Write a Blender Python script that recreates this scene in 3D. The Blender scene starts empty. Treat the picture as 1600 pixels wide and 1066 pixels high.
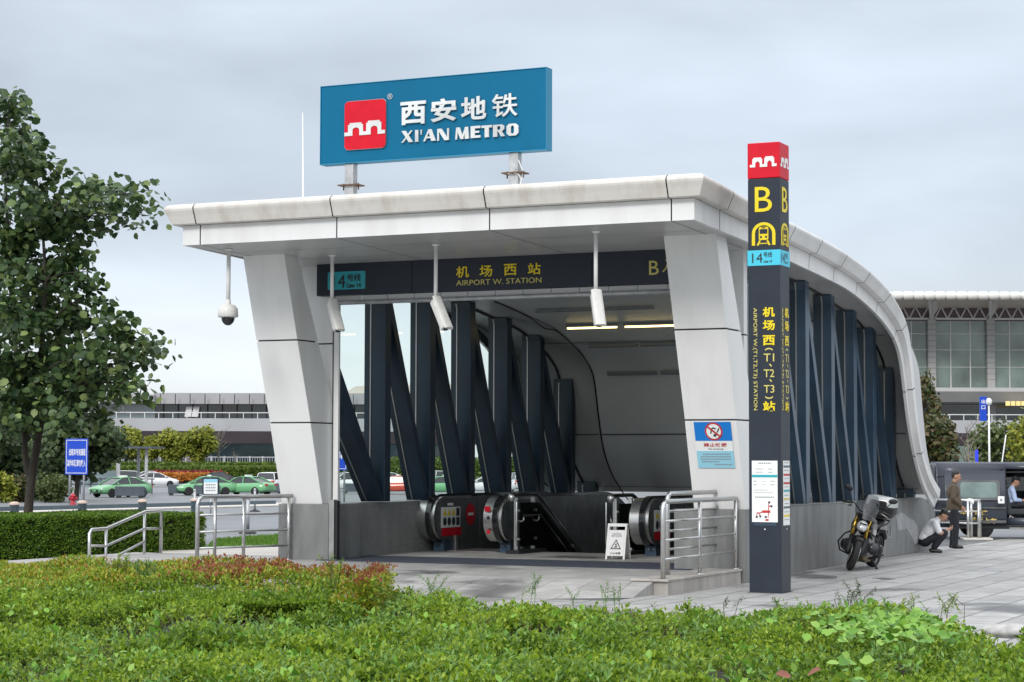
import bpy, math, random
import numpy as np
from mathutils import Vector, Matrix
sc = bpy.context.scene
R_ = math.radians
# ---------------------------------------------------------------- camera, sky, sun, exposure
CF, CP, CR, CH = 3199.8, 0.058915, 0.002697, 1.95      # focal length in px of a 1600 px wide frame, pitch, roll, height
cp_, sp_, cr_, sr_ = math.cos(CP), math.sin(CP), math.cos(CR), math.sin(CR)
CFW = Vector((0, cp_, sp_)); _r0 = Vector((1, 0, 0)); _u0 = Vector((0, -sp_, cp_))
CRT = _r0*cr_ + _u0*sr_; CUP = _u0*cr_ - _r0*sr_
cam = bpy.data.cameras.new('camera'); camo = bpy.data.objects.new('camera', cam)
sc.collection.objects.link(camo); sc.camera = camo
cam.sensor_width = 36; cam.lens = CF*36/1600; cam.clip_start = .1; cam.clip_end = 6000
camo.matrix_world = Matrix(((CRT.x, CUP.x, -CFW.x, 0), (CRT.y, CUP.y, -CFW.y, 0), (CRT.z, CUP.z, -CFW.z, CH), (0, 0, 0, 1)))
SUN_EL, SUN_AZ = R_(34), R_(203)          # behind the camera, a little to the left
w = bpy.data.worlds.new("World"); sc.world = w; w.use_nodes = True
wn = w.node_tree; wn.nodes.clear()
def WN(t, **k):
    n = wn.nodes.new(t)
    for a, b in k.items(): setattr(n, a, b)
    return n
wo = WN('ShaderNodeOutputWorld'); wb = WN('ShaderNodeBackground'); wb2 = WN('ShaderNodeBackground'); wa = WN('ShaderNodeMixShader')
sky = WN('ShaderNodeTexSky', sky_type='NISHITA', sun_disc=False, sun_elevation=SUN_EL, sun_rotation=SUN_AZ)
wn.links.new(sky.outputs[0], wb.inputs[0]); wb.inputs[1].default_value = .10
wt = WN('ShaderNodeTexCoord'); wsep = WN('ShaderNodeSeparateXYZ'); wn.links.new(wt.outputs['Generated'], wsep.inputs[0])
wr = WN('ShaderNodeValToRGB'); el = wr.color_ramp.elements
el[0].position = 0; el[0].color = (.80, .845, .885, 1); el[1].position = 1; el[1].color = (1.75, 1.80, 1.86, 1)
for p_, c_ in ((.045, (.74, .79, .835)), (.10, (.60, .665, .75)), (.16, (.565, .635, .725)), (.23, (.60, .665, .745)), (.34, (.80, .85, .90)), (.6, (1.35, 1.39, 1.44))):
    e_ = el.new(p_); e_.color = (*c_, 1)
wn.links.new(wsep.outputs['Z'], wr.inputs[0])
wm = WN('ShaderNodeMapping'); wm.inputs['Scale'].default_value = (1, 1, 3.2); wn.links.new(wt.outputs['Generated'], wm.inputs[0])
def cloud(scale, detail, lo, hi, seed):
    n = WN('ShaderNodeTexNoise'); n.inputs['Scale'].default_value = scale; n.inputs['Detail'].default_value = detail
    n.inputs['Roughness'].default_value = .45; n.inputs['Distortion'].default_value = .3
    m = WN('ShaderNodeMapping'); m.inputs['Location'].default_value = (seed, seed*.7, seed*1.3)
    wn.links.new(wm.outputs[0], m.inputs[0]); wn.links.new(m.outputs[0], n.inputs[0])
    r = WN('ShaderNodeMapRange'); r.inputs[1].default_value = .3; r.inputs[2].default_value = .7; r.inputs[3].default_value = lo; r.inputs[4].default_value = hi
    wn.links.new(n.outputs[0], r.inputs[0]); return r
c1 = cloud(4.8, 7, .80, 1.16, 3.1); c2 = cloud(2.0, 2, .90, 1.08, 8.2)
mm = WN('ShaderNodeMath', operation='MULTIPLY'); wn.links.new(c1.outputs[0], mm.inputs[0]); wn.links.new(c2.outputs[0], mm.inputs[1])
vm = WN('ShaderNodeVectorMath', operation='SCALE'); wn.links.new(wr.outputs[0], vm.inputs[0]); wn.links.new(mm.outputs[0], vm.inputs['Scale'])
wn.links.new(vm.outputs[0], wb2.inputs[0]); wb2.inputs[1].default_value = 1.0
wa.inputs[0].default_value = .90
wn.links.new(wb.outputs[0], wa.inputs[1]); wn.links.new(wb2.outputs[0], wa.inputs[2]); wn.links.new(wa.outputs[0], wo.inputs[0])
sl = bpy.data.lights.new('sun', 'SUN'); sl.energy = 1.5; sl.angle = R_(16); sl.color = (1, .97, .93)
so = bpy.data.objects.new('sun', sl); sc.collection.objects.link(so)
so.rotation_euler = (R_(90)-SUN_EL, 0, math.pi - SUN_AZ)
sc.view_settings.view_transform = 'Standard'; sc.view_settings.look = 'None'; sc.view_settings.exposure = .27; sc.view_settings.gamma = 1
try: sc.view_settings.use_curve_mapping = False
except Exception: pass
sc.cycles.max_bounces = 12; sc.cycles.diffuse_bounces = 6; sc.cycles.transparent_max_bounces = 24; sc.cycles.use_denoising = True
sc.cycles.caustics_reflective = False; sc.cycles.caustics_refractive = False
# ---------------------------------------------------------------- places: pixel of the 1600 x 1066 frame -> point of the scene
def ray(x, y): return CRT*((x-800)/CF) + CFW - CUP*((y-533)/CF)
def onz(x, y, z=0.0):
    d = ray(x, y); t = (z-CH)/d.z; return Vector((d.x*t, d.y*t, z))
def onY(x, y, Y):
    d = ray(x, y); t = Y/d.y; return Vector((d.x*t, Y, CH + d.z*t))
def gz(Y): return 0.0 if Y < 62 else max(-.7, -(Y-62)*.0085)
def grd(x, y):                       # where the sight line meets the (gently falling) ground
    d = ray(x, y); p = onz(x, y, -.7)
    for _ in range(40):
        p = onz(x, y, gz(p.y))
    return p
TH = 0.438357; OX, OY = 3.769, 33.190            # the metro entrance: its right front plinth corner and its turn
def Wd(a, b, z=0.0):
    return Vector((OX + a*math.cos(TH) + b*math.sin(TH), OY - a*math.sin(TH) + b*math.cos(TH), z))
# ---------------------------------------------------------------- mesh builder
class MB:
    def __init__(s): s.v = []; s.f = []; s.mi = []; s.sm = []; s.cur = 0; s.smooth = False; s.M = None
    def add(s, vs, fs, mi=None, smooth=None):
        o = len(s.v)
        for p in vs:
            p = Vector(p)
            if s.M is not None: p = s.M @ p
            s.v.append((p.x, p.y, p.z))
        for f in fs:
            s.f.append([o+i for i in f]); s.mi.append(s.cur if mi is None else mi); s.sm.append(s.smooth if smooth is None else smooth)
        return s
    def box(s, x0, x1, y0, y1, z0, z1, mi=None):
        vs = [(x, y, z) for z in (z0, z1) for y in (y0, y1) for x in (x0, x1)]
        return s.add(vs, [(0, 2, 3, 1), (4, 5, 7, 6), (0, 1, 5, 4), (2, 6, 7, 3), (0, 4, 6, 2), (1, 3, 7, 5)], mi, False)
    def bar(s, p, q, wd, ht, up=(0, 0, 1), mi=None):       # rectangular beam from p to q
        p, q = Vector(p), Vector(q); d = (q-p).normalized(); x = d.cross(Vector(up))
        if x.length < 1e-4: x = d.cross(Vector((1, 0, 0)))
        x.normalize(); y = x.cross(d).normalized()
        vs = [c + x*(sx*wd/2) + y*(sy*ht/2) for c in (p, q) for sy in (-1, 1) for sx in (-1, 1)]
        return s.add(vs, [(0, 2, 3, 1), (4, 5, 7, 6), (0, 1, 5, 4), (2, 6, 7, 3), (0, 4, 6, 2), (1, 3, 7, 5)], mi, False)
    def tube(s, pts, r, n=10, caps=True, mi=None, closed=False):
        pts = [Vector(p) for p in pts]; m = len(pts); rs = r if isinstance(r, (list, tuple)) else [r]*m
        vs = []; fs = []; prev = None
        for i, p in enumerate(pts):
            if closed: d = pts[(i+1) % m] - pts[i-1]
            else: d = pts[min(i+1, m-1)] - pts[max(i-1, 0)]
            d.normalize()
            if prev is None:
                x = d.cross(Vector((0, 0, 1)))
                if x.length < 1e-3: x = d.cross(Vector((0, 1, 0)))
            else: x = prev - d*prev.dot(d)
            x.normalize(); prev = x; y = d.cross(x)
            vs += [p + (x*math.cos(2*math.pi*k/n) + y*math.sin(2*math.pi*k/n))*rs[i] for k in range(n)]
        for i in range(m if closed else m-1):
            for k in range(n):
                a, b = i*n+k, i*n+(k+1) % n; j = ((i+1) % m)*n
                fs.append((a, b, j+(k+1) % n, j+k))
        if caps and not closed: fs += [tuple(range(n-1, -1, -1)), tuple((m-1)*n+k for k in range(n))]
        s.add(vs, fs, mi, True)
        if caps and not closed: s.sm[-1] = s.sm[-2] = False
        return s
    def lathe(s, prof, c=(0, 0, 0), ax=(0, 0, 1), n=20, mi=None, smooth=True):     # prof: (radius, height along axis)
        ax = Vector(ax).normalized(); x = ax.cross(Vector((0, 0, 1)))
        if x.length < 1e-3: x = Vector((1, 0, 0))
        x.normalize(); y = ax.cross(x); c = Vector(c); vs = []; fs = []
        for r, h in prof: vs += [c + ax*h + (x*math.cos(2*math.pi*k/n) + y*math.sin(2*math.pi*k/n))*r for k in range(n)]
        m = len(prof)
        for i in range(m-1):
            for k in range(n): fs.append((i*n+k, i*n+(k+1) % n, (i+1)*n+(k+1) % n, (i+1)*n+k))
        s.add(vs, fs, mi, smooth)
        if prof[0][0] > 1e-4: s.add(vs[:n], [tuple(range(n-1, -1, -1))], mi, False)
        if prof[-1][0] > 1e-4: s.add(vs[-n:], [tuple(range(n))], mi, False)
        return s
    def ball(s, c, r, n=14, m=9, mi=None, rot=None):
        r = (r, r, r) if not isinstance(r, (list, tuple)) else r; c = Vector(c); vs = []; fs = []
        for i in range(m+1):
            t = math.pi*i/m
            for k in range(n):
                p = Vector((r[0]*math.sin(t)*math.cos(2*math.pi*k/n), r[1]*math.sin(t)*math.sin(2*math.pi*k/n), r[2]*math.cos(t)))
                vs.append(c + (rot @ p if rot else p))
        for i in range(m):
            for k in range(n): fs.append((i*n+k, (i+1)*n+k, (i+1)*n+(k+1) % n, i*n+(k+1) % n))
        return s.add(vs, fs, mi, True)
    def cap(s, p, q, r0, r1, n=12):                                                     # tapered limb with round ends
        p, q = Vector(p), Vector(q)
        s.tube([p, q], [r0, r1], n); s.ball(p, r0, n, 8); s.ball(q, r1, n, 8); return s
    def prism(s, poly, o=(0, 0, 0), x=(1, 0, 0), y=(0, 1, 0), d=(0, 0, 1), mi=None):    # flat outline in (x, y) drawn out along d
        o, x, y, d = map(Vector, (o, x, y, d)); n = len(poly)
        vs = [o + x*p[0] + y*p[1] for p in poly]; vs += [p + d for p in vs]
        if sum(poly[i-1][0]*poly[i][1] - poly[i][0]*poly[i-1][1] for i in range(n)) * (x.cross(y).dot(d)) < 0:
            fs = [tuple(range(n)), tuple(range(2*n-1, n-1, -1))] + [(i, n+i, n+(i+1) % n, (i+1) % n) for i in range(n)]
        else:
            fs = [tuple(range(n-1, -1, -1)), tuple(range(n, 2*n))] + [(i, (i+1) % n, n+(i+1) % n, n+i) for i in range(n)]
        return s.add(vs, fs, mi, False)
    def strip(s, rows, mi=None, smooth=True):                                           # rows of points -> quads
        n = len(rows[0]); vs = [p for r in rows for p in r]
        return s.add(vs, [(i*n+k, i*n+k+1, (i+1)*n+k+1, (i+1)*n+k) for i in range(len(rows)-1) for k in range(n-1)], mi, smooth)
    def text(s, body, c, x, y, wd=None, ht=None, dep=.004, bold=0.0, mi=None, shear=0.0):   # lettering centred on c, fitted into wd x ht
        cu = bpy.data.curves.new('t', 'FONT'); cu.body = body; cu.size = 1; cu.offset = bold; cu.shear = shear; cu.resolution_u = 3
        ob = bpy.data.objects.new('t', cu); sc.collection.objects.link(ob); dg = bpy.context.evaluated_depsgraph_get()
        me = ob.evaluated_get(dg).to_mesh()
        vs = [v.co.copy() for v in me.vertices]; fs = [tuple(p.vertices) for p in me.polygons]
        ob.evaluated_get(dg).to_mesh_clear(); bpy.data.objects.remove(ob); bpy.data.curves.remove(cu)
        if not vs: return s
        x0, x1 = min(v.x for v in vs), max(v.x for v in vs); y0, y1 = min(v.y for v in vs), max(v.y for v in vs)
        kx = wd/(x1-x0) if wd else None; ky = ht/(y1-y0) if ht else None
        kx = kx or ky; ky = ky or kx
        x, y, c = Vector(x).normalized(), Vector(y).normalized(), Vector(c); nn = x.cross(y)
        P = [c + x*((v.x-(x0+x1)/2)*kx) + y*((v.y-(y0+y1)/2)*ky) for v in vs]
        s.add([p + nn*dep for p in P], fs, mi, False)
        # thin sides along the outline
        cnt = {}
        for f in fs:
            for i in range(len(f)):
                a, b = f[i], f[(i+1) % len(f)]; cnt[(a, b)] = cnt.get((a, b), 0) + 1
        ed = [(a, b) for (a, b) in cnt if (b, a) not in cnt]
        if ed and dep > .003:
            q = []; g = []
            for a, b in ed:
                o = len(q); q += [P[a], P[b], P[b] + nn*dep, P[a] + nn*dep]; g.append((o, o+1, o+2, o+3))
            s.add(q, g, mi, False)
        return s
    def build(s, name, mats, parent=None, bevel=0, seg=2, auto=None):
        me = bpy.data.meshes.new(name); me.from_pydata(s.v, [], s.f)
        for m in (mats if isinstance(mats, (list, tuple)) else [mats]): me.materials.append(m)
        if len(me.polygons) == len(s.f):
            me.polygons.foreach_set('material_index', s.mi); me.polygons.foreach_set('use_smooth', s.sm)
        me.update()
        o = bpy.data.objects.new(name, me); sc.collection.objects.link(o)
        if parent: o.parent = parent
        if bevel:
            b = o.modifiers.new('bevel', 'BEVEL'); b.width = bevel; b.segments = seg; b.limit_method = 'ANGLE'; b.angle_limit = R_(40)
        return o
def tag(o, label=None, cat=None, group=None, kind=None):
    if label: o['label'] = label
    if cat: o['category'] = cat
    if group: o['group'] = group
    if kind: o['kind'] = kind
    return o
def empty(name, loc, rz=0.0, label=None, cat=None, group=None):
    o = bpy.data.objects.new(name, None); sc.collection.objects.link(o); o.empty_display_size = .3
    o.location = loc; o.rotation_euler = (0, 0, rz); return tag(o, label, cat, group)
def copy_tree(o, parent=None):
    c = o.copy(); sc.collection.objects.link(c)
    if parent: c.parent = parent
    for ch in [k for k in bpy.data.objects if k.parent == o]: copy_tree(ch, c)
    return c
# ---------------------------------------------------------------- materials
def mat(name, col, rough=.5, metal=0.0, var=.0, vscale=3.0, bump=0.0, bscale=20.0, col2=None, detail=4, stretch=None, spec=None, alpha=None, coat=0, emit=None, emits=1.0):
    m = bpy.data.materials.new(name); m.use_nodes = True; nt = m.node_tree; b = nt.nodes['Principled BSDF']
    b.inputs['Base Color'].default_value = (*col, 1); b.inputs['Roughness'].default_value = rough; b.inputs['Metallic'].default_value = metal
    if spec is not None: b.inputs['Specular IOR Level'].default_value = spec
    if coat: b.inputs['Coat Weight'].default_value = coat; b.inputs['Coat Roughness'].default_value = .06
    if emit: b.inputs['Emission Color'].default_value = (*emit, 1); b.inputs['Emission Strength'].default_value = emits
    tc = nt.nodes.new('ShaderNodeTexCoord'); mp = nt.nodes.new('ShaderNodeMapping'); nt.links.new(tc.outputs['Object'], mp.inputs[0])
    if stretch: mp.inputs['Scale'].default_value = stretch
    if var or col2:
        n = nt.nodes.new('ShaderNodeTexNoise'); n.inputs['Scale'].default_value = vscale; n.inputs['Detail'].default_value = detail; nt.links.new(mp.outputs[0], n.inputs[0])
        r = nt.nodes.new('ShaderNodeValToRGB'); r.color_ramp.elements[0].position = .32; r.color_ramp.elements[1].position = .68
        c2 = col2 or tuple(min(1, c*(1+var)) for c in col); c1 = col if col2 else tuple(c*(1-var) for c in col)
        r.color_ramp.elements[0].color = (*c1, 1); r.color_ramp.elements[1].color = (*c2, 1)
        nt.links.new(n.outputs[0], r.inputs[0]); nt.links.new(r.outputs[0], b.inputs['Base Color'])
        rr = nt.nodes.new('ShaderNodeMapRange'); rr.inputs[3].default_value = rough*.85; rr.inputs[4].default_value = min(1, rough*1.2)
        nt.links.new(n.outputs[0], rr.inputs[0]); nt.links.new(rr.outputs[0], b.inputs['Roughness'])
    if bump:
        n2 = nt.nodes.new('ShaderNodeTexNoise'); n2.inputs['Scale'].default_value = bscale; n2.inputs['Detail'].default_value = 5; nt.links.new(mp.outputs[0], n2.inputs[0])
        bp = nt.nodes.new('ShaderNodeBump'); bp.inputs['Strength'].default_value = bump; bp.inputs['Distance'].default_value = .02
        nt.links.new(n2.outputs[0], bp.inputs['Height']); nt.links.new(bp.outputs[0], b.inputs['Normal'])
    return m
def glassmat(name, tint, refl=.9, rough=.02, trans=1.0, fres=1.45):
    m = bpy.data.materials.new(name); m.use_nodes = True; nt = m.node_tree; nt.nodes.clear()
    o = nt.nodes.new('ShaderNodeOutputMaterial'); t = nt.nodes.new('ShaderNodeBsdfTransparent'); g = nt.nodes.new('ShaderNodeBsdfGlossy')
    fr = nt.nodes.new('ShaderNodeFresnel'); fr.inputs[0].default_value = fres; mx = nt.nodes.new('ShaderNodeMixShader')
    t.inputs[0].default_value = (*tint, 1); g.inputs[0].default_value = (refl, refl, refl, 1); g.inputs[1].default_value = rough
    nt.links.new(fr.outputs[0], mx.inputs[0]); nt.links.new(t.outputs[0], mx.inputs[1]); nt.links.new(g.outputs[0], mx.inputs[2]); nt.links.new(mx.outputs[0], o.inputs[0])
    return m
def leafmat(name, cols, patch=None, pscale=.6, rough=.45, trans=.25):
    m = bpy.data.materials.new(name); m.use_nodes = True; nt = m.node_tree; b = nt.nodes['Principled BSDF']; out = nt.nodes['Material Output']
    g = nt.nodes.new('ShaderNodeNewGeometry'); r = nt.nodes.new('ShaderNodeValToRGB'); r.color_ramp.interpolation = 'LINEAR'
    e = r.color_ramp.elements; k = len(cols)
    e[0].position = 0; e[0].color = (*cols[0], 1); e[1].position = 1; e[1].color = (*cols[-1], 1)
    for i in range(1, k-1): q = e.new(i/(k-1)); q.color = (*cols[i], 1)
    nt.links.new(g.outputs['Random Per Island'], r.inputs[0]); c = r.outputs[0]
    if patch:
        tc = nt.nodes.new('ShaderNodeTexCoord'); n = nt.nodes.new('ShaderNodeTexNoise'); n.inputs['Scale'].default_value = pscale; n.inputs['Detail'].default_value = 3
        nt.links.new(tc.outputs['Object'], n.inputs[0]); rp = nt.nodes.new('ShaderNodeValToRGB'); rp.color_ramp.elements[0].position = .40; rp.color_ramp.elements[1].position = .62
        rp.color_ramp.elements[0].color = (1, 1, 1, 1); rp.color_ramp.elements[1].color = (*patch, 1); nt.links.new(n.outputs[0], rp.inputs[0])
        mx = nt.nodes.new('ShaderNodeMix'); mx.data_type = 'RGBA'; mx.blend_type = 'MULTIPLY'; mx.inputs[0].default_value = 1
        nt.links.new(c, mx.inputs[6]); nt.links.new(rp.outputs[0], mx.inputs[7]); c = mx.outputs[2]
    nt.links.new(c, b.inputs['Base Color']); b.inputs['Roughness'].default_value = rough; b.inputs['Specular IOR Level'].default_value = .35
    t = nt.nodes.new('ShaderNodeBsdfTranslucent'); nt.links.new(c, t.inputs[0]); ms = nt.nodes.new('ShaderNodeMixShader'); ms.inputs[0].default_value = trans
    nt.links.new(b.outputs[0], ms.inputs[1]); nt.links.new(t.outputs[0], ms.inputs[2]); nt.links.new(ms.outputs[0], out.inputs[0])
    return m
def granite(name, c1, c2, speck=220., streak=.25, rough=.5):
    m = bpy.data.materials.new(name); m.use_nodes = True; nt = m.node_tree; b = nt.nodes['Principled BSDF']
    tc = nt.nodes.new('ShaderNodeTexCoord'); n = nt.nodes.new('ShaderNodeTexNoise'); n.inputs['Scale'].default_value = speck; n.inputs['Detail'].default_value = 2
    nt.links.new(tc.outputs['Object'], n.inputs[0]); r = nt.nodes.new('ShaderNodeValToRGB'); r.color_ramp.elements[0].position = .35; r.color_ramp.elements[1].position = .65
    r.color_ramp.elements[0].color = (*c1, 1); r.color_ramp.elements[1].color = (*c2, 1); nt.links.new(n.outputs[0], r.inputs[0])
    mp = nt.nodes.new('ShaderNodeMapping'); mp.inputs['Scale'].default_value = (3.2, 3.2, .8); nt.links.new(tc.outputs['Object'], mp.inputs[0])
    s = nt.nodes.new('ShaderNodeTexNoise'); s.inputs['Scale'].default_value = 1.2; s.inputs['Detail'].default_value = 6; nt.links.new(mp.outputs[0], s.inputs[0])
    sr = nt.nodes.new('ShaderNodeMapRange'); sr.inputs[1].default_value = .35; sr.inputs[2].default_value = .65; sr.inputs[3].default_value = 1-streak; sr.inputs[4].default_value = 1+streak*.6
    nt.links.new(s.outputs[0], sr.inputs[0])
    mx = nt.nodes.new('ShaderNodeVectorMath'); mx.operation = 'SCALE'; nt.links.new(r.outputs[0], mx.inputs[0]); nt.links.new(sr.outputs[0], mx.inputs['Scale'])
    nt.links.new(mx.outputs[0], b.inputs['Base Color']); b.inputs['Roughness'].default_value = rough
    return m
def panelmat(name, col, stain, amount=.5, rough=.38, sx=(.9, .9, .12)):          # coated metal cladding with rain streaks
    m = bpy.data.materials.new(name); m.use_nodes = True; nt = m.node_tree; b = nt.nodes['Principled BSDF']
    tc = nt.nodes.new('ShaderNodeTexCoord'); mp = nt.nodes.new('ShaderNodeMapping'); mp.inputs['Scale'].default_value = sx; nt.links.new(tc.outputs['Object'], mp.inputs[0])
    n = nt.nodes.new('ShaderNodeTexNoise'); n.inputs['Scale'].default_value = 2.2; n.inputs['Detail'].default_value = 8; n.inputs['Roughness'].default_value = .6; nt.links.new(mp.outputs[0], n.inputs[0])
    r = nt.nodes.new('ShaderNodeMapRange'); r.inputs[1].default_value = .46; r.inputs[2].default_value = .72; r.inputs[3].default_value = 0; r.inputs[4].default_value = amount; nt.links.new(n.outputs[0], r.inputs[0])
    mx = nt.nodes.new('ShaderNodeMix'); mx.data_type = 'RGBA'; mx.inputs[6].default_value = (*col, 1); mx.inputs[7].default_value = (*stain, 1)
    nt.links.new(r.outputs[0], mx.inputs[0]); nt.links.new(mx.outputs[2], b.inputs['Base Color']); b.inputs['Roughness'].default_value = rough
    return m
M = {}
M['white'] = panelmat('white_cladding', (.75, .75, .745), (.52, .50, .47), .45)
M['cornice'] = panelmat('cornice_cladding', (.66, .635, .595), (.42, .36, .30), .6, .36, (1.6, 1.6, .2))
M['column'] = panelmat('column_cladding', (.80, .80, .79), (.54, .53, .51), .3)
M['soffit'] = mat('soffit_panel', (.52, .52, .52), .33, var=.06, vscale=1)
M['ceil'] = mat('ceiling_panel', (.76, .775, .78), .40, var=.05, vscale=.7)
M['joint'] = mat('dark_joint', (.03, .03, .035), .8)
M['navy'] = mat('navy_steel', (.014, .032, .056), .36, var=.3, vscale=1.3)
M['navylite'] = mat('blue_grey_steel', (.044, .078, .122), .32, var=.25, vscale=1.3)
M['charcoal'] = mat('charcoal_panel', (.022, .029, .043), .45, var=.1, vscale=3, spec=.3)
M['granite'] = granite('grey_granite', (.12, .125, .125), (.29, .29, .285), 100, streak=.22)
M['gdark'] = granite('dark_granite', (.12, .125, .125), (.32, .32, .315), 90, streak=.12)
M['steel'] = mat('brushed_steel', (.58, .58, .57), .30, 1.0, var=.12, vscale=6, stretch=(1, 1, 12))
M['steel_dull'] = mat('dull_steel', (.40, .40, .39), .42, .85, var=.12, vscale=5)
M['galv'] = mat('galvanised_steel', (.46, .47, .48), .5, .5, var=.18, vscale=7)
M['rust'] = mat('rusty_plate', (.14, .08, .05), .8, var=.35, vscale=18)
M['black'] = mat('black_rubber', (.012, .012, .013), .5, var=.2, vscale=9)
M['blackgloss'] = mat('gloss_black', (.010, .011, .013), .14, coat=.4)
M['dark'] = mat('dark_panel', (.115, .118, .12), .20, var=.2, vscale=3)
M['glass'] = glassmat('window_glass', (.86, .94, .91))
M['cglass'] = glassmat('clear_glass', (.72, .84, .80))
M['whitep'] = mat('white_paint', (.78, .78, .77), .4, var=.04, vscale=5)
M['offwhite'] = mat('aged_white_plastic', (.70, .69, .66), .42, var=.06, vscale=12)
M['poster'] = mat('poster_paper', (.82, .84, .83), .35)
M['red'] = mat('sign_red', (.60, .006, .022), .42, var=.06, vscale=6, spec=.25)
M['metroblue'] = mat('sign_blue', (.000, .125, .245), .5, var=.06, vscale=1.5, stretch=(1, 1, .2), spec=.2)
M['yellow'] = mat('sign_yellow', (.80, .62, .010), .4)
M['paleyel'] = mat('pale_yellow', (.62, .55, .16), .4)
M['cyan'] = mat('line_cyan', (.06, .55, .72), .4)
M['cyanD'] = mat('line_teal', (.025, .36, .42), .4)
M['roadblue'] = mat('road_sign_blue', (.006, .060, .52), .35)
M['ink'] = mat('print_black', (.02, .02, .025), .5)
M['inkgrey'] = mat('print_grey', (.25, .26, .28), .5)
M['inkred'] = mat('print_red', (.50, .03, .03), .5)
M['silverlet'] = mat('silver_letters', (.66, .67, .66), .35, .25, var=.18, vscale=1.6)
M['lamp'] = mat('lit_tube', (1, .9, .6), .5, emit=(1, .76, .30), emits=3.4)
M['seam'] = mat('panel_seam', (.15, .155, .16), .6)
M['lampoff'] = mat('unlit_tube', (.30, .32, .33), .4)
# ---------------------------------------------------------------- the setting: ground, plaza, platform, road strips
def cc(i, x, y, z): return (x, y, z)
M['asphalt'] = mat('wet_asphalt', (.10, .106, .113), .40, var=0, col2=(.19, .196, .205), vscale=.35, bump=.15, bscale=30, stretch=(.5, 2.0, 1))
HOLE = [(-8.5, 1.0), (-.28, 1.0), (-.28, 12.8), (-8.5, 12.8)]
m = MB(); h = [Wd(a, b, 0) for a, b in HOLE]
far = [Vector((-400, -40, 0)), Vector((400, -40, 0)), Vector((400, 62, 0)), Vector((-400, 62, 0))]
m.add(h + far, [(0, 4, 5, 1), (1, 5, 6, 2), (2, 6, 7, 3), (3, 7, 4, 0)])
m.add([(-400, 62, 0), (400, 62, 0), (400, 144.4, -.7), (-400, 144.4, -.7), (400, 2600, -.7), (-400, 2600, -.7), (-2600, 2600, -.7), (-2600, -40, -.7), (2600, 2600, -.7), (2600, -40, -.7)],
      [(0, 1, 2, 3), (3, 2, 4, 5)])
tag(m.build('ground', M['asphalt']), kind='structure')
def pavermat(name, base, dark, bw, bh, mortar, wet=.5, off=.5):
    m = bpy.data.materials.new(name); m.use_nodes = True; nt = m.node_tree; b = nt.nodes['Principled BSDF']
    tc = nt.nodes.new('ShaderNodeTexCoord'); mp = nt.nodes.new('ShaderNodeMapping'); mp.inputs['Rotation'].default_value = (0, 0, R_(90)); nt.links.new(tc.outputs['Object'], mp.inputs[0])
    br = nt.nodes.new('ShaderNodeTexBrick'); br.offset = off; br.inputs['Scale'].default_value = 1; br.inputs['Brick Width'].default_value = bw; br.inputs['Row Height'].default_value = bh
    br.inputs['Mortar Size'].default_value = mortar; br.inputs['Mortar Smooth'].default_value = .3; br.inputs['Color1'].default_value = (*base, 1); br.inputs['Color2'].default_value = (*[c*.76 for c in base], 1)
    br.inputs['Mortar'].default_value = (*[c*.32 for c in base], 1); br.inputs['Bias'].default_value = -.1; nt.links.new(mp.outputs[0], br.inputs[0])
    n = nt.nodes.new('ShaderNodeTexNoise'); n.inputs['Scale'].default_value = .55; n.inputs['Detail'].default_value = 6; nt.links.new(tc.outputs['Object'], n.inputs[0])
    r = nt.nodes.new('ShaderNodeMapRange'); r.inputs[1].default_value = .54; r.inputs[2].default_value = .68; r.inputs[3].default_value = 0; r.inputs[4].default_value = wet; nt.links.new(n.outputs[0], r.inputs[0])
    n3 = nt.nodes.new('ShaderNodeTexNoise'); n3.inputs['Scale'].default_value = 2.3; n3.inputs['Detail'].default_value = 10; n3.inputs['Roughness'].default_value = .68; nt.links.new(tc.outputs['Object'], n3.inputs[0])
    r3 = nt.nodes.new('ShaderNodeMapRange'); r3.inputs[1].default_value = .3; r3.inputs[2].default_value = .7; r3.inputs[3].default_value = .74; r3.inputs[4].default_value = 1.14; nt.links.new(n3.outputs[0], r3.inputs[0])
    v = nt.nodes.new('ShaderNodeVectorMath'); v.operation = 'SCALE'; nt.links.new(br.outputs[0], v.inputs[0]); nt.links.new(r3.outputs[0], v.inputs['Scale'])
    mx = nt.nodes.new('ShaderNodeMix'); mx.data_type = 'RGBA'; mx.inputs[7].default_value = (*dark, 1); nt.links.new(r.outputs[0], mx.inputs[0]); nt.links.new(v.outputs[0], mx.inputs[6])
    nt.links.new(mx.outputs[2], b.inputs['Base Color'])
    ro = nt.nodes.new('ShaderNodeMapRange'); ro.inputs[2].default_value = wet; ro.inputs[3].default_value = .62; ro.inputs[4].default_value = .22; nt.links.new(r.outputs[0], ro.inputs[0]); nt.links.new(ro.outputs[0], b.inputs['Roughness'])
    return m
M['paver'] = pavermat('plaza_paving', (.40, .395, .385), (.17, .17, .17), 1.2, .60, .02, .5)
M['platform'] = pavermat('platform_stone', (.42, .41, .395), (.11, .11, .11), .9, .6, .007, .8)
M['kerbstone'] = granite('beige_granite', (.36, .33, .30), (.50, .47, .43), streak=.25)
root = empty('plaza', (OX, OY, 0), -TH); root['kind'] = 'structure'
m = MB()
for (a0, a1, b0, b1) in ((-.28, 34, -22, 22.5), (-14, -.28, -22, -4.9), (-8.5, -.28, 12.8, 16)):
    m.box(a0, a1, b0, b1, -.12, .005)
tag(m.build('plaza_paving', M['paver'], root))
root = empty('platform', (OX, OY, 0), -TH); root['kind'] = 'structure'
m = MB(); m.box(-12.6, -.30, -3.35, 1.0, -.05, .2); m.box(-7.93, -.85, 1.0, 4.9, -.05, .2)
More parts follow.
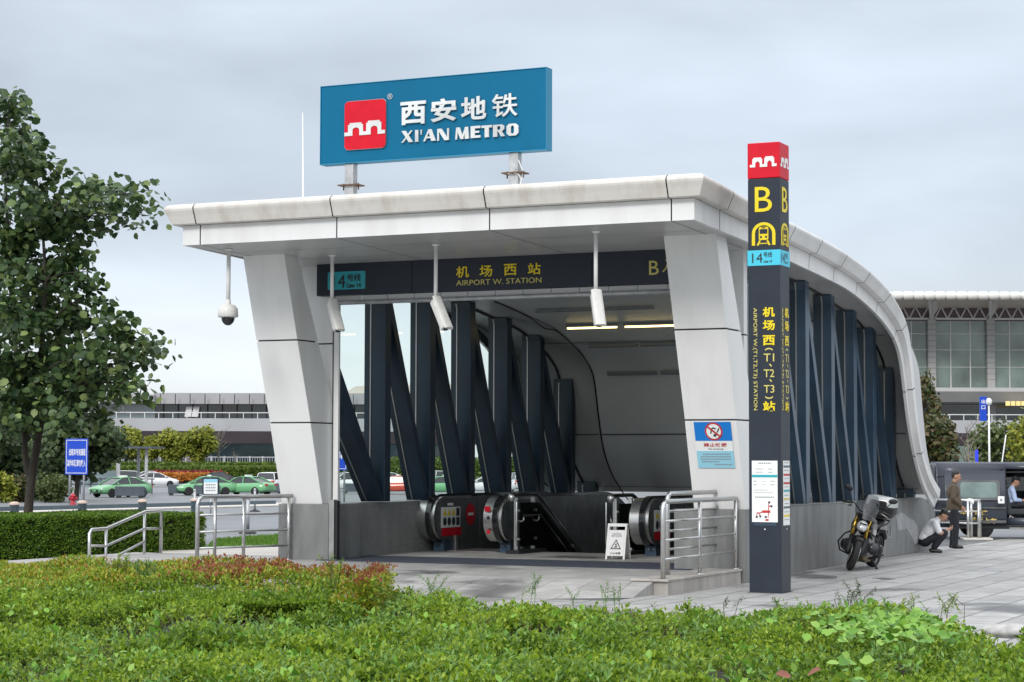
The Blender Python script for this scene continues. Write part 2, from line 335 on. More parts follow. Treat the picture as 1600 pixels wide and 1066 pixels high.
m.prism([(-3.35, .2), (-3.35, -.05), (-4.95, -.05), (-4.95, .007)], (-12.6, 0, 0), (0, 1, 0), (0, 0, 1), (11.3, 0, 0))           # ramp down to the plaza
m.add([(-1.3, -3.35, .2), (-1.3, -4.95, .007), (-.28, -4.2, .007), (-.28, -3.35, .2), (-.28, -3.35, 0)], [(0, 1, 2, 3), (2, 4, 3)])
m.build('platform_floor', M['platform'], root)
k = MB(); k.box(-.30, -.06, -3.35, -.02, -.05, .2); k.build('kerb', M['kerbstone'], root, .01)
k = MB(); k.box(-.62, -.04, -3.40, -.03, .2, .235); k.build('kerb_top', M['kerbstone'], root, .006)
M['mat'] = mat('entrance_mat', (.045, .052, .075), .85, var=.25, vscale=14, bump=.4, bscale=160)
root = tag(empty('entrance_mat', (OX, OY, .2), -TH), 'long dark blue floor mat laid across the station entrance', 'mat')
m = MB(); m.box(-7.9, -.9, -.2, 1.75, .0, .012); m.build('mat_pile', M['mat'], root)
# road strips and lawn at the left, beyond the clipped hedge
def strip_px(name, pts, mtl, lift, th=.02, kind='structure'):
    P = [grd(x, y) for x, y in pts]; mb = MB(); n = len(P)
    mb.add([p + Vector((0, 0, lift)) for p in P] + [p + Vector((0, 0, lift-th-.05)) for p in P], [tuple(range(n)), tuple(range(2*n-1, n-1, -1))] + [(i, n+i, n+(i+1) % n, (i+1) % n) for i in range(n)])
    o = mb.build(name, mtl); tag(o, kind=kind)
    return o
M['palepave'] = mat('pale_concrete', (.52, .49, .45), .7, var=.14, vscale=1.4, stretch=(.3, 1, 1))
M['lawn'] = mat('lawn_soil', (.05, .09, .02), .9, var=.3, vscale=6)
strip_px('pavement', [(-60, 807), (-60, 800), (190, 791), (470, 787), (470, 791), (170, 799)], M['palepave'], .07)
strip_px('footpath', [(250, 886), (250, 868), (440, 858), (470, 858), (470, 878)], M['palepave'], .10)

def wetmat():
    m = bpy.data.materials.new('wet_stone'); m.use_nodes = True; nt = m.node_tree; b = nt.nodes['Principled BSDF']; b.inputs['Base Color'].default_value = (.13, .128, .125, 1); b.inputs['Roughness'].default_value = .2
    tc = nt.nodes.new('ShaderNodeTexCoord'); n = nt.nodes.new('ShaderNodeTexNoise'); n.inputs['Scale'].default_value = 1.1; n.inputs['Detail'].default_value = 7; n.inputs['Roughness'].default_value = .6; nt.links.new(tc.outputs['Object'], n.inputs[0])
    v = nt.nodes.new('ShaderNodeVectorMath'); v.operation = 'DISTANCE'; v.inputs[1].default_value = (.5, .5, 0); mq = nt.nodes.new('ShaderNodeMapping'); mq.inputs['Scale'].default_value = (1, 1, 0); nt.links.new(tc.outputs['Generated'], mq.inputs[0]); nt.links.new(mq.outputs[0], v.inputs[0])
    a = nt.nodes.new('ShaderNodeMath'); a.operation = 'SUBTRACT'; nt.links.new(n.outputs[0], a.inputs[0]); nt.links.new(v.outputs['Value'], a.inputs[1])
    r = nt.nodes.new('ShaderNodeMapRange'); r.inputs[1].default_value = .19; r.inputs[2].default_value = .36; r.inputs[3].default_value = 0; r.inputs[4].default_value = .58; nt.links.new(a.outputs[0], r.inputs[0]); nt.links.new(r.outputs[0], b.inputs['Alpha'])
    return m
M['wetstone'] = wetmat()
def wetpatch(pts, z, seed):
    xs, ys = [p[0] for p in pts], [p[1] for p in pts]; cx, cy = (min(xs)+max(xs))/2, (min(ys)+max(ys))/2
    P = [onz(cx + (x-cx)*1.25, cy + (y-cy)*1.35, z) for x, y in ((min(xs), min(ys)), (max(xs), min(ys)), (max(xs), max(ys)), (min(xs), max(ys)))]
    mb = MB(); mb.add(P, [(3, 2, 1, 0)]); o = mb.build('wet_patch', M['wetstone']); tag(o, kind='structure')
wetpatch(((600, 895), (640, 890), (700, 891), (748, 894), (715, 898), (655, 899), (610, 900)), .204, 1)
wetpatch(((692, 910), (735, 904), (800, 902), (852, 905), (800, 909), (760, 915), (700, 916)), .204, 2)
wetpatch(((602, 906), (640, 905), (668, 908), (650, 912), (604, 912)), .204, 3)
wetpatch(((1503, 960), (1540, 950), (1598, 941), (1625, 944), (1570, 953), (1530, 962)), .010, 4)
wetpatch(((1366, 905), (1386, 902), (1401, 903), (1384, 907)), .010, 5)
wetpatch(((1040, 917), (1075, 909), (1105, 908), (1090, 914), (1060, 921)), .010, 6)
wetpatch(((1238, 905), (1275, 895), (1300, 893), (1285, 899), (1250, 908)), .010, 7)
# ---------------------------------------------------------------- the metro entrance: local x along the front, y into the depth, z up
metro = empty('metro_entrance', (OX, OY, 0), -TH, 'white metro entrance with leaning columns, glazed sides and roof sweeping down to the ground', 'station entrance')
def lb(P):                                    # scene point -> local
    d = P - Vector((OX, OY, 0)); return Vector((d.x*math.cos(TH) - d.y*math.sin(TH), d.x*math.sin(TH) + d.y*math.cos(TH), P.z))
def onb(x, y, b):
    d = ray(x, y); nrm = Vector((math.sin(TH), math.cos(TH), 0)); o = Wd(0, b, 0); C = Vector((0, 0, CH))
    return lb(C + d*((o-C).dot(nrm)/d.dot(nrm)))
def ona(x, y, a):
    d = ray(x, y); nrm = Vector((math.cos(TH), -math.sin(TH), 0)); o = Wd(a, 0, 0); C = Vector((0, 0, CH))
    return lb(C + d*((o-C).dot(nrm)/d.dot(nrm)))
def bz(mb, poly, a0, a1, mi=None): return mb.prism(poly, (a0, 0, 0), (0, 1, 0), (0, 0, 1), (a1-a0, 0, 0), mi)
I_ = [(-2.85, 5.58), (0, 5.48), (2, 5.38), (3.9, 5.28), (5.5, 5.17), (7.0, 4.95), (8.2, 4.68), (9.0, 4.38), (9.42, 4.0), (9.72, 3.4), (10.0, 2.8), (10.45, 2.15), (11.0, 1.6), (11.75, 1.15), (12.5, .86), (13.2, .68)]
S_ = [(-2.85, 5.58), (0.05, 5.5), (2.1, 5.42), (4.1, 5.33), (5.8, 5.22), (7.4, 5.03), (8.75, 4.85), (9.7, 4.58), (10.4, 4.32), (10.97, 3.9), (11.25, 3.1), (11.55, 2.3), (12.0, 1.75), (12.5, 1.4), (13.0, 1.12), (13.4, .95)]
Q_ = [(-2.85, 6.26), (0.05, 6.06), (2.1, 5.96), (4.0, 5.85), (5.7, 5.68), (7.3, 5.42), (8.55, 5.08), (9.35, 4.7), (9.8, 4.2), (10.05, 3.5), (10.3, 2.85), (10.65, 2.25), (11.15, 1.85), (11.85, 1.52), (12.6, 1.25), (13.2, 1.08)]
def crv(P, t):
    n = len(P); i = min(int(t), n-2); f = t-i
    g = lambda k: Vector(P[max(0, min(n-1, k))])
    p0, p1, p2, p3 = g(i-1), g(i), g(i+1), g(i+2)
    return .5*((2*p1) + (p2-p0)*f + (2*p0-5*p1+4*p2-p3)*f*f + (3*p1-p0-3*p2+p3)*f**3)
def Sz(b):                                    # height of the shell's underside above depth b
    lo, hi = 0.0, len(S_)-1.0
    for _ in range(40):
        md = (lo+hi)/2
        if crv(S_, md).x < b: lo = md
        else: hi = md
    return crv(S_, lo).y
AL, AR = -8.97, .185
TE = 13.45; NT = 91; TS = [TE*k/(NT-1) for k in range(NT)]
# stations of the roof edge: left side (end to front), front, right side (front to end)
ST = []
for t in reversed(TS):
    i, q = crv(I_, t), crv(Q_, t); ST.append((Vector((AL, i.x, i.y)), Vector((0, q.x-i.x, q.y-i.y)), Vector((-1, 0, 0)) if t > 0 else Vector((-1, -1, 0))))
nf = 40
for k in range(1, nf): ST.append((Vector((AL+(AR-AL)*k/nf, -2.85, 5.58)), Vector((0, 0, .68)), Vector((0, -1, 0))))
for t in TS:
    i, q = crv(I_, t), crv(Q_, t); ST.append((Vector((AR, i.x, i.y)), Vector((0, q.x-i.x, q.y-i.y)), Vector((1, 0, 0)) if t > 0 else Vector((1, -1, 0))))
arc = [0.0]
for k in range(1, len(ST)): arc.append(arc[-1] + ((ST[k][0]+ST[k][1]*.5) - (ST[k-1][0]+ST[k-1][1]*.5)).length)
cL = arc[NT-1]; cR = arc[NT-1+nf]
def stat(s):
    for k in range(1, len(arc)):
        if arc[k] >= s:
            f = (s-arc[k-1])/max(1e-6, arc[k]-arc[k-1]); A_, B_ = ST[k-1], ST[k]
            if k-1 in (NT-1, NT-1+nf): o = B_[2] if f > 1e-3 else A_[2]
            elif k in (NT-1, NT-1+nf): o = A_[2] if f < .999 else B_[2]
            else: o = A_[2]
            return (A_[0].lerp(B_[0], f), A_[1].lerp(B_[1], f), o)
    return ST[-1]
def span(s0, s1, prof):
    tap = lambda z: max(.1, min(1, (z-3.9)/1.0))
    ss = [s0] + [a for a in arc if s0 + .02 < a < s1 - .02] + [s1]
    rows = []
    for s in ss:
        p, N, o = stat(s); rows.append([p + N*h + o*(w_ if w_ < .10 else .10 + (w_-.10)*tap(p.z)) for (w_, h) in prof])
    return rows
PB = [(-.06, 0), (0, 0), (0, .484)]                                                     # lower white band
PC = [(-.01, .492), (.118, .492), (.135, .51), (.185, .70), (.222, .82), (.230, .87), (.222, .92), (.195, .965), (.145, .995), (.08, 1.008), (-.08, 1.0)]     # upper beige cornice
PK = [(-.03, .01), (-.03, .485), (.09, .515), (.20, .84), (.19, .92), (-.06, .985)]                      # dark backing seen in the joints
seams = [cL - s for s in (14.9, 13.4, 11.9, 10.3, 8.7, 7.1, 5.5, 3.9, 2.3, .75)]
seams += [cL + (a-AL) for a in (-8.62, -5.98, -3.22, -.18)]
seams += [cR + s for s in (1.15, 2.75, 4.32, 5.9, 7.45, 9.0, 10.5, 12.0, 13.5, 15.0)]
seams = [0.0] + [s for s in seams if .2 < s < arc[-1]-.2] + [arc[-1]]
band, corn, corn2 = MB(), MB(), MB()
for s0, s1 in zip(seams, seams[1:]):
    for mb, pf, sm in ((band, PB, False), (corn if s0 < cR+2 else corn2, PC, True)):
        rw = span(s0+.011, s1-.011, pf)
        mb.strip(rw, smooth=False)
band.build('fascia_band', M['white'], metro); corn.build('cornice', M['cornice'], metro); corn2.build('cornice', M['white'], metro)
bk = MB(); bk.strip(span(0.0, arc[-1], PK), smooth=False); bk.build('fascia_backing', M['joint'], metro)
# roof deck on top, underside below
dk = MB(); so_ = MB()
rows = []; rows2 = []
cols = [(AL, 0), (AL+.03, 1), (-8.45, 1), (-7.30, 1), (-7.27, 2), (-1.52, 1), (-1.49, 1), (-.45, 1), (AR-.03, 1), (AR, 0)]
for t in TS:
    i, s_, q = crv(I_, t), crv(S_, t), crv(Q_, t); d = crv(S_, min(15, t+.05)) - crv(S_, max(0, t-.05)); nn = Vector((-d.y, d.x)).normalized()
    r1 = s_ + nn*(.20 if t > 1 else .20 + .36*(1-t))
    rows.append([Vector((a, r1.x, r1.y)) for a in (AL+.1, AL+.5, -4.4, AR-.5, AR-.1)])
    rows2.append([Vector((a, i.x, i.y)) if k == 0 else Vector((a, s_.x, s_.y)) for a, k in cols])
dk.strip(rows, smooth=True); dk.build('roof_deck', M['cornice'], metro)
nr = len(rows2)
for a_ in range(len(cols)-1):
    for k in range(nr-1):
        inner = 3 <= a_ <= 5 and rows2[k][4].y > .7
        groove = a_ in (3, 5) and rows2[k][4].y > 2.0
        so_.add([rows2[k][a_], rows2[k][a_+1], rows2[k+1][a_+1], rows2[k+1][a_]], [(0, 1, 2, 3)], 2 if groove else (1 if inner else 0), True)
so_.build('soffit', [M['soffit'], M['ceil'], M['joint']], metro)
js = MB()
for a_ in (-8.62, -5.98, -3.22, -.18): js.add([(a_-.008, -2.8, 5.572), (a_+.008, -2.8, 5.572), (a_+.008, .5, Sz(.5)-.006), (a_-.008, .5, Sz(.5)-.006)], [(0, 1, 2, 3)])
for b_ in (-1.75, -.6): js.add([(-8.8, b_-.008, Sz(b_)-.007), (0, b_-.008, Sz(b_)-.007), (0, b_+.008, Sz(b_)-.007), (-8.8, b_+.008, Sz(b_)-.007)], [(0, 1, 2, 3)])
for t in (7.0, 10.6, 13.0):
    p, q = crv(S_, t), crv(S_, t+.04)
    for a0, a1 in ((-8.40, -7.32), (-7.26, -1.53), (-1.48, -.25)): js.add([(a0, p.x-.012, p.y-.012), (a1, p.x-.012, p.y-.012), (a1, q.x-.012, q.y-.012), (a0, q.x-.012, q.y-.012)], [(0, 1, 2, 3)])
js.build('soffit_joints', M['seam'], metro)
# cable drooping along the left ceiling joint
cb = MB(); cb.tube([Vector((-7.27, crv(S_, t).x, crv(S_, t).y-.02-.10*math.exp(-(t-5.6)**2/.12))) for t in [4 + k*.2 for k in range(53)]], .014, 6); cb.build('ceiling_cable', M['black'], metro)
# leaning columns
FR = [(.08, 1.187), (-.35, 2.62), (-.35, 2.645), (-.82, 4.06), (-.828, 4.085), (-1.3, 5.56)]
BK = [(.75, 1.187), (.60, 2.62), (.59, 2.645), (-.095, 4.06), (-.107, 4.085), (-.83, 5.56)]
for a0, a1 in ((-.90, -.02), (-8.77, -7.93)):
    c = MB()
    for k in (0, 2, 4): bz(c, [FR[k], FR[k+1], BK[k+1], BK[k]], a0, a1)
    co = c.build('leaning_column', M['column'], metro, .008)
    c = MB(); bz(c, [(.11, 1.2), (-1.24, 5.5), (-.9, 5.5), (.55, 2.64), (.7, 1.2)], a0+.02, a1-.02); c.build('column_joint', M['joint'], co)
for a0, a1, b0 in ((-.86, -.26, .76), (-8.6, -7.94, .42)):
    c = MB()
    for z0, z1 in ((1.187, 2.62), (2.645, 4.06), (4.085, 5.5)): c.box(a0, a1, b0, b0+.18, z0, z1)
    po = c.build('pier', M['column'], metro, .006)
    c = MB(); c.box(a0+.02, a1-.02, b0+.02, b0+.16, 1.187, 5.5); c.build('pier_joint', M['joint'], po)
for a0, a1, b0 in ((-7.935, -7.905, .42), (-.94, -.87, .80)): c = MB(); c.box(a0, a1, b0, b0+.05, 1.187, 4.86); c.build('gate_track', M['joint'], metro)
c = MB(); c.box(-7.90, -7.80, .40, .46, 1.187, 4.80); c.build('jamb', M['column'], metro)
g = MB(); g.box(-7.73, -7.63, -.02, .10, .2, 1.27, 0); g.box(-7.625, -7.57, .0, .08, .2, 1.25, 1); g.build('folded_gate', [M['steel_dull'], M['black']], metro)
# granite plinths and side walls
for a0, a1 in ((-1.22, 0), (-8.79, -7.75)):
    c = MB(); c.box(a0, a1, 0, 1.15, -.02, 1.187); c.build('plinth', M['granite'], metro, .008)
WP = [(1.05, -5), (12.95, -5), (12.95, .68), (12.4, .86), (11.65, 1.15), (11.5, 1.185), (1.05, 1.185)]
WR = [(1.05, -5), (14.2, -5), (14.2, .86), (13.15, 1.185), (1.05, 1.185)]
c = MB(); bz(c, WR, -.9, -.3); wl = c.build('side_wall', M['granite'], metro, .01)
c = MB(); bz(c, WP, -8.58, -7.93); c.build('side_wall', M['gdark'], metro, .01)
M['plaster'] = mat('cement_patch', (.36, .36, .37), .8, var=.15, vscale=5)
rp = MB(); pts = [ona(x, y, -.3) for x, y in ((1400, 806), (1407, 801), (1413, 803), (1419, 809), (1428, 813), (1435, 826), (1436, 845), (1429, 851), (1423, 836), (1416, 826), (1403, 829))]
bz(rp, [(p.y, p.z) for p in pts], -.299, -.296); rp.build('wall_patch', M['plaster'], wl)
cp = MB(); bz(cp, [(1.2, 1.186), (12.9, 1.186), (12.9, 1.2), (1.2, 1.2)], -.82, -.29); cp.build('wall_coping', M['steel_dull'], wl)
# side glazing: posts, diagonals, panes
def glazing(bs, a0, a1, ag, m_):
    ends = [.48] + bs
    for k, b_ in enumerate(bs):
        c = MB(); zt = Sz(b_-.13) + .05; c.box(a0, a1, b_-.23, b_, 1.2, zt); p = c.build('truss_post', m_, metro, .006)
        c = MB(); s_ = 1 if a0 > -4 else -1
        c.box(ag-.012, ag+.012, b_-.245, b_-.228, 1.2, zt-.08); c.box(ag-.012, ag+.012, b_-.002, b_+.015, 1.2, zt-.08); c.build('glazing_bead', M['steel_dull'], p)
        b0 = bs[k-1]-.29 if k else 0.55
        zt0 = Sz(max(.8, b0)) - .02
        if b_ < 11.9:
            c = MB(); dx, dz = (b_-.3) - b0, 1.2 - zt0; wv = .17
            bz(c, [(b0, zt0), (b0+wv, zt0), (b_-.36+wv, 1.2), (b_-.36, 1.2)] if k else [(.47, 3.65), (.47, 3.02), (b_-.34, 1.2), (b_-.36+wv, 1.2)], a0+.012, a1-.012); d_ = c.build('truss_diagonal', m_, metro)
            c = MB(); bz(c, [(b0-.014, zt0), (b0, zt0), (b_-.36, 1.2), (b_-.374, 1.2)] if k else [(.47, 3.0), (.47, 3.02), (b_-.34, 1.2), (b_-.354, 1.2)], ag-.012, ag+.012); c.build('glazing_bead', M['steel_dull'], d_)
    ends = ends + [12.6]
    for e0, e1 in zip(ends, ends[1:]):
        n = 10; c = MB(); q0 = e0+.005; q1 = e1-.27 if e1 < 12.5 else e1
        bb = [q0+(q1-q0)*j/n for j in range(n+1)]
        top = [(b_, max(1.21, Sz(b_)+.02)) for b_ in reversed(bb)]
        c.add([(ag, b_, 1.2) for b_ in bb] + [(ag, b_, z_) for b_, z_ in top], [tuple(range(2*n+2))])
        c.build('window_pane', M['glass'], metro)
    c = MB(); c.tube([(ag, e0_, Sz(e0_)-.02) for e0_ in [1.4 + 11.0*j/40 for j in range(41)]], .028, 6); c.build('window_head', M['joint'], metro)
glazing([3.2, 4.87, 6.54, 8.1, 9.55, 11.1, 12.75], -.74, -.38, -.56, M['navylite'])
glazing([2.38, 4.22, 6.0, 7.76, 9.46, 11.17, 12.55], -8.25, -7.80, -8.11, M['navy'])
# transom strip below the header
c = MB()
for k in range(13): c.box(-7.79+k*.53, -7.79+k*.53+.515, .28, .30, 4.83, 4.915)
c.build('transom_panels', M['soffit'], metro)
c = MB(); c.tube([(-7.79, .26, 4.79), (-.88, .26, 4.79)], .04, 10); c.build('transom_rail', M['galv'], metro)
# lights in the ceiling
def surf_t(b):
    lo, hi = 0.0, 15.0
    for _ in range(40):
        md = (lo+hi)/2
        if crv(S_, md).x < b: lo = md
        else: hi = md
    return lo
for b_, a0, a1, lit in ((8.5, -6.86, -5.66, 1), (8.5, -5.53, -4.35, 1), (8.5, -4.22, -3.05, 1), (6.8, -6.8, -4.2, 0), (9.82, -6.9, -5.75, 0), (9.82, -5.68, -4.5, 0), (10.92, -6.9, -5.7, 0), (10.92, -5.62, -4.4, 0)):
    t = surf_t(b_); p = crv(S_, t); d = (crv(S_, t+.05)-crv(S_, t-.05)).normalized(); nn = Vector((d.y, -d.x))
    if nn.y > 0: nn = -nn
    c = MB(); q = p + nn*.05
    c.bar((a0, q.x, q.y), (a1, q.x, q.y), .09, .05, (0, nn.x, nn.y)); o = c.build('ceiling_light', M['lampoff'], metro, .006)
    if lit:
        c = MB(); q2 = p + nn*.085; c.tube([(a0+.03, q2.x, q2.y), (a1-.03, q2.x, q2.y)], .024, 8); c.build('tube_lamp', M['lamp'], o)
# below ground: stairs, end wall
c = MB()
for k in range(28): c.box(-6.05, -3.75, 4.9+k*.29, 4.9+(k+1)*.29, -5, .2-.155*(k+1))
c.build('stair_flight', M['gdark'], metro)
c = MB(); c.box(-8.0, -.91, 13.0, 13.3, -5, .98); c.build('end_wall', M['gdark'], metro)

# ---------------------------------------------------------------- header sign over the opening
hd = tag(empty('header_sign', (OX, OY, 0), -TH), 'long dark header board with yellow station lettering over the entrance opening', 'station sign')
HB = .20; c = MB(); xs = [onb(494.4, 440, HB).x, onb(643.5, 440, HB).x, onb(925, 440, HB).x, -.92]
for x0, x1 in zip(xs, xs[1:]): c.box(x0+.006, x1-.006, HB, HB+.2, 4.925, 5.535)
c.build('board', M['charcoal'], hd, .004)
c = MB(); c.box(xs[0]+.02, -.94, HB+.02, HB+.22, 4.93, 5.53); c.build('board_core', M['joint'], hd)
def put(mb, body, px, py, wpx, hpx, bold=0, mi=None, dep=.006):          # lettering on the header, sized by how it measures on the board
    p = onb(px, py, HB); p0 = onb(px-wpx/2, py, HB); p1 = onb(px+wpx/2, py, HB); q0 = onb(px, py-hpx/2, HB); q1 = onb(px, py+hpx/2, HB)
    mb.text(body, (p.x, HB-.004, p.z), (1, 0, 0), (0, 0, 1), p1.x-p0.x, q0.z-q1.z, dep, bold, mi)
def rrect(mb, cx, cz, wx, hz, r, b, dep, mi=None):
    pts = []
    for sx, sz, a0 in ((1, 1, 0), (-1, 1, 90), (-1, -1, 180), (1, -1, 270)):
        for k in range(7):
            t = R_(a0 + 15*k); pts.append((cx + sx*(wx/2-r) + r*math.cos(t), cz + sz*(hz/2-r) + r*math.sin(t)))
    return mb.prism(pts, (0, b, 0), (1, 0, 0), (0, 0, 1), (0, -dep, 0), mi)
p0, p1 = onb(512.5, 440, HB), onb(571, 440, HB); q0, q1 = onb(540, 424.5, HB), onb(540, 452.5, HB)
c = MB(); rrect(c, (p0.x+p1.x)/2, (q0.z+q1.z)/2, p1.x-p0.x, q0.z-q1.z, .03, HB-.003, .006); pl = c.build('line_plate', M['cyanD'], hd)
c = MB(); HBs = HB; HB = HBs-.009
put(c, '14', 530, 440, 19, 20, 0); put(c, '号线', 553, 434, 21, 11, .01); put(c, 'Line 14', 553, 446, 22, 7, .02); c.build('line_lettering', M['ink'], pl)
HB = HBs-.001
for ch, px, py in (('机', 723, 425), ('场', 759.5, 423.5), ('西', 797.5, 421.5), ('站', 835, 420)): c = MB(); put(c, ch, px, py, 20, 18, .014); c.build('station_character', M['yellow'], hd)
c = MB(); put(c, 'AIRPORT W. STATION', 779, 440, 133, 8.5, .0); put(c, 'B', 1022, 418.5, 15, 22, .0); put(c, '入口', 1052, 415, 34, 20, .006); c.build('exit_lettering', M['paleyel'], hd)
HB = HBs
# ---------------------------------------------------------------- rooftop sign
def wallmark(mb, cx, cz, wx, hz, b, dep, mi=None):           # white city-wall outline: two battlements with arches
    # drawn in a unit box 0..1 x 0..1
    top = [(0, .0), (0, .30), (.10, .30), (.10, .78), (.14, .78), (.14, .92), (.40, .92), (.40, .78), (.46, .78), (.46, .38), (.54, .38), (.54, .78), (.58, .78), (.58, 1.0), (.86, 1.0), (.86, .78), (.90, .78), (.90, .30), (1, .30), (1, .0)]
    def arch(x0, x1, h): return [(x1, 0)] + [((x0+x1)/2 + (x1-x0)/2*math.cos(R_(t)), h-.16+.16*math.sin(R_(t))) for t in (0, 45, 90, 135, 180)] + [(x0, 0)]
    poly = top + [(.84, 0)] + [(.84, .0)][1:] + arch(.66, .80, .62)[0:] + [(.40, 0)][0:0] + arch(.20, .36, .58)
    poly = [(0, 0), (0, .26), (.09, .26), (.09, .80), (.13, .80), (.13, .93), (.42, .93), (.42, .80), (.46, .80), (.46, .26), (.54, .26), (.54, .86), (.58, .86), (.58, 1), (.87, 1), (.87, .86), (.91, .86), (.91, .26), (1, .26), (1, 0)]
    poly += [(.82, 0)] + [(.735 + .085*math.cos(R_(t)), .42 + .20*math.sin(R_(t))) for t in (0, 40, 90, 140, 180)] + [(.65, 0)]
    poly += [(.37, 0)] + [(.285 + .085*math.cos(R_(t)), .40 + .20*math.sin(R_(t))) for t in (0, 40, 90, 140, 180)] + [(.20, 0)]
    return mb.prism([(cx + (p[0]-.5)*wx, cz + (p[1]-.5)*hz) for p in poly], (0, b, 0), (1, 0, 0), (0, 0, 1), (0, -dep, 0), mi)
bs = tag(empty('rooftop_sign', (OX, OY, 6.1), -TH), 'big blue metro name board on two steel posts standing on the roof', 'billboard')
SB = -.5; Z0 = 6.1
def sg(x, y): p = onb(x, y, SB); return Vector((p.x, p.y, p.z-Z0))
l_, r_, t_, b_ = sg(501.5, 196).x, sg(853, 170).x, (sg(500, 136.25).z + sg(852.5, 106.25).z)/2, (sg(502.5, 255.5).z + sg(854, 233).z)/2
c = MB(); c.box(l_, r_, SB, SB+.22, b_, t_); c.build('panel', M['metroblue'], bs, .008)
c = MB()
for x0, x1, y0, y1 in ((l_-.01, r_+.01, SB-.012, SB+.23),): c.box(x0, x1, y0, y1, b_-.02, b_-.001)
c.box(r_+.001, r_+.012, SB-.012, SB+.23, b_-.02, t_+.012); c.box(l_-.012, l_-.001, SB-.012, SB+.23, b_-.02, t_+.012); c.box(l_-.012, r_+.012, SB-.012, SB+.23, t_+.001, t_+.012)
M['bluetrim'] = mat('sign_edge_blue', (.004, .20, .36), .4); c.build('edge_trim', M['bluetrim'], bs)
la, lz = sg(540, 196), sg(604, 196); zt, zb = sg(572, 157.5).z, sg(572, 233).z
c = MB(); rrect(c, (la.x+lz.x)/2, (zt+zb)/2, lz.x-la.x+.015, zt-zb+.015, .085, SB-.014, .012, 1); rrect(c, (la.x+lz.x)/2, (zt+zb)/2, lz.x-la.x, zt-zb, .08, SB-.027, .012, 0)
lg = c.build('logo_tile', [M['red'], M['steel']], bs)
c = MB(); zc = (sg(572, 190).z + sg(572, 211.5).z)/2; wallmark(c, (la.x+lz.x)/2, zc, lz.x-la.x-.01, sg(572, 190).z-sg(572, 211.5).z, SB-.040, .012); c.build('wall_emblem', M['silverlet'], lg)
def sput(mb, body, px, py, wpx, hpx, bold=0, shear=0, dep=.03):
    p = sg(px, py); wd = sg(px+wpx/2, py).x - sg(px-wpx/2, py).x; ht = sg(px, py-hpx/2).z - sg(px, py+hpx/2).z
    mb.text(body, (p.x, SB-.014, p.z), (1, 0, 0), (0, 0, 1), wd, ht, dep, bold, None, shear)
for ch, px, py, bo in (('西', 647, 177, .030), ('安', 694.5, 172.5, .030), ('地', 741.5, 169.5, .024), ('铁', 790, 165, .009)):
    c = MB(); sput(c, ch, px, py, 39.5, 36, bo); c.build('chinese_character', M['silverlet'], bs)
GL = {'X': [[(0, 1), (.36, 1), (1, 0), (.64, 0)], [(0, 0), (.15, 0), (.96, 1), (.81, 1)]], 'I': [[(.12, 0), (.88, 0), (.88, 1), (.12, 1)]], "'": [[(.25, .58), (.65, .58), (.8, 1), (.25, 1)]],
 'A': [[(.38, 1), (.66, 1), (1, 0), (.64, 0)], [(0, 0), (.15, 0), (.56, 1), (.42, 1)], [(.18, .24), (.76, .24), (.76, .38), (.24, .38)]], 'N': [[(0, 0), (.14, 0), (.14, 1), (0, 1)], [(0, 1), (.38, 1), (1, 0), (.62, 0)], [(.86, 0), (1, 0), (1, 1), (.86, 1)]],
 'M': [[(0, 0), (.13, 0), (.20, 1), (.07, 1)], [(.06, 1), (.33, 1), (.62, 0), (.38, 0)], [(.42, 0), (.56, 0), (.86, 1), (.72, 1)], [(.70, 1), (.94, 1), (1, 0), (.70, 0)]],
 'E': [[(0, 0), (.42, 0), (.42, 1), (0, 1)], [(.4, .80), (1, .80), (1, 1), (.4, 1)], [(.4, .42), (.86, .42), (.86, .58), (.4, .58)], [(.4, 0), (1, 0), (1, .2), (.4, .2)]], 'T': [[(0, .8), (1, .8), (1, 1), (0, 1)], [(.30, 0), (.70, 0), (.70, .82), (.30, .82)]],
 'R': [[(0, 0), (.36, 0), (.36, 1), (0, 1)], [(.34, 1), (.75, 1), (.95, .86), (.95, .60), (.75, .44), (.34, .44), (.34, .56), (.56, .56), (.62, .63), (.62, .80), (.56, .87), (.34, .87)], [(.42, .46), (.72, .46), (1, 0), (.66, 0)]],
 'O': [[(.51, 1), (.22, 1), (0, .8), (0, .2), (.22, 0), (.51, 0), (.51, .14), (.42, .19), (.36, .3), (.36, .7), (.42, .81), (.51, .86)], [(.50, 1), (.78, 1), (1, .8), (1, .2), (.78, 0), (.50, 0), (.50, .14), (.58, .19), (.64, .3), (.64, .7), (.58, .81), (.50, .86)]]}
for ch, xl, xr, yc in (('X', 629, 647, 214), ('I', 649.5, 656, 213), ("'", 658, 661.5, 212.6), ('A', 663, 682.5, 211.8), ('N', 685, 703, 210.8), ('M', 713, 734.5, 208.7), ('E', 737, 752.5, 206.8), ('T', 754, 770.5, 205.8), ('R', 772, 790.5, 204.7), ('O', 793, 811.5, 203.2)):
    a_, b2 = sg(xl, yc), sg(xr, yc); hz = sg(700, yc-9.2).z - sg(700, yc+9.2).z; c = MB()
    for k_, pl_ in enumerate(GL[ch]): c.prism([(a_.x + u*(b2.x-a_.x), (a_.z+b2.z)/2 + (v-.5)*hz) for u, v in pl_], (0, SB-.014, 0), (1, 0, 0), (0, 0, 1), (0, -.03-.0015*k_, 0))
    c.build('latin_letter', M['silverlet'], bs)
c = MB(); sput(c, '®', 610, 151, 8, 9, .0, 0, .004); c.build('registered_mark', M['silverlet'], bs)
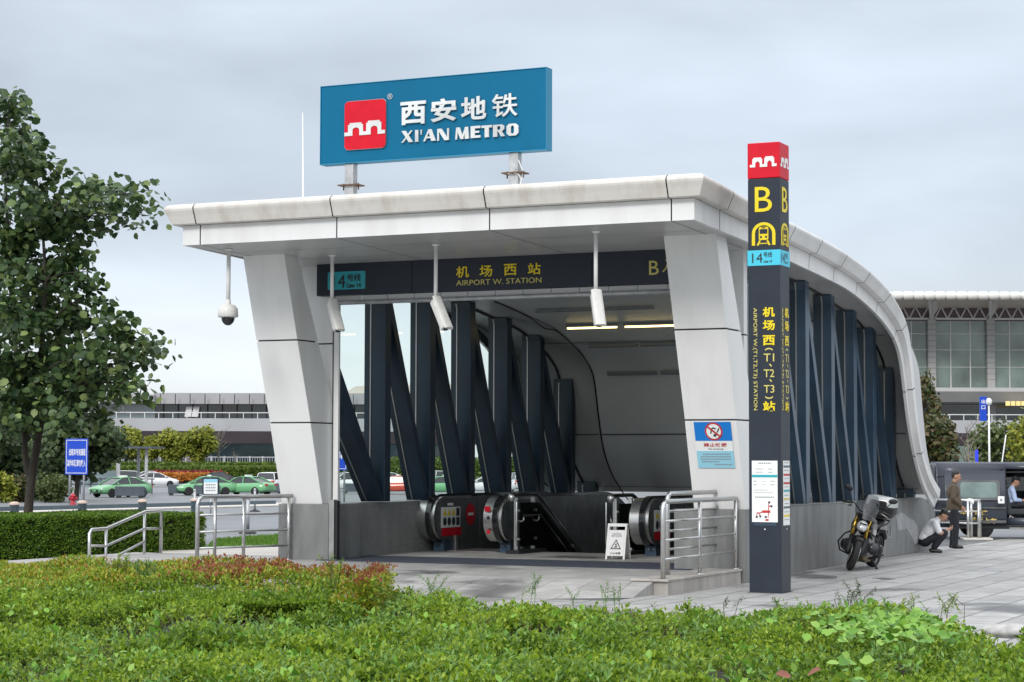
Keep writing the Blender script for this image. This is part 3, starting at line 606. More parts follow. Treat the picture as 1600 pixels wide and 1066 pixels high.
for px in (548.5, 805):
    p = onb(px, 290, -.39); x = p.x; c = MB(); c.box(x-.085, x+.085, -.47, -.31, -.05, b_-.021)
    po = c.build('post', M['galv'], bs, .01)
    zf = onb(px, 291 if px < 600 else 272, -.39).z - Z0
    c = MB(); c.box(x-.20, x+.20, -.53, -.25, zf, zf+.02); c.build('flange_plate', M['rust'], po)
    for sx in (-.15, .15):
        c = MB(); c.tube([(x+sx, -.39, zf-.07), (x+sx, -.39, zf+.05)], .014, 6); c.build('bolt', M['rust'], po)
    if px > 600:
        c = MB(); c.tube([(x-.10, -.49, .72), (x, -.50, .74), (x+.11, -.49, .70), (x+.14, -.45, .62), (x+.12, -.47, .45), (x-.02, -.49, .36), (x-.1, -.49, .1), (x-.12, -.48, -.02)], .012, 6); c.build('loose_cable', M['whitep'], po)
        c = MB(); c.tube([(x+.09, -.46, .95), (x+.16, -.42, .75), (x+.13, -.45, .52), (x+.12, -.45, .2), (x+.19, -.42, .0)], .01, 6); c.build('loose_cable', M['whitep'], po)
lr = tag(empty('lightning_rod', (OX, OY, 0), -TH), 'thin white lightning rod rising from the roof left of the blue sign', 'lightning rod')
p = onb(474, 305, 1.5); q = onb(473, 176, 1.5); c = MB(); c.tube([(p.x, p.y, 5.6), (p.x, p.y, 6.6), (q.x, q.y, q.z)], [.03, .022, .008], 8); c.build('rod', M['whitep'], lr)
c = MB(); c.lathe([(.09, 5.58), (.09, 5.62), (.035, 5.63), (.035, 5.8)], (p.x, p.y, 0)); c.build('rod_base', M['galv'], lr)

# ---------------------------------------------------------------- pylon sign
PA0, PA1, PB0, PB1, PH = .813, 1.314, -2.216, -1.742, 6.78
py_ = tag(empty('pylon_sign', Wd((PA0+PA1)/2, (PB0+PB1)/2), -TH), 'tall square station pylon with red cap, yellow letter B and posted timetable', 'pylon')
W2, D2 = (PA1-PA0)/2, (PB1-PB0)/2; PC_ = Wd((PA0+PA1)/2, (PB0+PB1)/2)
def pf(x, y):             # front face point -> local
    p = onb(x, y, PB0); return Vector((p.x-(PA0+PA1)/2, -D2, p.z))
zr, zcy0, zcy1 = pf(1192, 278.5).z, pf(1192, 391).z, pf(1192, 415).z
c = MB(); c.box(-W2, W2, -D2, D2, 0, zr-.004); c.build('shaft', M['charcoal'], py_, .012)
c = MB(); c.box(-W2-.003, W2+.003, -D2-.003, D2+.003, zr, PH); c.build('red_cap', M['red'], py_, .012)
c = MB(); c.box(-W2-.006, W2+.006, -D2-.006, D2+.006, zcy1, zcy0); band_ = c.build('line_band', M['cyan'], py_)
c = MB(); c.box(-W2-.02, W2+.02, -D2-.02, D2+.02, 0, .012); c.build('foot_joint', M['joint'], py_)
FX, FS = (1, 0, 0), (0, 1, 0)
def faces():                                   # (centre fn, x axis): front face and right face
    yield (lambda u, z, o=.004: (u*2*W2, -D2-o, z)), Vector((1, 0, 0)), 2*W2
    yield (lambda u, z, o=.004: (W2+o, u*2*D2, z)), Vector((0, 1, 0)), 2*D2
def fz(y): return pf(1192, y).z
def fpoly(mb, fn, pts, dep=.004, o=.004, mi=None):      # outline in (u fraction, z)
    a = [Vector(fn(u, z, o)) for u, z in pts]; b = [Vector(fn(u, z, o+dep)) for u, z in pts]; n = len(a)
    mb.add(a+b, [tuple(range(2*n-1, n-1, -1))[::-1]] + [(i, (i+1) % n, n+(i+1) % n, n+i) for i in range(n)], mi)
def ring(cx, cz, r0, r1, t0, t1, k=18):
    return [(cx+r1*math.cos(R_(t0+(t1-t0)*i/k)), cz+r1*math.sin(R_(t0+(t1-t0)*i/k))*1.0) for i in range(k+1)] + [(cx+r0*math.cos(R_(t1-(t1-t0)*i/k)), cz+r0*math.sin(R_(t1-(t1-t0)*i/k))) for i in range(k+1)]
for fn, X_, wd in faces():
    c = MB()
    zc, hh = (fz(245)+fz(261))/2, fz(245)-fz(261)
    poly = [(0, 0), (0, .26), (.09, .26), (.09, .80), (.13, .80), (.13, .93), (.42, .93), (.42, .80), (.46, .80), (.46, .26), (.54, .26), (.54, .86), (.58, .86), (.58, 1), (.87, 1), (.87, .86), (.91, .86), (.91, .26), (1, .26), (1, 0), (.82, 0), (.82, .42), (.735, .62), (.65, .42), (.65, 0), (.37, 0), (.37, .40), (.285, .6), (.20, .40), (.20, 0)]
    fpoly(c, fn, [((p[0]-.5)*.84, zc+(p[1]-.5)*hh) for p in poly], o=.006); c.build('wall_emblem', M['whitep'], py_)
    c = MB(); c.text('B', fn(0, (fz(292)+fz(331))/2), X_, (0, 0, 1), wd*.54, fz(292)-fz(331), .005, .0); c.build('exit_letter', M['yellow'], py_)
    # train in a tunnel
    c = MB(); z0, z1 = fz(383.5), fz(347.5); H = z1-z0; kx = 1/wd
    R1 = .35*wd; out = [(-.37, z0), (-.37, z1-.34*wd)] + [(-.37*math.cos(R_(t)), z1-.34*wd+.34*wd*math.sin(R_(t))) for t in range(0, 181, 15)] + [(.37, z0)]
    inn = [(.27, z0), (.27, z1-.34*wd)] + [(.27*math.cos(R_(t)), z1-.34*wd+.25*wd*math.sin(R_(t))) for t in range(0, 181, 15)] + [(-.27, z1-.34*wd), (-.27, z0)]
    fpoly(c, fn, out + inn)
    m0, m1 = z0+.26*H, z0+.80*H
    fpoly(c, fn, [(-.15, m0), (-.10, m0-.03*H), (.10, m0-.03*H), (.15, m0), (.15, m1-.05*H), (.11, m1), (-.11, m1), (-.15, m1-.05*H)])
    for s_ in (-1, 1): fpoly(c, fn, [(s_*.09, m0-.04*H), (s_*.14, m0-.04*H), (s_*.22, z0), (s_*.15, z0)] if s_ > 0 else [(-.15, z0), (-.22, z0), (-.14, m0-.04*H), (-.09, m0-.04*H)])
    fpoly(c, fn, [(-.12, z0+.06*H), (.12, z0+.06*H), (.11, z0+.10*H), (-.11, z0+.10*H)])
    c.build('train_pictogram', M['yellow'], py_)
    c = MB(); fpoly(c, fn, [(-.12, m0+.24*H), (.12, m0+.24*H), (.12, m1-.10*H), (-.12, m1-.10*H)], .003, .0085); fpoly(c, fn, [(-.06, m1-.06*H), (.06, m1-.06*H), (.06, m1-.02*H), (-.06, m1-.02*H)], .003, .0085)
    for s_ in (-1, 1): fpoly(c, fn, [(s_*.08+.035*math.cos(R_(t)), m0+.10*H+.035*wd*math.sin(R_(t))) for t in range(0, 360, 36)], .003, .0085)
    c.build('pictogram_detail', M['charcoal'], py_)
    c = MB(); zc = (zcy0+zcy1)/2; c.text('14', fn(-.20, zc, .007), X_, (0, 0, 1), wd*.33, (zcy0-zcy1)*.62, .003, .0); c.text('号线', fn(.13, zc+.045, .007), X_, (0, 0, 1), wd*.27, (zcy0-zcy1)*.36, .003, .01); c.text('Line 14', fn(.13, zc-.055, .007), X_, (0, 0, 1), wd*.26, .045, .003, .02)
    c.build('line_lettering', M['ink'], band_)
    c = MB()
    for ch, y in (('机', 488), ('场', 508.5), ('西', 532), ('站', 635)): c.text(ch, fn(.15, fz(y)), X_, (0, 0, 1), wd*.38, fz(0)-fz(15.5), .005, .028)
    c.build('station_name', M['yellow'], py_)
    c = MB()
    for ch, y, hh in (('T1', 559, 12), ('T2', 583.5, 12), ('T3', 608, 12)): c.text(ch, fn(.15, fz(y)), X_, (0, 0, 1), wd*.33, fz(0)-fz(hh), .004, .005)
    for y in (571, 595): c.text('、', fn(.20, fz(y)), X_, (0, 0, 1), wd*.09, fz(0)-fz(5), .004, .03)
    for y, up in ((547, 1), (620.5, -1)): fpoly(c, fn, [(.15+.14*math.cos(R_(t)), fz(y)+up*(-.02+.05*math.sin(R_(t)))) for t in range(20, 161, 20)] + [(.15+.11*math.cos(R_(t)), fz(y)+up*(-.02+.03*math.sin(R_(t)))) for t in range(160, 19, -20)], .003)
    c.text('AIRPORT W.(T1,T2,T3) STATION', fn(-.29, (fz(481)+fz(641))/2), (0, 0, -1), X_, fz(481)-fz(641), wd*.15, .004, .004)
    c.build('terminal_lettering', M['paleyel'], py_)
# posters
def poster(x0, x1, y0, y1): return [(x0, y1), (x1, y1), (x1, y0), (x0, y0)]
FN = list(faces()); fn, X_, wd = FN[0]
c = MB(); fpoly(c, fn, poster(-.40, .40, fz(720), fz(816)), .004); po = c.build('timetable_poster', M['poster'], py_)
rnd = random.Random(4); c = MB()
def lines(mb, fn, u0, u1, z, n, th=.010, gap=.35):
    u = u0; w_ = (u1-u0)/n
    for i in range(n): fpoly(mb, fn, poster(u+i*w_, u+(i+1-gap)*w_, z+th/2, z-th/2), .0015, .0085)
for y, a, b, n, th in ((724, -.2, .22, 7, .018), (733, -.28, -.05, 6, .012), (738, -.28, -.05, 6, .012), (733, .12, .25, 3, .014), (738, .12, .25, 3, .014), (752, -.34, -.24, 2, .014), (757.5, -.34, -.24, 2, .014), (752, .18, .32, 3, .014), (757.5, .18, .32, 3, .014), (752, -.12, .06, 7, .006), (757, -.12, .06, 7, .006), (766, -.34, .1, 16, .009), (770, -.34, .26, 22, .009), (777, -.30, .30, 11, .02)): lines(c, fn, a, b, fz(y), n, th)
c.build('small_print', M['inkgrey'], po)
c = MB(); fpoly(c, fn, poster(-.395, .395, fz(742), fz(746)), .0015, .0085); c.build('line_bar', M['cyanD'], po)
c = MB(); zz = lambda y: fz(y)
fpoly(c, fn, poster(-.08, .17, zz(797.5), zz(801.5)), .002, .0085)
for pts in ([(.12, 799), (.12, 784)], [(.12, 800), (.10, 809)], [(-.08, 800), (-.16, 802), (-.24, 801.5), (-.25, 806)], [(-.18, 801.5), (-.17, 806)], [(.13, 791), (.19, 791)]):
    for (u0, y0), (u1, y1) in zip(pts, pts[1:]):
        if abs(u1-u0) > .03: fpoly(c, fn, [(u0, zz(y0)-.009), (u1, zz(y1)-.009), (u1, zz(y1)+.009), (u0, zz(y0)+.009)], .002, .0085)
        else: fpoly(c, fn, [(u0-.012, zz(y0)), (u0+.012, zz(y0)), (u1+.012, zz(y1)), (u1-.012, zz(y1))][::1 if y1 < y0 else -1], .002, .0085)
fpoly(c, fn, poster(.02, .12, zz(811), zz(814)), .002, .0085); c.build('route_map', M['inkred'], po)
c = MB()
for u, y in ((.14, 785), (.21, 791), (-.25, 808), (-.14, 807), (.03, 808)): fpoly(c, fn, poster(u-.03, u+.03, zz(y-1.6), zz(y+1.6)), .002, .0088)
c.build('exit_marks', M['ink'], po)
c = MB(); fpoly(c, fn, poster(-.34, .36, fz(817.5), fz(821.5)), .003); c.build('caption_strip', M['navylite'], py_)
fs, Xs, ws = FN[1]
c = MB(); fpoly(c, fs, poster(-.30, .36, fz(720), fz(821)), .004); po = c.build('side_poster', M['poster'], py_)
for y, ml in ((729, 'navylite'), (742, 'inkred'), (755, 'inkred'), (767, 'cyanD'), (780, 'paleyel'), (793, 'navylite'), (806, 'yellow')):
    c = MB(); fpoly(c, fs, poster(-.28, .34, fz(y-1.6), fz(y+1.6)), .002, .0085); c.build('colour_bar', M[ml], po)
c = MB()
for y in (723, 735, 748, 761, 774, 787, 800, 812): lines(c, fs, -.2, .28, fz(y), 5, .012)
c.build('small_print', M['inkgrey'], po)
for fn_, u in ((fn, 0.0), (fs, .05)):
    c = MB(); fpoly(c, fn_, [(u+.02*math.cos(R_(t)), fz(827)+.011*math.sin(R_(t))) for t in range(0, 360, 30)], .006); c.build('lock', M['whitep'], py_)

# ---------------------------------------------------------------- cameras under the canopy
def tube_obj(name, pts, r, mtl, parent, n=10):
    c = MB(); c.tube(pts, r, n); return c.build(name, mtl, parent)
def bullet(px, py, b, z1, yaw, label):
    p = onb(px, py, b); zt = Sz(b)-.004
    r = tag(empty('security_camera', Wd(p.x, b, zt), -TH), label, 'camera', 'tube cameras hanging under the canopy')
    L = zt - z1; c = MB(); c.tube([(0, 0, 0), (0, 0, -L)], .032, 12); c.lathe([(.07, 0), (.07, -.015), (.035, -.03)], (0, 0, 0)); c.build('drop_pole', M['whitep'], r)
    c = MB(); c.ball((0, 0, -L-.02), .055); c.build('swivel', M['offwhite'], r)
    d = Vector((math.sin(yaw)*.55, -math.cos(yaw)*.35, -.78)).normalized(); c = MB(); a_ = Vector((0, 0, -L-.06))
    x = d.cross(Vector((0, 0, 1))).normalized(); y = x.cross(d)
    pts = [(.085*math.copysign(abs(math.cos(t))**.6, math.cos(t)), .08*math.copysign(abs(math.sin(t))**.6, math.sin(t))) for t in [2*math.pi*k/16 for k in range(16)]]
    c.prism(pts, a_ - d*.06 + y*.02, x, y, d*.56); bd = c.build('housing', M['offwhite'], r, .018)
    c = MB(); c.prism([(q[0]*1.12, q[1]*1.1) for q in pts[1:8]] + [(-.09, .0)], a_ - d*.10 + y*.03, x, y, d*.64); c.build('sunshield', M['offwhite'], bd, .006)
    c = MB(); c.lathe([(.055, 0), (.05, .012)], a_ + d*.5 + y*.02, d); c.build('lens', M['blackgloss'], bd)
bullet(519, 440, -.9, onb(519, 474, -.9).z, .75, 'left bullet camera on a white pole in front of the teal line 14 plate')
bullet(681, 420, -1.6, onb(681, 470, -1.6).z, .95, 'middle bullet camera on a white pole left of the yellow station name')
bullet(931, 420, -2.2, onb(931, 460, -2.2).z, .45, 'right bullet camera on a white pole nearest the right column')
p = onb(357.5, 392, -2.2); zt = Sz(-2.2)-.004
r = tag(empty('dome_camera', Wd(p.x, -2.2, zt), -TH), 'white dome camera with dark globe hanging at the left corner of the canopy', 'camera')
L = zt - onb(357, 470, -2.2).z; c = MB(); c.tube([(0, 0, 0), (0, 0, -L)], .035, 12); c.lathe([(.075, 0), (.075, -.015), (.036, -.03)]); c.build('drop_pole', M['whitep'], r)
c = MB(); c.lathe([(.04, -L+.02), (.05, -L-.06), (.12, -L-.08), (.165, -L-.14), (.175, -L-.27), (.155, -L-.285), (.0, -L-.29)], n=28); c.build('housing', M['offwhite'], r)
c = MB(); c.ball((0, 0, -L-.285), (.115, .115, .14), 20, 12); c.build('globe', M['blackgloss'], r)

# ---------------------------------------------------------------- notices on the right column and pier
th_ = math.atan2(.43, 1.43)                     # lean of the column front
n_ = tag(empty('no_smoking_notice', (OX, OY, 0), -TH), 'blue and white no smoking notice stuck to the right leaning column', 'notice')
def oncol(x, y):                               # on the leaning front face: b as a function of z
    b = -.1
    for _ in range(20):
        p = onb(x, y, b); b = .08 - (p.z-1.187)*.3 - .012
    p = onb(x, y, b); return Vector((p.x, b, p.z))
ex = Vector((1, 0, 0)); A0, A1, B0 = oncol(1086, 659.5), oncol(1139, 659.5), oncol(1094, 731)
ey = (Vector((0, .08-(B0.z-1.187)*.3-.012, B0.z)) - Vector((0, A0.y, A0.z))); ey.x = 0; Hn = ey.length; ey = -ey.normalized(); en = ex.cross(ey)
if en.y > 0: en = -en
Wn = .63; x0 = (A0.x+oncol(1143, 731).x)/2 - Wn/2 + .02; O0 = Vector((x0, A0.y, A0.z))
def npt(u, v, o=0): return O0 + ex*(u*Wn) - ey*(v*Hn) + en*o
def npoly(mb, pts, o, dep=.0025):
    a = [npt(u, v, o) for u, v in pts]; b = [q+en*dep for q in a]; n = len(a)
    mb.add(a+b, [tuple(range(n, 2*n))] + [(i, (i+1) % n, n+(i+1) % n, n+i) for i in range(n)])
c = MB(); npoly(c, [(0, 0), (1, 0), (1, 1), (0, 1)], .0); c.build('sheet', M['poster'], n_)
M['noticeblue'] = mat('notice_blue', (.0, .19, .62), .35); M['noticelight'] = mat('notice_light_blue', (.30, .62, .76), .35)
c = MB(); npoly(c, [(0, 0), (1, 0), (1, .41), (0, .41)], .003); c.build('blue_field', M['noticeblue'], n_)
c = MB(); npoly(c, [(0, .63), (1, .63), (1, 1), (0, 1)], .003); c.build('light_field', M['noticelight'], n_)
asp = Wn/Hn
def circ(cx, cy, r, k=28): return [(cx + r*math.cos(2*math.pi*i/k), cy + r*asp*math.sin(2*math.pi*i/k)) for i in range(k)]
c = MB(); npoly(c, circ(.52, .205, .24), .006); sy = c.build('prohibition_ring', M['inkred'], n_)
c = MB(); npoly(c, circ(.52, .205, .195), .009); c.build('white_disc', M['poster'], sy)
c = MB(); npoly(c, [(.42, .25), (.46, .14), (.52, .11), (.60, .14), (.57, .16), (.52, .14), (.48, .17), (.46, .25)], .012); npoly(c, [(.52, .26), (.60, .26), (.57, .32), (.50, .31)], .012); npoly(c, [(.60, .22), (.66, .13), (.69, .14), (.63, .23)], .012); c.build('cigarette_outline', M['ink'], sy)
c = MB(); npoly(c, [(.33, .10), (.365, .075), (.72, .31), (.685, .335)], .015); c.build('slash', M['inkred'], sy)
def ntext(mb, body, u, v, wd, ht, bold=0, o=.004): mb.text(body, npt(u, v, o), ex, ey, wd*Wn, ht*Hn, .003, bold)
c = MB(); ntext(c, '禁止吸烟', .52, .50, .62, .085, .02); c.build('chinese_warning', M['inkred'], n_)
c = MB(); ntext(c, 'No smoking', .53, .59, .40, .04, .01); c.build('english_warning', M['ink'], n_)
c = MB()
for v, u0, u1, n in ((.70, .17, .92, 13), (.755, .10, .93, 14), (.81, .10, .93, 14), (.865, .12, .6, 8), (.925, .45, .95, 12)):
    for i in range(n): w_ = (u1-u0)/n; npoly(c, [(u0+i*w_, v-.013), (u0+(i+.7)*w_, v-.013), (u0+(i+.7)*w_, v+.013), (u0+i*w_, v+.013)], .006, .0015)
c.build('small_print', M['inkgrey'], n_)
n_ = tag(empty('warning_plate', (OX, OY, 0), -TH), 'narrow dark blue warning plate on the pier behind the pylon', 'sign')
p0, p1 = onb(1162, 676, .755), onb(1163, 734, .755); c = MB(); c.box(p0.x-.02, p0.x+.30, .735, .755, p1.z, p0.z); c.build('plate', M['roadblue'], n_)
c = MB(); zc = p0.z-.17; c.prism([(p0.x+.03, zc-.07), (p0.x+.25, zc-.07), (p0.x+.14, zc+.11)], (0, .734, 0), (1, 0, 0), (0, 0, 1), (0, -.004, 0)); c.build('warning_triangle', M['yellow'], n_)
c = MB()
for k, s_ in enumerate('当心触电'): c.text(s_, (p0.x+.08, .734, p0.z-.36-.085*k), (1, 0, 0), (0, 0, 1), .07, .06, .003, .01)
c.build('warning_lettering', M['whitep'], n_)

# ---------------------------------------------------------------- escalators
def ribbon(mb, path, r0, r1, a0, a1, mi=None):         # path: [(b, z, nb, nz)], band between offsets r0 and r1
    n = len(path); rows = []
    for a, r in ((a0, r1), (a1, r1), (a1, r0), (a0, r0), (a0, r1)): rows.append([Vector((a, p[0]+p[2]*r, p[1]+p[3]*r)) for p in path])
    for q in range(4): mb.strip([rows[q], rows[q+1]], mi, q in (0, 2))
    for i in (0, n-1): mb.add([rows[q][i] for q in range(4)], [(0, 1, 2, 3)], mi, False)
def esc_path(b_end=14.0, rr=.45, bc=4.12, zc=.85):
    P = [(bc + .35, zc, 0, -1)] + [(bc, zc, -math.sin(R_(t)), -math.cos(R_(t))) for t in range(0, 181, 12)]
    P += [(bc + .4*k, zc, 0, 1) for k in range(1, 12)]
    b0 = bc + 4.8
    for t in range(0, 31, 5): P.append((b0 + 2.6*math.sin(R_(t)), zc - 2.6*(1-math.cos(R_(t))), math.sin(R_(t)), math.cos(R_(t))))
    b1, z1 = P[-1][0], P[-1][1]
    for k in range(1, 6): P.append((b1 + .8*k, z1 - .8*k*math.tan(R_(30)), .5, .866))
    return P
EP = esc_path()
def balustrade(parent, ac):
    c = MB(); top = [p for p in EP]; o = [Vector((p[0]+p[2]*.41, p[1]+p[3]*.41)) for p in top]
    e = o[-1]; poly = [(q.x, q.y) for q in o] + [(e.x, e.y-1.2)] + [(9.4, -.9), (4.9, .15), (4.55, .42)]
    c2 = MB(); bz(c2, poly, ac-.16, ac+.13); ob = c2.build('balustrade', M['dark'], parent)
    c = MB(); ribbon(c, EP, .412, .47, ac-.03, ac+.075); c.build('handrail', M['blackgloss'], ob)
    c = MB(); ribbon(c, EP[:20], .40, .435, ac-.23, ac-.03); c.build('newel_drum', M['steel'], ob)
    c = MB(); ribbon(c, EP[:20], .37, .425, ac+.08, ac+.145); c.build('newel_ring', M['steel'], ob)
    c = MB(); c.box(ac-.10, ac+.12, 4.16, 4.6, .2, .45); c.build('pedestal', M['navylite'], ob, .005)
    for db in (.03, .14):
        c = MB(); c.lathe([(.014, 0), (.010, .012)], (ac-.06+db, 4.16, .33), (0, -1, 0), 8); c.build('bolt', M['steel'], ob)
    c = MB(); c.box(ac+.10, ac+.16, 4.62, 4.72, .2, .5); c.build('skirt_strip', M['steel_dull'], ob)
    c = MB()
    for b_ in (5.75, 6.75): c.box(ac+.131, ac+.134, b_, b_+.012, .47, 1.24)
    c.build('panel_joint', M['steel_dull'], ob)
    return ob
def sticker(ob, ac, red=True):
    a = ac+.134; x = (0, 1, 0); z = (0, 0, 1)
    def q(mb, b0, b1, z0, z1, o=0, dep=.003): mb.box(a+o, a+o+dep, b0, b1, z0, z1)
    c = MB(); q(c, 4.02, 4.86, .66, 1.06); st = c.build('warning_sticker', M['poster'], ob)
    c = MB(); q(c, 4.06, 4.90, .50, .655); c.build('red_banner', M['red'], st)
    c = MB()
    for k in range(3):
        b0 = 4.10+k*.19; bz(c, [(b0, .90), (b0+.16, .90), (b0+.08, 1.04)], a+.004, a+.006)
    c.build('warning_triangle', M['yellow'], st)
    c = MB()
    for k in range(3):
        b0 = 4.18+k*.19; bz(c, [(b0+.075*math.cos(R_(t)), .78+.085*math.sin(R_(t))) for t in range(0, 360, 30)], a+.004, a+.006)
    q(c, 4.68, 4.82, .88, 1.04, .004, .002); q(c, 4.68, 4.82, .70, .86, .004, .002); c.build('prohibition_symbol', M['ink'], st)
    c = MB(); q(c, 4.30, 4.55, 1.09, 1.14); c.build('maker_label', M['whitep'], ob)
def no_entry(ob, ac):
    a = ac+.134; c = MB(); bz(c, [(5.32+.20*math.cos(R_(t)), .90+.22*math.sin(R_(t))) for t in range(0, 360, 15)], a, a+.004); ne = c.build('no_entry_sticker', M['red'], ob)
    c = MB(); c.box(a+.005, a+.007, 5.20, 5.44, .875, .93); c.build('white_bar', M['whitep'], ne)
for acs, lbl in (((-7.70, -6.26), 'left escalator with steel drum ends and red no entry oval, beside the left wall'), ((-3.26, -1.9), 'right escalator partly behind the railing, right of the wet floor sign')):
    es = tag(empty('escalator', (OX, OY, 0), -TH), lbl, 'escalator', 'escalators down to the station')
    for k, ac in enumerate(acs):
        ob = balustrade(es, ac)
        if k == 0: sticker(ob, ac); 
        if k == 0 and acs[0] < -5: no_entry(ob, ac)
        if k == 1:
            c = MB(); a = ac-.235
            for z0, z1, mtl in ((.95, 1.18, 'red'), (.55, .68, 'red')): pass
            c.box(ac-.19, ac-.07, 3.668, 3.672, 1.0, 1.10); c.build('red_label', M['red'], ob); c = MB(); c.box(ac-.16, ac-.09, 3.70, 3.704, .58, .65); c.build('red_label', M['red'], ob)
            c = MB(); c.lathe([(.035, 0), (.03, .02)], (ac-.12, 3.69, .88), (0, -1, 0), 12); c.build('stop_button', M['black'], ob)
    a0, a1 = acs[0]+.14, acs[1]-.24; c = MB(); c.box(a0, a1, 4.3, 5.6, .17, .212)
    for k in range(22): c.box(a0, a1, 5.6+k*.4, 5.6+(k+1)*.4, .2-.23*(k+1)-.5, .2-.23*(k+1)*(1 if k > 1 else .4))
    c.build('steps', M['steel_dull'], es)
# ---------------------------------------------------------------- stair railings between the escalators
def stair_rail(a, label, flip):
    r = tag(empty('stair_railing', (OX, OY, 0), -TH), label, 'railing', 'glass stair railings')
    c = MB(); c.box(a-.14, a+.14, 3.75, 5.0, .2, .27); c.prism([(5.0, .27), (5.0, .1), (11, -3.35), (11, -3.18)], (a-.14, 0, 0), (0, 1, 0), (0, 0, 1), (.28, 0, 0)); c.build('base', M['black'], r)
    for b_, z0, z1 in ((3.95, .27, 1.27), (4.72, .27, 1.27), (6.6, -.8, .28), (8.6, -1.95, -.87)):
        c = MB(); c.box(a-.05, a+.03, b_-.035, b_+.035, z0, z1); p = c.build('post', M['steel'], r, .006)
        for dz in (.2, .75):
            c = MB(); c.lathe([(.03, 0), (.03, .03)], (a+.03, b_, z0+dz), (1, 0, 0), 8); c.build('glass_clamp', M['steel_dull'], p)
    c = MB(); c.prism([(3.98, .33), (4.7, .33), (11, -3.1), (11, -2.3), (4.85, 1.17), (3.98, 1.17)], (a+.045, 0, 0), (0, 1, 0), (0, 0, 1), (.012, 0, 0)); c.build('glass_panel', M['cglass'], r)
    c = MB(); c.tube([(a, 3.72, 1.22), (a, 3.74, 1.29), (a, 3.82, 1.325), (a, 4.78, 1.325), (a, 4.95, 1.27), (a, 11, -2.13)], .038, 10); c.build('handrail', M['blackgloss'], r)
    c = MB(); c.ball((a, 3.70, 1.27), (.07, .06, .08)); c.build('rail_end', M['steel'], r)
    s_ = 1 if not flip else -1
    c = MB(); c.tube([(a+.12*s_, 3.98, .92), (a+.12*s_, 4.75, .92), (a+.12*s_, 11, -2.6)], .022, 8); c.build('lower_handrail', M['blackgloss'], r)
    for b_, z in ((4.0, .92), (4.7, .92), (6.6, -.12)):
        c = MB(); c.tube([(a, b_, z-.09), (a+.08*s_, b_, z-.11), (a+.12*s_, b_, z-.08), (a+.12*s_, b_, z-.02)], .015, 8); c.build('rail_bracket', M['steel'], r)
    c = MB(); c.tube([(a-.1*(-s_), 3.74, 1.22), (a+.1*s_, 3.72, 1.18), (a+.1*s_, 3.72, .45), (a+.1*s_, 3.76, .36)], .018, 8); c.build('drop_rail', M['steel'], r)
stair_rail(-5.90, 'left glass stair railing with black handrail between escalator and stairs', False)
stair_rail(-3.86, 'right glass stair railing with black handrail behind the wet floor sign', True)
# ---------------------------------------------------------------- wet floor sign
wf = tag(empty('wet_floor_sign', Wd(-3.38, 2.88, .2), -TH+.05), 'white folding wet floor sign standing on the floor between the escalators', 'floor sign')
for s_ in (1, -1):
    f_ = lambda x, z, o=0: Vector((x, s_*(-.17 + .15*(z/.62)) - s_*o, z))
    def q(mb, x0, x1, z0, z1, o=0, t=.012):
        P = [f_(x0, z0, o), f_(x1, z0, o), f_(x1, z1, o), f_(x0, z1, o)]; B = [p + Vector((0, -s_*t, 0)) for p in P]
        mb.add(P+B, [(3, 2, 1, 0), (4, 5, 6, 7), (0, 1, 5, 4), (1, 2, 6, 5), (2, 3, 7, 6), (3, 0, 4, 7)])
    c = MB(); q(c, -.185, -.15, 0, .64); q(c, .15, .185, 0, .64); q(c, -.15, .15, .585, .64, -.001); q(c, -.15, .15, .06, .52, .001); lf = c.build('leaf', M['offwhite'] if s_ < 0 else M['whitep'], wf, .004)
    if s_ > 0:
        X = Vector((1, 0, 0)); Y = (f_(0, .6)-f_(0, 0)).normalized()
        c = MB(); c.text('CAUTION', f_(0, .455, .016), X, Y, .17, .03, .002, .0); c.text('WET FLOOR', f_(0, .415, .016), X, Y, .21, .03, .002, .0); c.text('小心地滑', f_(0, .11, .016), X, Y, .20, .045, .002, .015); c.build('lettering', M['ink'], lf)
        c = MB(); tri = [(-.105, .18), (.105, .18), (0, .36)]; tin = [(-.075, .197), (.075, .197), (0, .327)]
        for i in range(3):
            j = (i+1) % 3; c.add([f_(*tri[i], .015), f_(*tri[j], .015), f_(*tin[j], .015), f_(*tin[i], .015)], [(0, 1, 2, 3)])
        for pl in ([(-.03, .21), (0, .25), (.03, .24), (.02, .22)], [(-.02, .25), (.015, .26), (.02, .285), (-.01, .28)], [(-.05, .205), (.05, .205), (.05, .21), (-.05, .21)]): c.add([f_(x, z, .015) for x, z in pl], [(0, 1, 2, 3)])
        c.build('slip_triangle', M['ink'], lf)
# ---------------------------------------------------------------- steel railings
def frame_rail(name, a, b0, b1, posts, z0, ztop, bars, label, r=.032, curl=True, cat='railing', group=None):
    o = Wd(a, b0, z0); R = tag(empty(name, o, -TH), label, cat, group); L = b1-b0; H = ztop-z0
    c = MB(); pts = [(0, 0, 0), (0, 0, H-.12), (0, .03, H-.04), (0, .11, H), (0, L+.02, H)] if curl else [(0, 0, H), (0, L, H)]
    c.tube(pts, r*1.15, 12); c.build('top_rail', M['steel'], R)
    for b_ in posts:
        c = MB(); c.tube([(0, b_-b0, 0), (0, b_-b0, H-.02)], r, 10); p = c.build('post', M['steel'], R)
        c = MB(); c.lathe([(r*2, 0), (r*1.9, .015), (r*1.05, .02)], (0, b_-b0, 0), n=14); c.build('foot_collar', M['steel_dull'], p)
    for z in bars:
        c = MB(); c.tube([(0, .0, z-z0), (0, L, z-z0)], r*.62, 8); c.build('bar', M['steel'], R)
    return R
frame_rail('railing', -.14, -3.33, -.05, (-1.75, -.05), .235, 1.37, (.52, .80, 1.08), 'steel tube railing on the beige kerb, nearer the pylon', group='railings on the beige kerb')
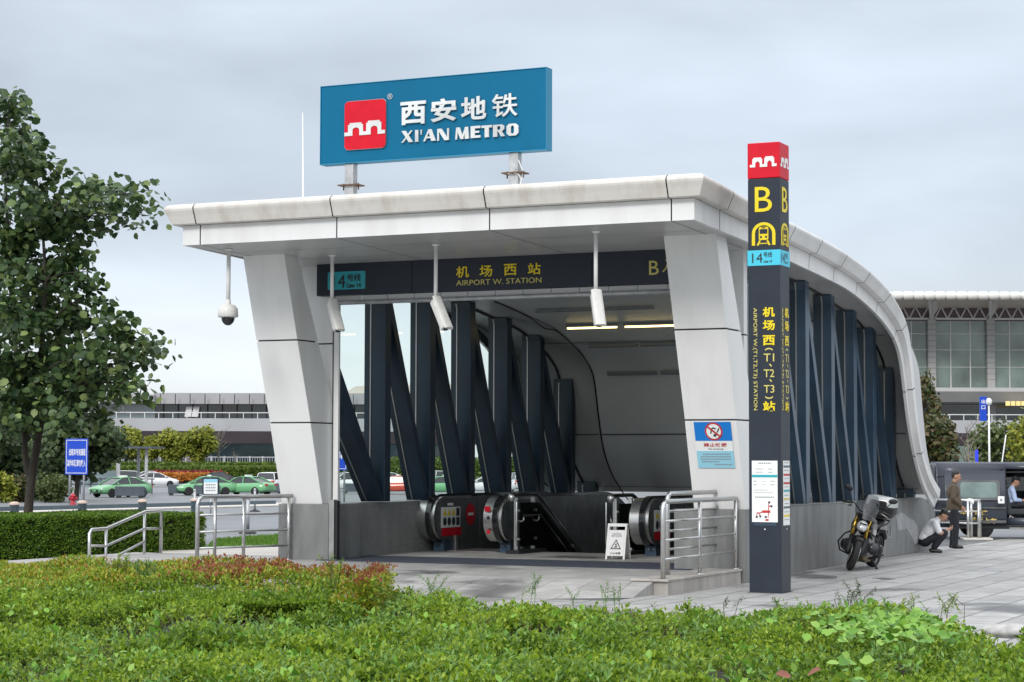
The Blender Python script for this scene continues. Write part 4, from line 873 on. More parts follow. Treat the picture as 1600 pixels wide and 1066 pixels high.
rr_ = frame_rail('railing', -.50, -2.2, .0, (), .235, 1.47, (.62, .90, 1.20), 'taller steel tube railing on the beige kerb, nearer the entrance floor', group='railings on the beige kerb')
c = MB(); c.tube([(0, 2.2, 1.235), (0, 2.27, 1.20), (0, 2.29, 1.12), (0, 2.29, 0)], .036, 12); c.build('end_post', M['steel'], rr_)
lrail = frame_rail('railing', -9.2, -1.97, .08, (-1.60, -.98, .02), .2, 1.33, (.45, .73, 1.02), 'steel tube railing left of the entrance ending in front of the left plinth')
lrail.rotation_euler = (0, 0, -TH - .355)
# sloping stair handrail at far left
R = tag(empty('stair_handrail', Wd(-12.0, -1.2, 0), -TH), 'bent steel handrail stepping up beside the clipped hedge', 'handrail')
zA = onz; pL = lambda x, y: ona(x, y, -12.0) - Vector((-12.0, -1.2, 0))
k1, k2, k3, k4, k5 = pL(140, 828), pL(166, 826), pL(226, 800), pL(252, 798), pL(253, 876)
c = MB(); c.tube([(0, k1.y, -.3), (0, k1.y, k1.z-.07), (0, k1.y+.06, k1.z), (0, k2.y, k2.z), (0, k3.y, k3.z), (0, k4.y-.05, k4.z), (0, k4.y, k4.z-.07), (0, k4.y, 0)], .032, 12); c.build('top_rail', M['steel'], R)
m1, m2, m3, m4 = pL(140, 853), pL(168, 853), pL(226, 826), pL(252, 826)
c = MB(); c.tube([(0, k1.y, m1.z), (0, k2.y, m2.z), (0, k3.y, m3.z), (0, k4.y, m4.z)], .024, 10); c.build('middle_rail', M['steel'], R)
m1, m2 = pL(168, 878), pL(226, 846); c = MB(); c.tube([(0, k2.y, m1.z), (0, k3.y, m2.z)], .024, 10); c.build('lower_rail', M['steel'], R)
for kk in (k2, k3):
    c = MB(); c.tube([(0, kk.y, -.3), (0, kk.y, kk.z)], .028, 10); c.build('post', M['steel'], R)
# small notice on a pole behind the left railing
q = grd(329, 806); nb = tag(empty('notice_board', q, -.15), 'small framed notice on a pole behind the left railing', 'notice board')
s = q.y/CF; c = MB(); c.tube([(0, 0, 0), (0, 0, 33*s)], .03, 8); c.build('pole', M['galv'], nb)
c = MB(); c.box(-13.5*s, 13.5*s, -.03, .02, 32*s, 59*s); fr = c.build('frame', M['charcoal'], nb, .01)
c = MB(); c.box(-11*s, 11*s, -.036, -.031, 34*s, 57*s); sh = c.build('sheet', M['poster'], fr)
c = MB(); c.box(-11*s, 11*s, -.040, -.037, 52*s, 57*s); c.build('header_strip', M['noticelight'], sh)
c = MB()
for k in range(3):
    for j in range(6): c.box((-8+j*2.8)*s, (-6.2+j*2.8)*s, -.040, -.037, (38+k*4.5)*s, (40.4+k*4.5)*s)
c.build('small_print', M['inkgrey'], sh)
# ---------------------------------------------------------------- motorcycle
M['gold'] = mat('gold_fork', (.62, .40, .08), .28, .9); M['tyre'] = mat('tyre_rubber', (.016, .016, .017), .75, var=.2, vscale=14)
M['bikegrey'] = mat('dark_grey_paint', (.026, .028, .033), .26, var=.1, vscale=3, coat=.3); M['silverp'] = mat('silver_plastic', (.52, .53, .53), .32, .3)
M['alu'] = mat('cast_aluminium', (.38, .37, .35), .42, .8, var=.15, vscale=9); M['bronze'] = mat('belly_bronze', (.16, .12, .07), .45, .5)
M['smoke'] = glassmat('smoked_screen', (.42, .44, .49), fres=1.9); M['lens'] = mat('headlamp_lens', (.72, .74, .76), .12, .55, var=.2, vscale=20)
fr_, re_ = Vector((6.12, 37.15, 0)), Vector((6.74, 38.52, 0)); hd_ = (fr_-re_).normalized()
bk_ = tag(empty('motorcycle', (fr_+re_)/2 + Vector((0, 0, .005)), math.atan2(hd_.y, hd_.x), 'black motorcycle with gold forks and a silver-lidded top box leaning on its stand', 'motorcycle'))
bk_.rotation_mode = 'XYZ'; bk_.rotation_euler = (R_(-10), 0, math.atan2(hd_.y, hd_.x))
def wheel(mb_t, mb_r, c, w_=.055, R=.31):
    n = 36; prof = [(R-.075, -w_*.9), (R-.03, -w_), (R-.008, -w_*.6), (R, 0), (R-.008, w_*.6), (R-.03, w_), (R-.075, w_*.9), (R-.075, -w_*.9)]
    mb_t.lathe(prof, c, (0, 1, 0), n)
    mb_r.lathe([(R-.075, -w_*.8), (R-.10, -w_*.7), (R-.10, w_*.7), (R-.075, w_*.8), (R-.073, 0), (R-.075, -w_*.8)], c, (0, 1, 0), n)
    for k in range(5):
        for s_ in (-.13, .13):
            t = 2*math.pi*k/5; mb_r.bar(c + Vector((.05*math.cos(t+s_*3), 0, .05*math.sin(t+s_*3))), c + Vector(((R-.09)*math.cos(t+s_), 0, (R-.09)*math.sin(t+s_))), .022, .03, (0, 1, 0))
    mb_r.lathe([(.06, -.06), (.06, .06)], c, (0, 1, 0), 16)
ST_ = Matrix.Translation((.42, 0, .95)) @ Matrix.Rotation(R_(22), 4, Vector((-.40, 0, .90)).normalized()) @ Matrix.Translation((-.42, 0, -.95))
ax_f = Vector((.75, 0, .31)); c = MB(); c2 = MB(); c.M = c2.M = ST_; wheel(c, c2, ax_f)
fw = empty('front_wheel', (0, 0, 0)); fw.parent = bk_
c.build('tyre', M['tyre'], fw); c2.build('rim', M['blackgloss'], fw)
for s_ in (-1, 1):
    c = MB(); c.M = ST_; c.lathe([(.08, -.003), (.16, -.003), (.16, .003), (.08, .003), (.08, -.003)], ax_f + Vector((0, s_*.075, 0)), (0, 1, 0), 30, smooth=False); c.build('brake_disc', M['steel'], fw)
    c = MB(); c.M = ST_; c.box(.60, .70, s_*.085-.03, s_*.085+.03, .36, .47); c.build('brake_caliper', M['bikegrey'], fw, .012)
    c = MB(); c.M = ST_; c.tube([(.535, s_*.125, .60), (.40, s_*.125, 1.02)], .034, 12); fk = c.build('fork_tube', M['gold'], bk_)
    c = MB(); c.M = ST_; c.tube([(.74, s_*.115, .29), (.68, s_*.12, .38), (.55, s_*.125, .60)], [.035, .045, .042], 12); c.build('fork_slider', M['black'], fk)
c = MB(); c.M = ST_; rows = []
for t in range(62, 128, 6): rows.append([ax_f + Vector(((.335)*math.cos(R_(t)), y, .335*math.sin(R_(t)) - abs(y)*.25)) for y in (-.075, -.04, 0, .04, .075)])
c.strip(rows); mg = c.build('front_mudguard', M['black'], bk_); md = mg.modifiers.new('solid', 'SOLIDIFY'); md.thickness = .008
c = MB(); c.M = ST_; c.box(.36, .46, -.15, .15, .95, .99); c.box(.44, .52, -.14, .14, .72, .76); c.build('fork_yoke', M['black'], bk_, .012)
c = MB(); c.M = ST_
c.ball((.60, 0, .82), (.085, .10, .11), 20, 14); hl = c.build('headlight', M['silverp'], bk_)
c = MB(); c.M = ST_; c.ball((.645, 0, .79), (.065, .085, .07), 18, 10); c.build('lens', M['lens'], hl)
c = MB(); c.M = ST_; c.bar((.69, -.07, .875), (.69, .07, .875), .02, .022); c.build('light_bar', M['black'], hl, .006)
for s_ in (-1, 1):
    c = MB(); c.M = ST_; c.ball((.58, s_*.16, .77), (.035, .03, .025)); c.build('indicator', M['bronze'], hl)
c = MB(); c.M = ST_; rows = []
for i in range(9):
    f = i/8; w_ = .13 + .085*math.sin(f*math.pi*.85+.35); rows.append([Vector((.66 - .24*f - (y*1.0)**2*.13, y*w_, .95 + .45*f)) for y in (-1, -.7, -.35, 0, .35, .7, 1)])
c.strip(rows); c.build('windscreen', M['smoke'], bk_)
c = MB(); c.M = ST_; c.box(.47, .57, -.13, .13, .93, 1.04); c.build('instrument_cluster', M['black'], bk_, .03)
hb = [(.30, -.44, 1.13), (.36, -.24, 1.17), (.42, -.10, 1.06), (.42, .10, 1.06), (.36, .24, 1.17), (.30, .44, 1.13)]
c = MB(); c.M = ST_; c.tube(hb, .014, 8); hb_o = c.build('handlebar', M['black'], bk_)
for s_ in (-1, 1):
    c = MB(); c.M = ST_; c.tube([(.345, s_*.29, 1.16), (.29, s_*.45, 1.125)], .024, 10); c.build('grip', M['black'], hb_o)
    c = MB(); c.M = ST_; c.tube([(.38, s_*.27, 1.13), (.40, s_*.44, 1.08)], .010, 6); c.build('lever', M['alu'], hb_o)
    c = MB(); c.M = ST_; c.tube([(.345, s_*.28, 1.14), (.36, s_*.33, 1.25), (.33, s_*.40, 1.36)], .009, 6); mi_ = c.build('mirror', M['black'], hb_o)
    c = MB(); c.M = ST_; c.ball((.335, s_*.42, 1.40), (.03, .085, .05), 14, 8, rot=Matrix.Rotation(R_(s_*18), 3, 'X')); c.build('mirror_head', M['black'], hb_o)
    c = MB(); c.M = ST_; c.box(.34, .37, s_*.29-.055, s_*.29+.02, 1.085, 1.15); c.build('switch_box', M['black'], hb_o, .01)
c = MB(); prof = [(-.20, .055, .80, .12), (-.08, .13, .95, .10), (.08, .175, 1.01, .13), (.22, .185, 1.01, .16), (.34, .15, .97, .15), (.42, .08, .90, .08)]
rows = []
for x, w_, zt, dz in prof: rows.append([Vector((x, w_*math.sin(t)*(1 if abs(t) < 2.2 else .8), zt-dz*.9 + (dz*.9 if math.cos(t) > 0 else dz*1.3)*math.cos(t))) for t in [-math.pi + 2*math.pi*k/16 for k in range(17)]])
c.strip(rows); c.add(rows[-1][:-1], [tuple(range(16))]); c.build('fuel_tank', M['bikegrey'], bk_)
for s_ in (-1, 1):
    c = MB(); c.prism([(.46, .83), (.30, .93), (.10, .86), (.12, .66), (.30, .58), (.44, .66)], (0, s_*.15, 0), (1, 0, 0), (0, 0, 1), (0, s_*.055, 0)); c.build('side_shroud', M['bikegrey'] if s_ > 0 else M['black'], bk_, .02)
    c = MB(); c.prism([(.40, .70), (.33, .79), (.16, .74), (.18, .66)], (0, s_*.207, 0), (1, 0, 0), (0, 0, 1), (0, s_*.006, 0)); c.build('shroud_badge', M['silverp'], bk_)
    c = MB(); c.lathe([(.10, 0), (.115, .05), (.10, .06), (.115, .09), (.10, .10), (.115, .13), (.10, .14), (.09, .19), (.05, .205)], (.22, s_*.17, .42), (0, s_, 0), 18); cyl = c.build('engine_cylinder', M['bikegrey'], bk_)
    c = MB(); c.ball((.22, s_*.365, .42), (.10, .03, .085), 16, 10); c.build('cylinder_cover', M['black'], cyl)
    c = MB(); c.tube([(.36, s_*.14, .72), (.42, s_*.30, .62), (.42, s_*.40, .46), (.36, s_*.36, .30), (.30, s_*.18, .24), (.12, s_*.40, .34)], .016, 8); c.build('crash_bar', M['black'], bk_)
    c = MB(); c.tube([(-.28, s_*.12, .42), (-.28, s_*.24, .36)], .014, 8); c.build('foot_peg', M['alu'], bk_)
    c = MB(); c.tube([(-.35, s_*.14, .80), (-.62, s_*.20, .86), (-.90, s_*.17, .90), (-.95, s_*.06, .90)], .013, 8); c.build('grab_rail', M['black'], bk_)
    c = MB(); c.tube([(-.45, s_*.20, .82), (-.55, s_*.25, .62), (-.85, s_*.25, .60), (-.90, s_*.2, .82)], .011, 8); c.build('pannier_bracket', M['alu'], bk_)
c = MB(); c.box(-.10, .40, -.15, .15, .26, .62); c.build('engine_block', M['bikegrey'], bk_, .04)
c = MB(); c.prism([(.40, .30), (.42, .20), (.20, .14), (-.15, .16), (-.20, .28)], (0, -.13, 0), (1, 0, 0), (0, 0, 1), (0, .26, 0)); c.build('belly_pan', M['bronze'], bk_, .02)
c = MB(); c.tube([(.38, .14, .74), (.05, .13, .70), (-.30, .13, .66), (-.45, .10, .80)], .02, 8); c.tube([(.38, -.14, .74), (.05, -.13, .70), (-.30, -.13, .66), (-.45, -.10, .80)], .02, 8); c.tube([(-.10, 0, .6), (-.30, .06, .42), (-.75, .10, .31)], .04, 8); c.build('frame', M['black'], bk_)
c = MB(); prof = [(.02, .08, .86), (-.15, .13, .84), (-.35, .15, .84), (-.5, .15, .89), (-.75, .12, .92), (-.95, .06, .92)]; rows = []
for x, w_, z in prof: rows.append([Vector((x, -w_, z-.06)), Vector((x, -w_*.95, z-.01)), Vector((x, -w_*.5, z+.01)), Vector((x, w_*.5, z+.01)), Vector((x, w_*.95, z-.01)), Vector((x, w_, z-.06)), Vector((x, 0, z-.10)), Vector((x, -w_, z-.06))])
c.strip(rows); c.add(rows[-1][:-1], [tuple(range(7))]); c.build('seat', M['black'], bk_)
ax_r = Vector((-.75, 0, .31)); rw = empty('rear_wheel', (0, 0, 0)); rw.parent = bk_; c = MB(); c2 = MB(); wheel(c, c2, ax_r, .085); c.build('tyre', M['tyre'], rw); c2.build('rim', M['blackgloss'], rw)
c = MB(); c.tube([(.3, -.12, .26), (-.2, -.17, .25), (-.45, -.19, .33)], .026, 10); c.tube([(-.45, -.19, .33), (-.92, -.22, .50)], [.05, .062], 14); c.build('exhaust', M['steel_dull'], bk_)
c = MB(); rows = []
for t in range(60, 175, 9): rows.append([ax_r + Vector((.36*math.cos(R_(t)), y, .36*math.sin(R_(t)))) for y in (-.09, 0, .09)])
c.strip(rows); c.build('rear_mudguard', M['black'], bk_)
c = MB(); c.box(-1.09, -1.07, -.12, .12, .52, .70); c.build('number_plate', M['dark'], bk_)
c = MB(); c.tube([(-.02, .12, .24), (.02, .30, .06)], .016, 8); c.box(-.02, .08, .27, .35, .045, .06); c.build('side_stand', M['black'], bk_)
c = MB(); c.box(-1.02, -.45, -.14, .14, .935, .955); c.build('luggage_rack', M['black'], bk_)
def tbox(z0, z1, s0, s1):
    a = []
    for z, s_ in ((z0, s0), ((z0+z1)/2, max(s0, s1)), (z1, s1)):
        a.append([Vector((-.73 + .27*s_*math.copysign(abs(math.cos(t))**.5, math.cos(t)), .285*s_*math.copysign(abs(math.sin(t))**.5, math.sin(t)), z)) for t in [2*math.pi*k/28 for k in range(29)]])
    return a
c = MB(); r_ = tbox(.96, 1.17, .80, 1.0); c.strip(r_); c.add(r_[0][:-1], [tuple(range(27, -1, -1))]); c.add(r_[-1][:-1], [tuple(range(28))]); tb = c.build('top_box', M['black'], bk_)
c = MB(); r_ = tbox(1.17, 1.26, 1.01, .98) + tbox(1.30, 1.345, .90, .55)[1:]; c.strip(r_); c.add(r_[-1][:-1], [tuple(range(28))]); c.build('top_box_lid', M['silverp'], tb)
c = MB(); c.prism([(-.20, 1.10), (.20, 1.10), (.15, 1.27), (-.15, 1.27)], (-.452, 0, 0), (0, 1, 0), (0, 0, 1), (-.06, 0, 0)); c.build('back_pad', M['black'], tb, .02)

# ---------------------------------------------------------------- people
M['skin'] = mat('skin', (.42, .23, .15), .5, var=.08, vscale=20); M['hair'] = mat('black_hair', (.012, .010, .010), .55, var=.3, vscale=40)
M['jacket'] = mat('olive_brown_jacket', (.095, .072, .048), .8, var=.22, vscale=9, bump=.5, bscale=18); M['shirtw'] = mat('white_shirt', (.74, .75, .78), .75, var=.05, vscale=9, bump=.5, bscale=14)
M['shirtb'] = mat('pale_blue_shirt', (.34, .42, .60), .75, var=.1, vscale=9, bump=.5, bscale=14); M['trouser'] = mat('dark_trousers', (.014, .016, .024), .8, var=.25, vscale=9, bump=.5, bscale=14)
M['shoe'] = mat('black_shoe', (.015, .014, .014), .4); M['eyew'] = mat('eye', (.03, .02, .02), .2)
def remesh(o, vx, it=6, f=.5):
    m_ = o.modifiers.new('one_surface', 'REMESH'); m_.mode = 'VOXEL'; m_.voxel_size = vx; m_.use_smooth_shade = True
    s_ = o.modifiers.new('soft', 'SMOOTH'); s_.iterations = it; s_.factor = f
    return o
def V3(*a): return Vector(a)
def hand(mb, wr, d, nrm, side, curl=.5):                 # wrist, direction of the hand, palm normal, +1 left / -1 right
    d = Vector(d).normalized(); nrm = Vector(nrm); nrm = (nrm - d*nrm.dot(d)).normalized(); s_ = d.cross(nrm)*side
    mb.cap(wr, wr + d*.035, .026, .03); 
    for k in (-1, 0, 1): mb.cap(wr + d*.03 + s_*.022*k, wr + d*.085 + s_*.024*k, .016, .014, 8)
    for k, (o, L) in enumerate(((.036, .060), (.012, .075), (-.012, .07), (-.034, .055))):
        a = wr + d*.088 + s_*o; b = a + (d*math.cos(curl) + nrm*math.sin(curl))*L*.5; e = b + (d*math.cos(2.1*curl) + nrm*math.sin(2.1*curl))*L*.5
        mb.cap(a, b, .0095, .009, 8); mb.cap(b, e, .009, .0075, 8)
    a = wr + d*.03 + s_*.036; b = a + (d*.6 + s_*.7 + nrm*.35)*.035; e = b + (d*.85 + s_*.1 + nrm*.4)*.032; mb.cap(a, b, .012, .011, 8); mb.cap(b, e, .011, .009, 8)
def head(mb, c, rot):                                    # face looks along local +x
    f = lambda x, y, z: c + rot @ V3(x, y, z)
    mb.ball(f(0, 0, .02), (.098, .076, .105), 18, 12, rot=rot); mb.ball(f(.022, 0, -.055), (.07, .058, .065), 16, 10, rot=rot); mb.ball(f(.055, 0, -.095), (.028, .03, .02), 12, 8, rot=rot)
    mb.cap(f(.092, 0, .015), f(.112, 0, -.03), .011, .016, 8); mb.ball(f(.086, 0, -.062), (.014, .027, .009), 10, 6, rot=rot); mb.ball(f(.088, 0, .034), (.016, .05, .012), 10, 6, rot=rot)
    for s_ in (-1, 1): mb.ball(f(-.005, s_*.078, -.005), (.02, .011, .034), 10, 8, rot=rot); mb.ball(f(.06, s_*.042, -.025), (.028, .022, .024), 10, 8, rot=rot)
def face_hair(body, c, rot, short=True):
    f = lambda x, y, z: c + rot @ V3(x, y, z)
    for s_ in (-1, 1):
        m_ = MB(); m_.ball(f(.088, s_*.031, .013), (.008, .013, .008), 10, 6, rot=rot); m_.build('eye', M['eyew'], body)
    m_ = MB(); m_.ball(f(-.014, 0, .066), (.094, .079, .076), 18, 12, rot=rot); m_.ball(f(-.052, 0, .022), (.058, .072, .072), 16, 10, rot=rot)
    if not short: m_.ball(f(.035, .0, .085), (.066, .068, .055), 14, 10, rot=rot); m_.ball(f(-.03, 0, .09), (.085, .085, .07), 14, 10, rot=rot)
    remesh(m_.build('hair', M['hair'], body), .009, 3)
def shoe(mb, heel, dirv):
    d = Vector(dirv).normalized(); up = V3(0, 0, 1); mb.cap(heel + up*.045, heel + d*.10 + up*.045, .042, .045); mb.cap(heel + d*.10 + up*.04, heel + d*.20 + up*.032, .045, .034); mb.box(0, 0, 0, 0, 0, 0) if False else None
# --- standing man, facing right
loc = onz(1491, 857, .005); loc.z = .005
pm = tag(empty('person', loc, R_(-6), 'standing person in olive brown jacket and dark trousers looking right, hands together in front', 'person'))
hc_ = V3(.055, 0, 1.635); hr = Matrix.Rotation(R_(6), 3, 'Y')
b = MB(); head(b, hc_, hr); b.cap((.0, 0, 1.40), (.03, 0, 1.55), .058, .052); b.ball((.0, 0, 1.22), (.10, .15, .2)); b.ball((0, 0, .95), (.11, .15, .12))
for s_ in (-1, 1):
    b.cap((0, s_*.17, 1.40), (-.03, s_*.23, 1.14), .05, .042); b.cap((-.03, s_*.23, 1.14), (.16, s_*.15, .955), .04, .03); hand(b, V3(.165, s_*.145, .95), (.65, -s_*.25, -.7), (-.3, -s_*.9, 0), s_, .5)
    b.cap((0, s_*.09, .92), (.02, s_*.10, .5), .08, .055); b.cap((.02, s_*.10, .5), (-.02, s_*.11, .1), .055, .04); b.cap((-.02, s_*.11, .06), (.12, s_*.13, .03), .035, .03)
body = remesh(b.build('body', M['skin'], pm), .008, 4); face_hair(body, hc_, hr)
b = MB(); b.ball((-.01, 0, 1.28), (.15, .19, .19), 18, 12); b.ball((.015, 0, 1.08), (.155, .185, .16), 18, 12); b.ball((-.035, 0, 1.36), (.10, .17, .10)); b.lathe([(.175, 0), (.18, .05), (.16, .25)], (.01, 0, .86), n=20)
b.cap((-.01, 0, 1.41), (.01, 0, 1.475), .088, .07)
for s_ in (-1, 1): b.cap((-.005, s_*.165, 1.405), (-.035, s_*.235, 1.14), .075, .062); b.cap((-.035, s_*.235, 1.14), (.135, s_*.16, .985), .062, .046)
remesh(b.build('jacket', M['jacket'], body), .013, 5)
b = MB(); b.lathe([(.155, 0), (.16, .05)], (.005, 0, .82), n=20); remesh(b.build('shirt_hem', M['shirtw'], body), .012, 2)
b = MB(); b.ball((0, 0, .90), (.145, .165, .11))
for s_ in (-1, 1): b.cap((0, s_*.085, .86), (.03 if s_ < 0 else .0, s_*.105, .48), .105, .08); b.cap((.03 if s_ < 0 else .0, s_*.105, .48), (-.03 if s_ > 0 else .0, s_*.12, .07), .08, .07)
remesh(b.build('trousers', M['trouser'], body), .012, 5)
for s_ in (-1, 1):
    b = MB(); shoe(b, V3(-.07 if s_ > 0 else -.04, s_*.12, 0), (1, s_*.15, 0)); remesh(b.build('shoe', M['shoe'], body), .009, 3)
# --- crouching man, facing right, on the phone
loc = onz(1457, 863.5, .005)
pc = tag(empty('person', loc, R_(-8), 'crouching person in white short sleeved shirt and dark trousers looking down at a phone', 'person'))
hc_ = V3(.235, 0, .80); hr = Matrix.Rotation(R_(38), 3, 'Y')
b = MB(); head(b, hc_, hr); b.cap((.08, 0, .68), (.18, 0, .765), .058, .05); b.ball((.0, 0, .52), (.09, .13, .2), rot=Matrix.Rotation(R_(28), 3, 'Y')); b.ball((-.15, 0, .27), (.10, .13, .10))
for s_ in (-1, 1):
    b.cap((.05, s_*.17, .635), (.17, s_*.22, .42), .05, .042); b.cap((.17, s_*.22, .42), (.34, s_*.07, .50), .04, .029); hand(b, V3(.345, s_*.068, .505), (.8, -s_*.35, .35), (0, -s_*.8, .6), s_, .55)
    b.cap((-.15, s_*.09, .27), (.24, s_*.14, .42), .085, .06); b.cap((.24, s_*.14, .42), (.03, s_*.13, .10), .058, .04); b.cap((.02, s_*.13, .06), (.16, s_*.15, .03), .035, .03)
body = remesh(b.build('body', M['skin'], pc), .008, 4); face_hair(body, hc_, hr, False)
b = MB(); rt = Matrix.Rotation(R_(30), 3, 'Y'); b.ball((.02, 0, .57), (.125, .18, .17), 18, 12, rot=rt); b.ball((-.07, 0, .44), (.15, .185, .19), 18, 12, rot=rt); b.ball((-.15, 0, .31), (.15, .18, .13)); b.cap((.03, 0, .6), (-.13, 0, .35), .14, .15); b.cap((.08, 0, .66), (.12, 0, .71), .085, .07)
for s_ in (-1, 1): b.cap((.05, s_*.165, .64), (.13, s_*.215, .47), .078, .07)
remesh(b.build('shirt', M['shirtw'], body), .013, 5)
b = MB(); b.ball((-.16, 0, .25), (.15, .175, .13))
for s_ in (-1, 1): b.cap((-.14, s_*.09, .26), (.25, s_*.14, .425), .105, .085); b.cap((.25, s_*.14, .425), (.04, s_*.13, .12), .083, .062)
remesh(b.build('trousers', M['trouser'], body), .012, 5)
for s_ in (-1, 1):
    b = MB(); shoe(b, V3(-.03, s_*.135, 0), (1, s_*.15, 0)); remesh(b.build('shoe', M['shoe'], body), .009, 3)
ph = tag(empty('phone', loc + Matrix.Rotation(R_(-8), 3, 'Z') @ V3(.43, 0, .565), R_(-8), 'small phone held in both hands by the crouching person', 'phone'))
b = MB(); b.M = Matrix.Rotation(R_(-50), 4, 'Y'); b.box(-.005, .005, -.036, .036, -.07, .07); b.build('case', M['blackgloss'], ph, .004)

# ---------------------------------------------------------------- van
M['vanpaint'] = mat('dark_blue_grey_paint', (.026, .032, .048), .36, var=.08, vscale=1.5, coat=.1); M['vaninner'] = mat('van_interior', (.012, .012, .014), .8)
M['pane'] = mat('tinted_window', (.16, .22, .21), .06, var=.35, vscale=1.6, spec=.8); M['goldlet'] = mat('gold_lettering', (.62, .46, .14), .4)
M['seatcloth'] = mat('grey_seat_cloth', (.035, .040, .045), .85)
VY = 53.0; v0 = onY(1462, 800, VY); va = R_(-5)
vn = tag(empty('van', (v0.x, VY, 0), va, 'dark blue grey van with its sliding side door open and gold lettering', 'van'))
RS, FSi = -.02, 1.88            # right (near) side and left side in local y
def vsec(x, k=1.0, zr=1.95):    # half outline of the body shell at station x, from near sill over the roof to far sill
    return [(x, RS+.03, .30), (x, RS-.00, .55), (x, RS, .95), (x, RS+.05*k, 1.20), (x, RS+.14*k, zr-.16), (x, RS+.22*k, zr-.04), (x, RS+.40*k, zr), (x, 1.48, zr), (x, 1.66, zr-.04), (x, 1.74, zr-.16), (x, 1.81, 1.20), (x, 1.88, .95), (x, 1.88, .55), (x, 1.85, .30)]
c = MB(); X0, X1, X2, X3 = .04, 1.80, 3.0, 5.1
def vstrip(mb, xs, i0, i1): mb.strip([[Vector(p) for p in vsec(x)[i0:i1]] for x in xs], None, True)
vstrip(c, (X0+.02, .5, X1), 0, 14); vstrip(c, (X1, X2), 4, 14); vstrip(c, (X1, X2), 0, 2); vstrip(c, (X2, 3.9), 0, 14)
c.strip([[Vector(p) for p in vsec(3.9)], [Vector((x+.35*(z > 1.2), y, min(z, 1.95 if z < 1.0 else z - .12*(z > 1.5)))) for x, y, z in vsec(4.2)], [Vector((5.0, y*.94+.05, min(z, 1.08))) for x, y, z in vsec(5.0)], [Vector((5.1, y*.85+.13, min(z, .85))) for x, y, z in vsec(5.1)]])
rear = vsec(X0+.02); c.strip([[Vector(p) for p in rear], [Vector((X0-.03, .93+(p[1]-.93)*.95, .30+(p[2]-.30)*.96)) for p in rear]]); c.add([Vector((X0-.03, .93+(p[1]-.93)*.95, .30+(p[2]-.30)*.96)) for p in rear], [tuple(range(13, -1, -1))])
vb = c.build('body', M['vanpaint'], vn); s_ = vb.modifiers.new('solid', 'SOLIDIFY'); s_.thickness = .03; s_.offset = -1
c = MB(); c.box(.3, 4.6, .05, 1.8, .30, .34); c.box(1.70, 1.74, .05, 1.8, .34, 1.8); c.box(3.05, 3.08, .05, 1.8, .34, 1.75); c.build('cabin_floor', M['vaninner'], vn)
c = MB(); c.prism([(1.95, 1.22), (2.95, 1.22), (2.90, 1.62), (2.0, 1.62)], (0, 1.765, 0), (1, 0, 0), (0, 0, 1), (0, .012, 0)); c.build('far_window', M['pane'], vn)
# open sliding door lies over the rear quarter
c = MB(); xs = [.22, .26, 1.74, 1.78]; o_ = .10
c.strip([[Vector((x, y-o_, z)) for _, y, z in [(0, RS+.03, .36), (0, RS, .55), (0, RS, .95), (0, RS+.05, 1.20), (0, RS+.135, 1.76)]] for x in xs]); dr = c.build('sliding_door', M['vanpaint'], vn); s_ = dr.modifiers.new('solid', 'SOLIDIFY'); s_.thickness = .05; s_.offset = 1
def dpt(x, z, o=0): y = RS - .10 + (.05*(z-.95)/.25 if z < 1.2 and z > .95 else (.05 + .085*(z-1.2)/.56 if z >= 1.2 else 0)); return Vector((x, y - o, z))
def dquad(mb, x0, x1, z0, z1, o, r=0, mi=None):
    if r:
        pts = []
        for sx, sz, a0 in ((1, 1, 0), (-1, 1, 90), (-1, -1, 180), (1, -1, 270)):
            for k in range(6): t = R_(a0+18*k); pts.append(((x0+x1)/2+sx*((x1-x0)/2-r)+r*math.cos(t), (z0+z1)/2+sz*((z1-z0)/2-r)+r*math.sin(t)))
    else: pts = [(x0, z0), (x1, z0), (x1, z1), (x0, z1)]
    n = len(pts); a = [dpt(x, z, o) for x, z in pts]; b = [dpt(x, z, o+.006) for x, z in pts]
    mb.add(a+b, [tuple(range(n, 2*n))] + [(i, (i+1) % n, n+(i+1) % n, n+i) for i in range(n)], mi)
c = MB(); dquad(c, .52, 1.62, 1.0, 1.52, .052, .09); gs = c.build('window_surround', M['dark'], dr)
c = MB(); dquad(c, .62, 1.54, 1.06, 1.46, .060, .07); c.build('window', M['pane'], gs)
c = MB(); dquad(c, 1.56, 1.72, .92, 1.10, .062); stk = c.build('white_sticker', M['poster'], dr)
c = MB(); dquad(c, 1.61, 1.67, .98, 1.04, .069); c.build('sticker_mark', M['inkgrey'], stk)
c = MB(); c.bar(dpt(1.50, .87, .075), dpt(1.70, .87, .075), .04, .035); c.build('handle', M['black'], dr, .012)
c = MB(); c.bar(dpt(.24, .80, .055), dpt(1.76, .80, .055), .012, .03); c.bar(dpt(.24, .45, .06), dpt(1.76, .45, .06), .025, .07); c.build('side_trim', M['dark'], dr, .006)
c = MB()
for ch, x, z in (('车', .68, .70), ('辆', .86, .69), ('通', 1.04, .68), ('道', 1.21, .67), ('就', .92, .50), ('近', 1.10, .49), ('上', 1.27, .48), ('车', 1.44, .47)): c.text(ch, dpt(x, z, .058), (1, 0, 0), (0, 0, 1), .165, .145, .003, .035)
c.build('gold_lettering', M['goldlet'], dr)
c = MB(); c.bar((X1, RS-.01, 1.72), (3.9, RS+.11, 1.74), .03, .03); c.bar((.05, RS+.08, 1.60), (1.8, RS+.10, 1.62), .02, .03); c.build('door_track', M['black'], vn)
c = MB(); c.box(.3, 4.4, RS-.03, RS+.02, .26, .36); c.build('sill', M['black'], vn, .01)
c = MB(); c.box(1.85, 2.95, RS-.10, RS+.04, .27, .30); c.build('side_step', M['alu'], vn)
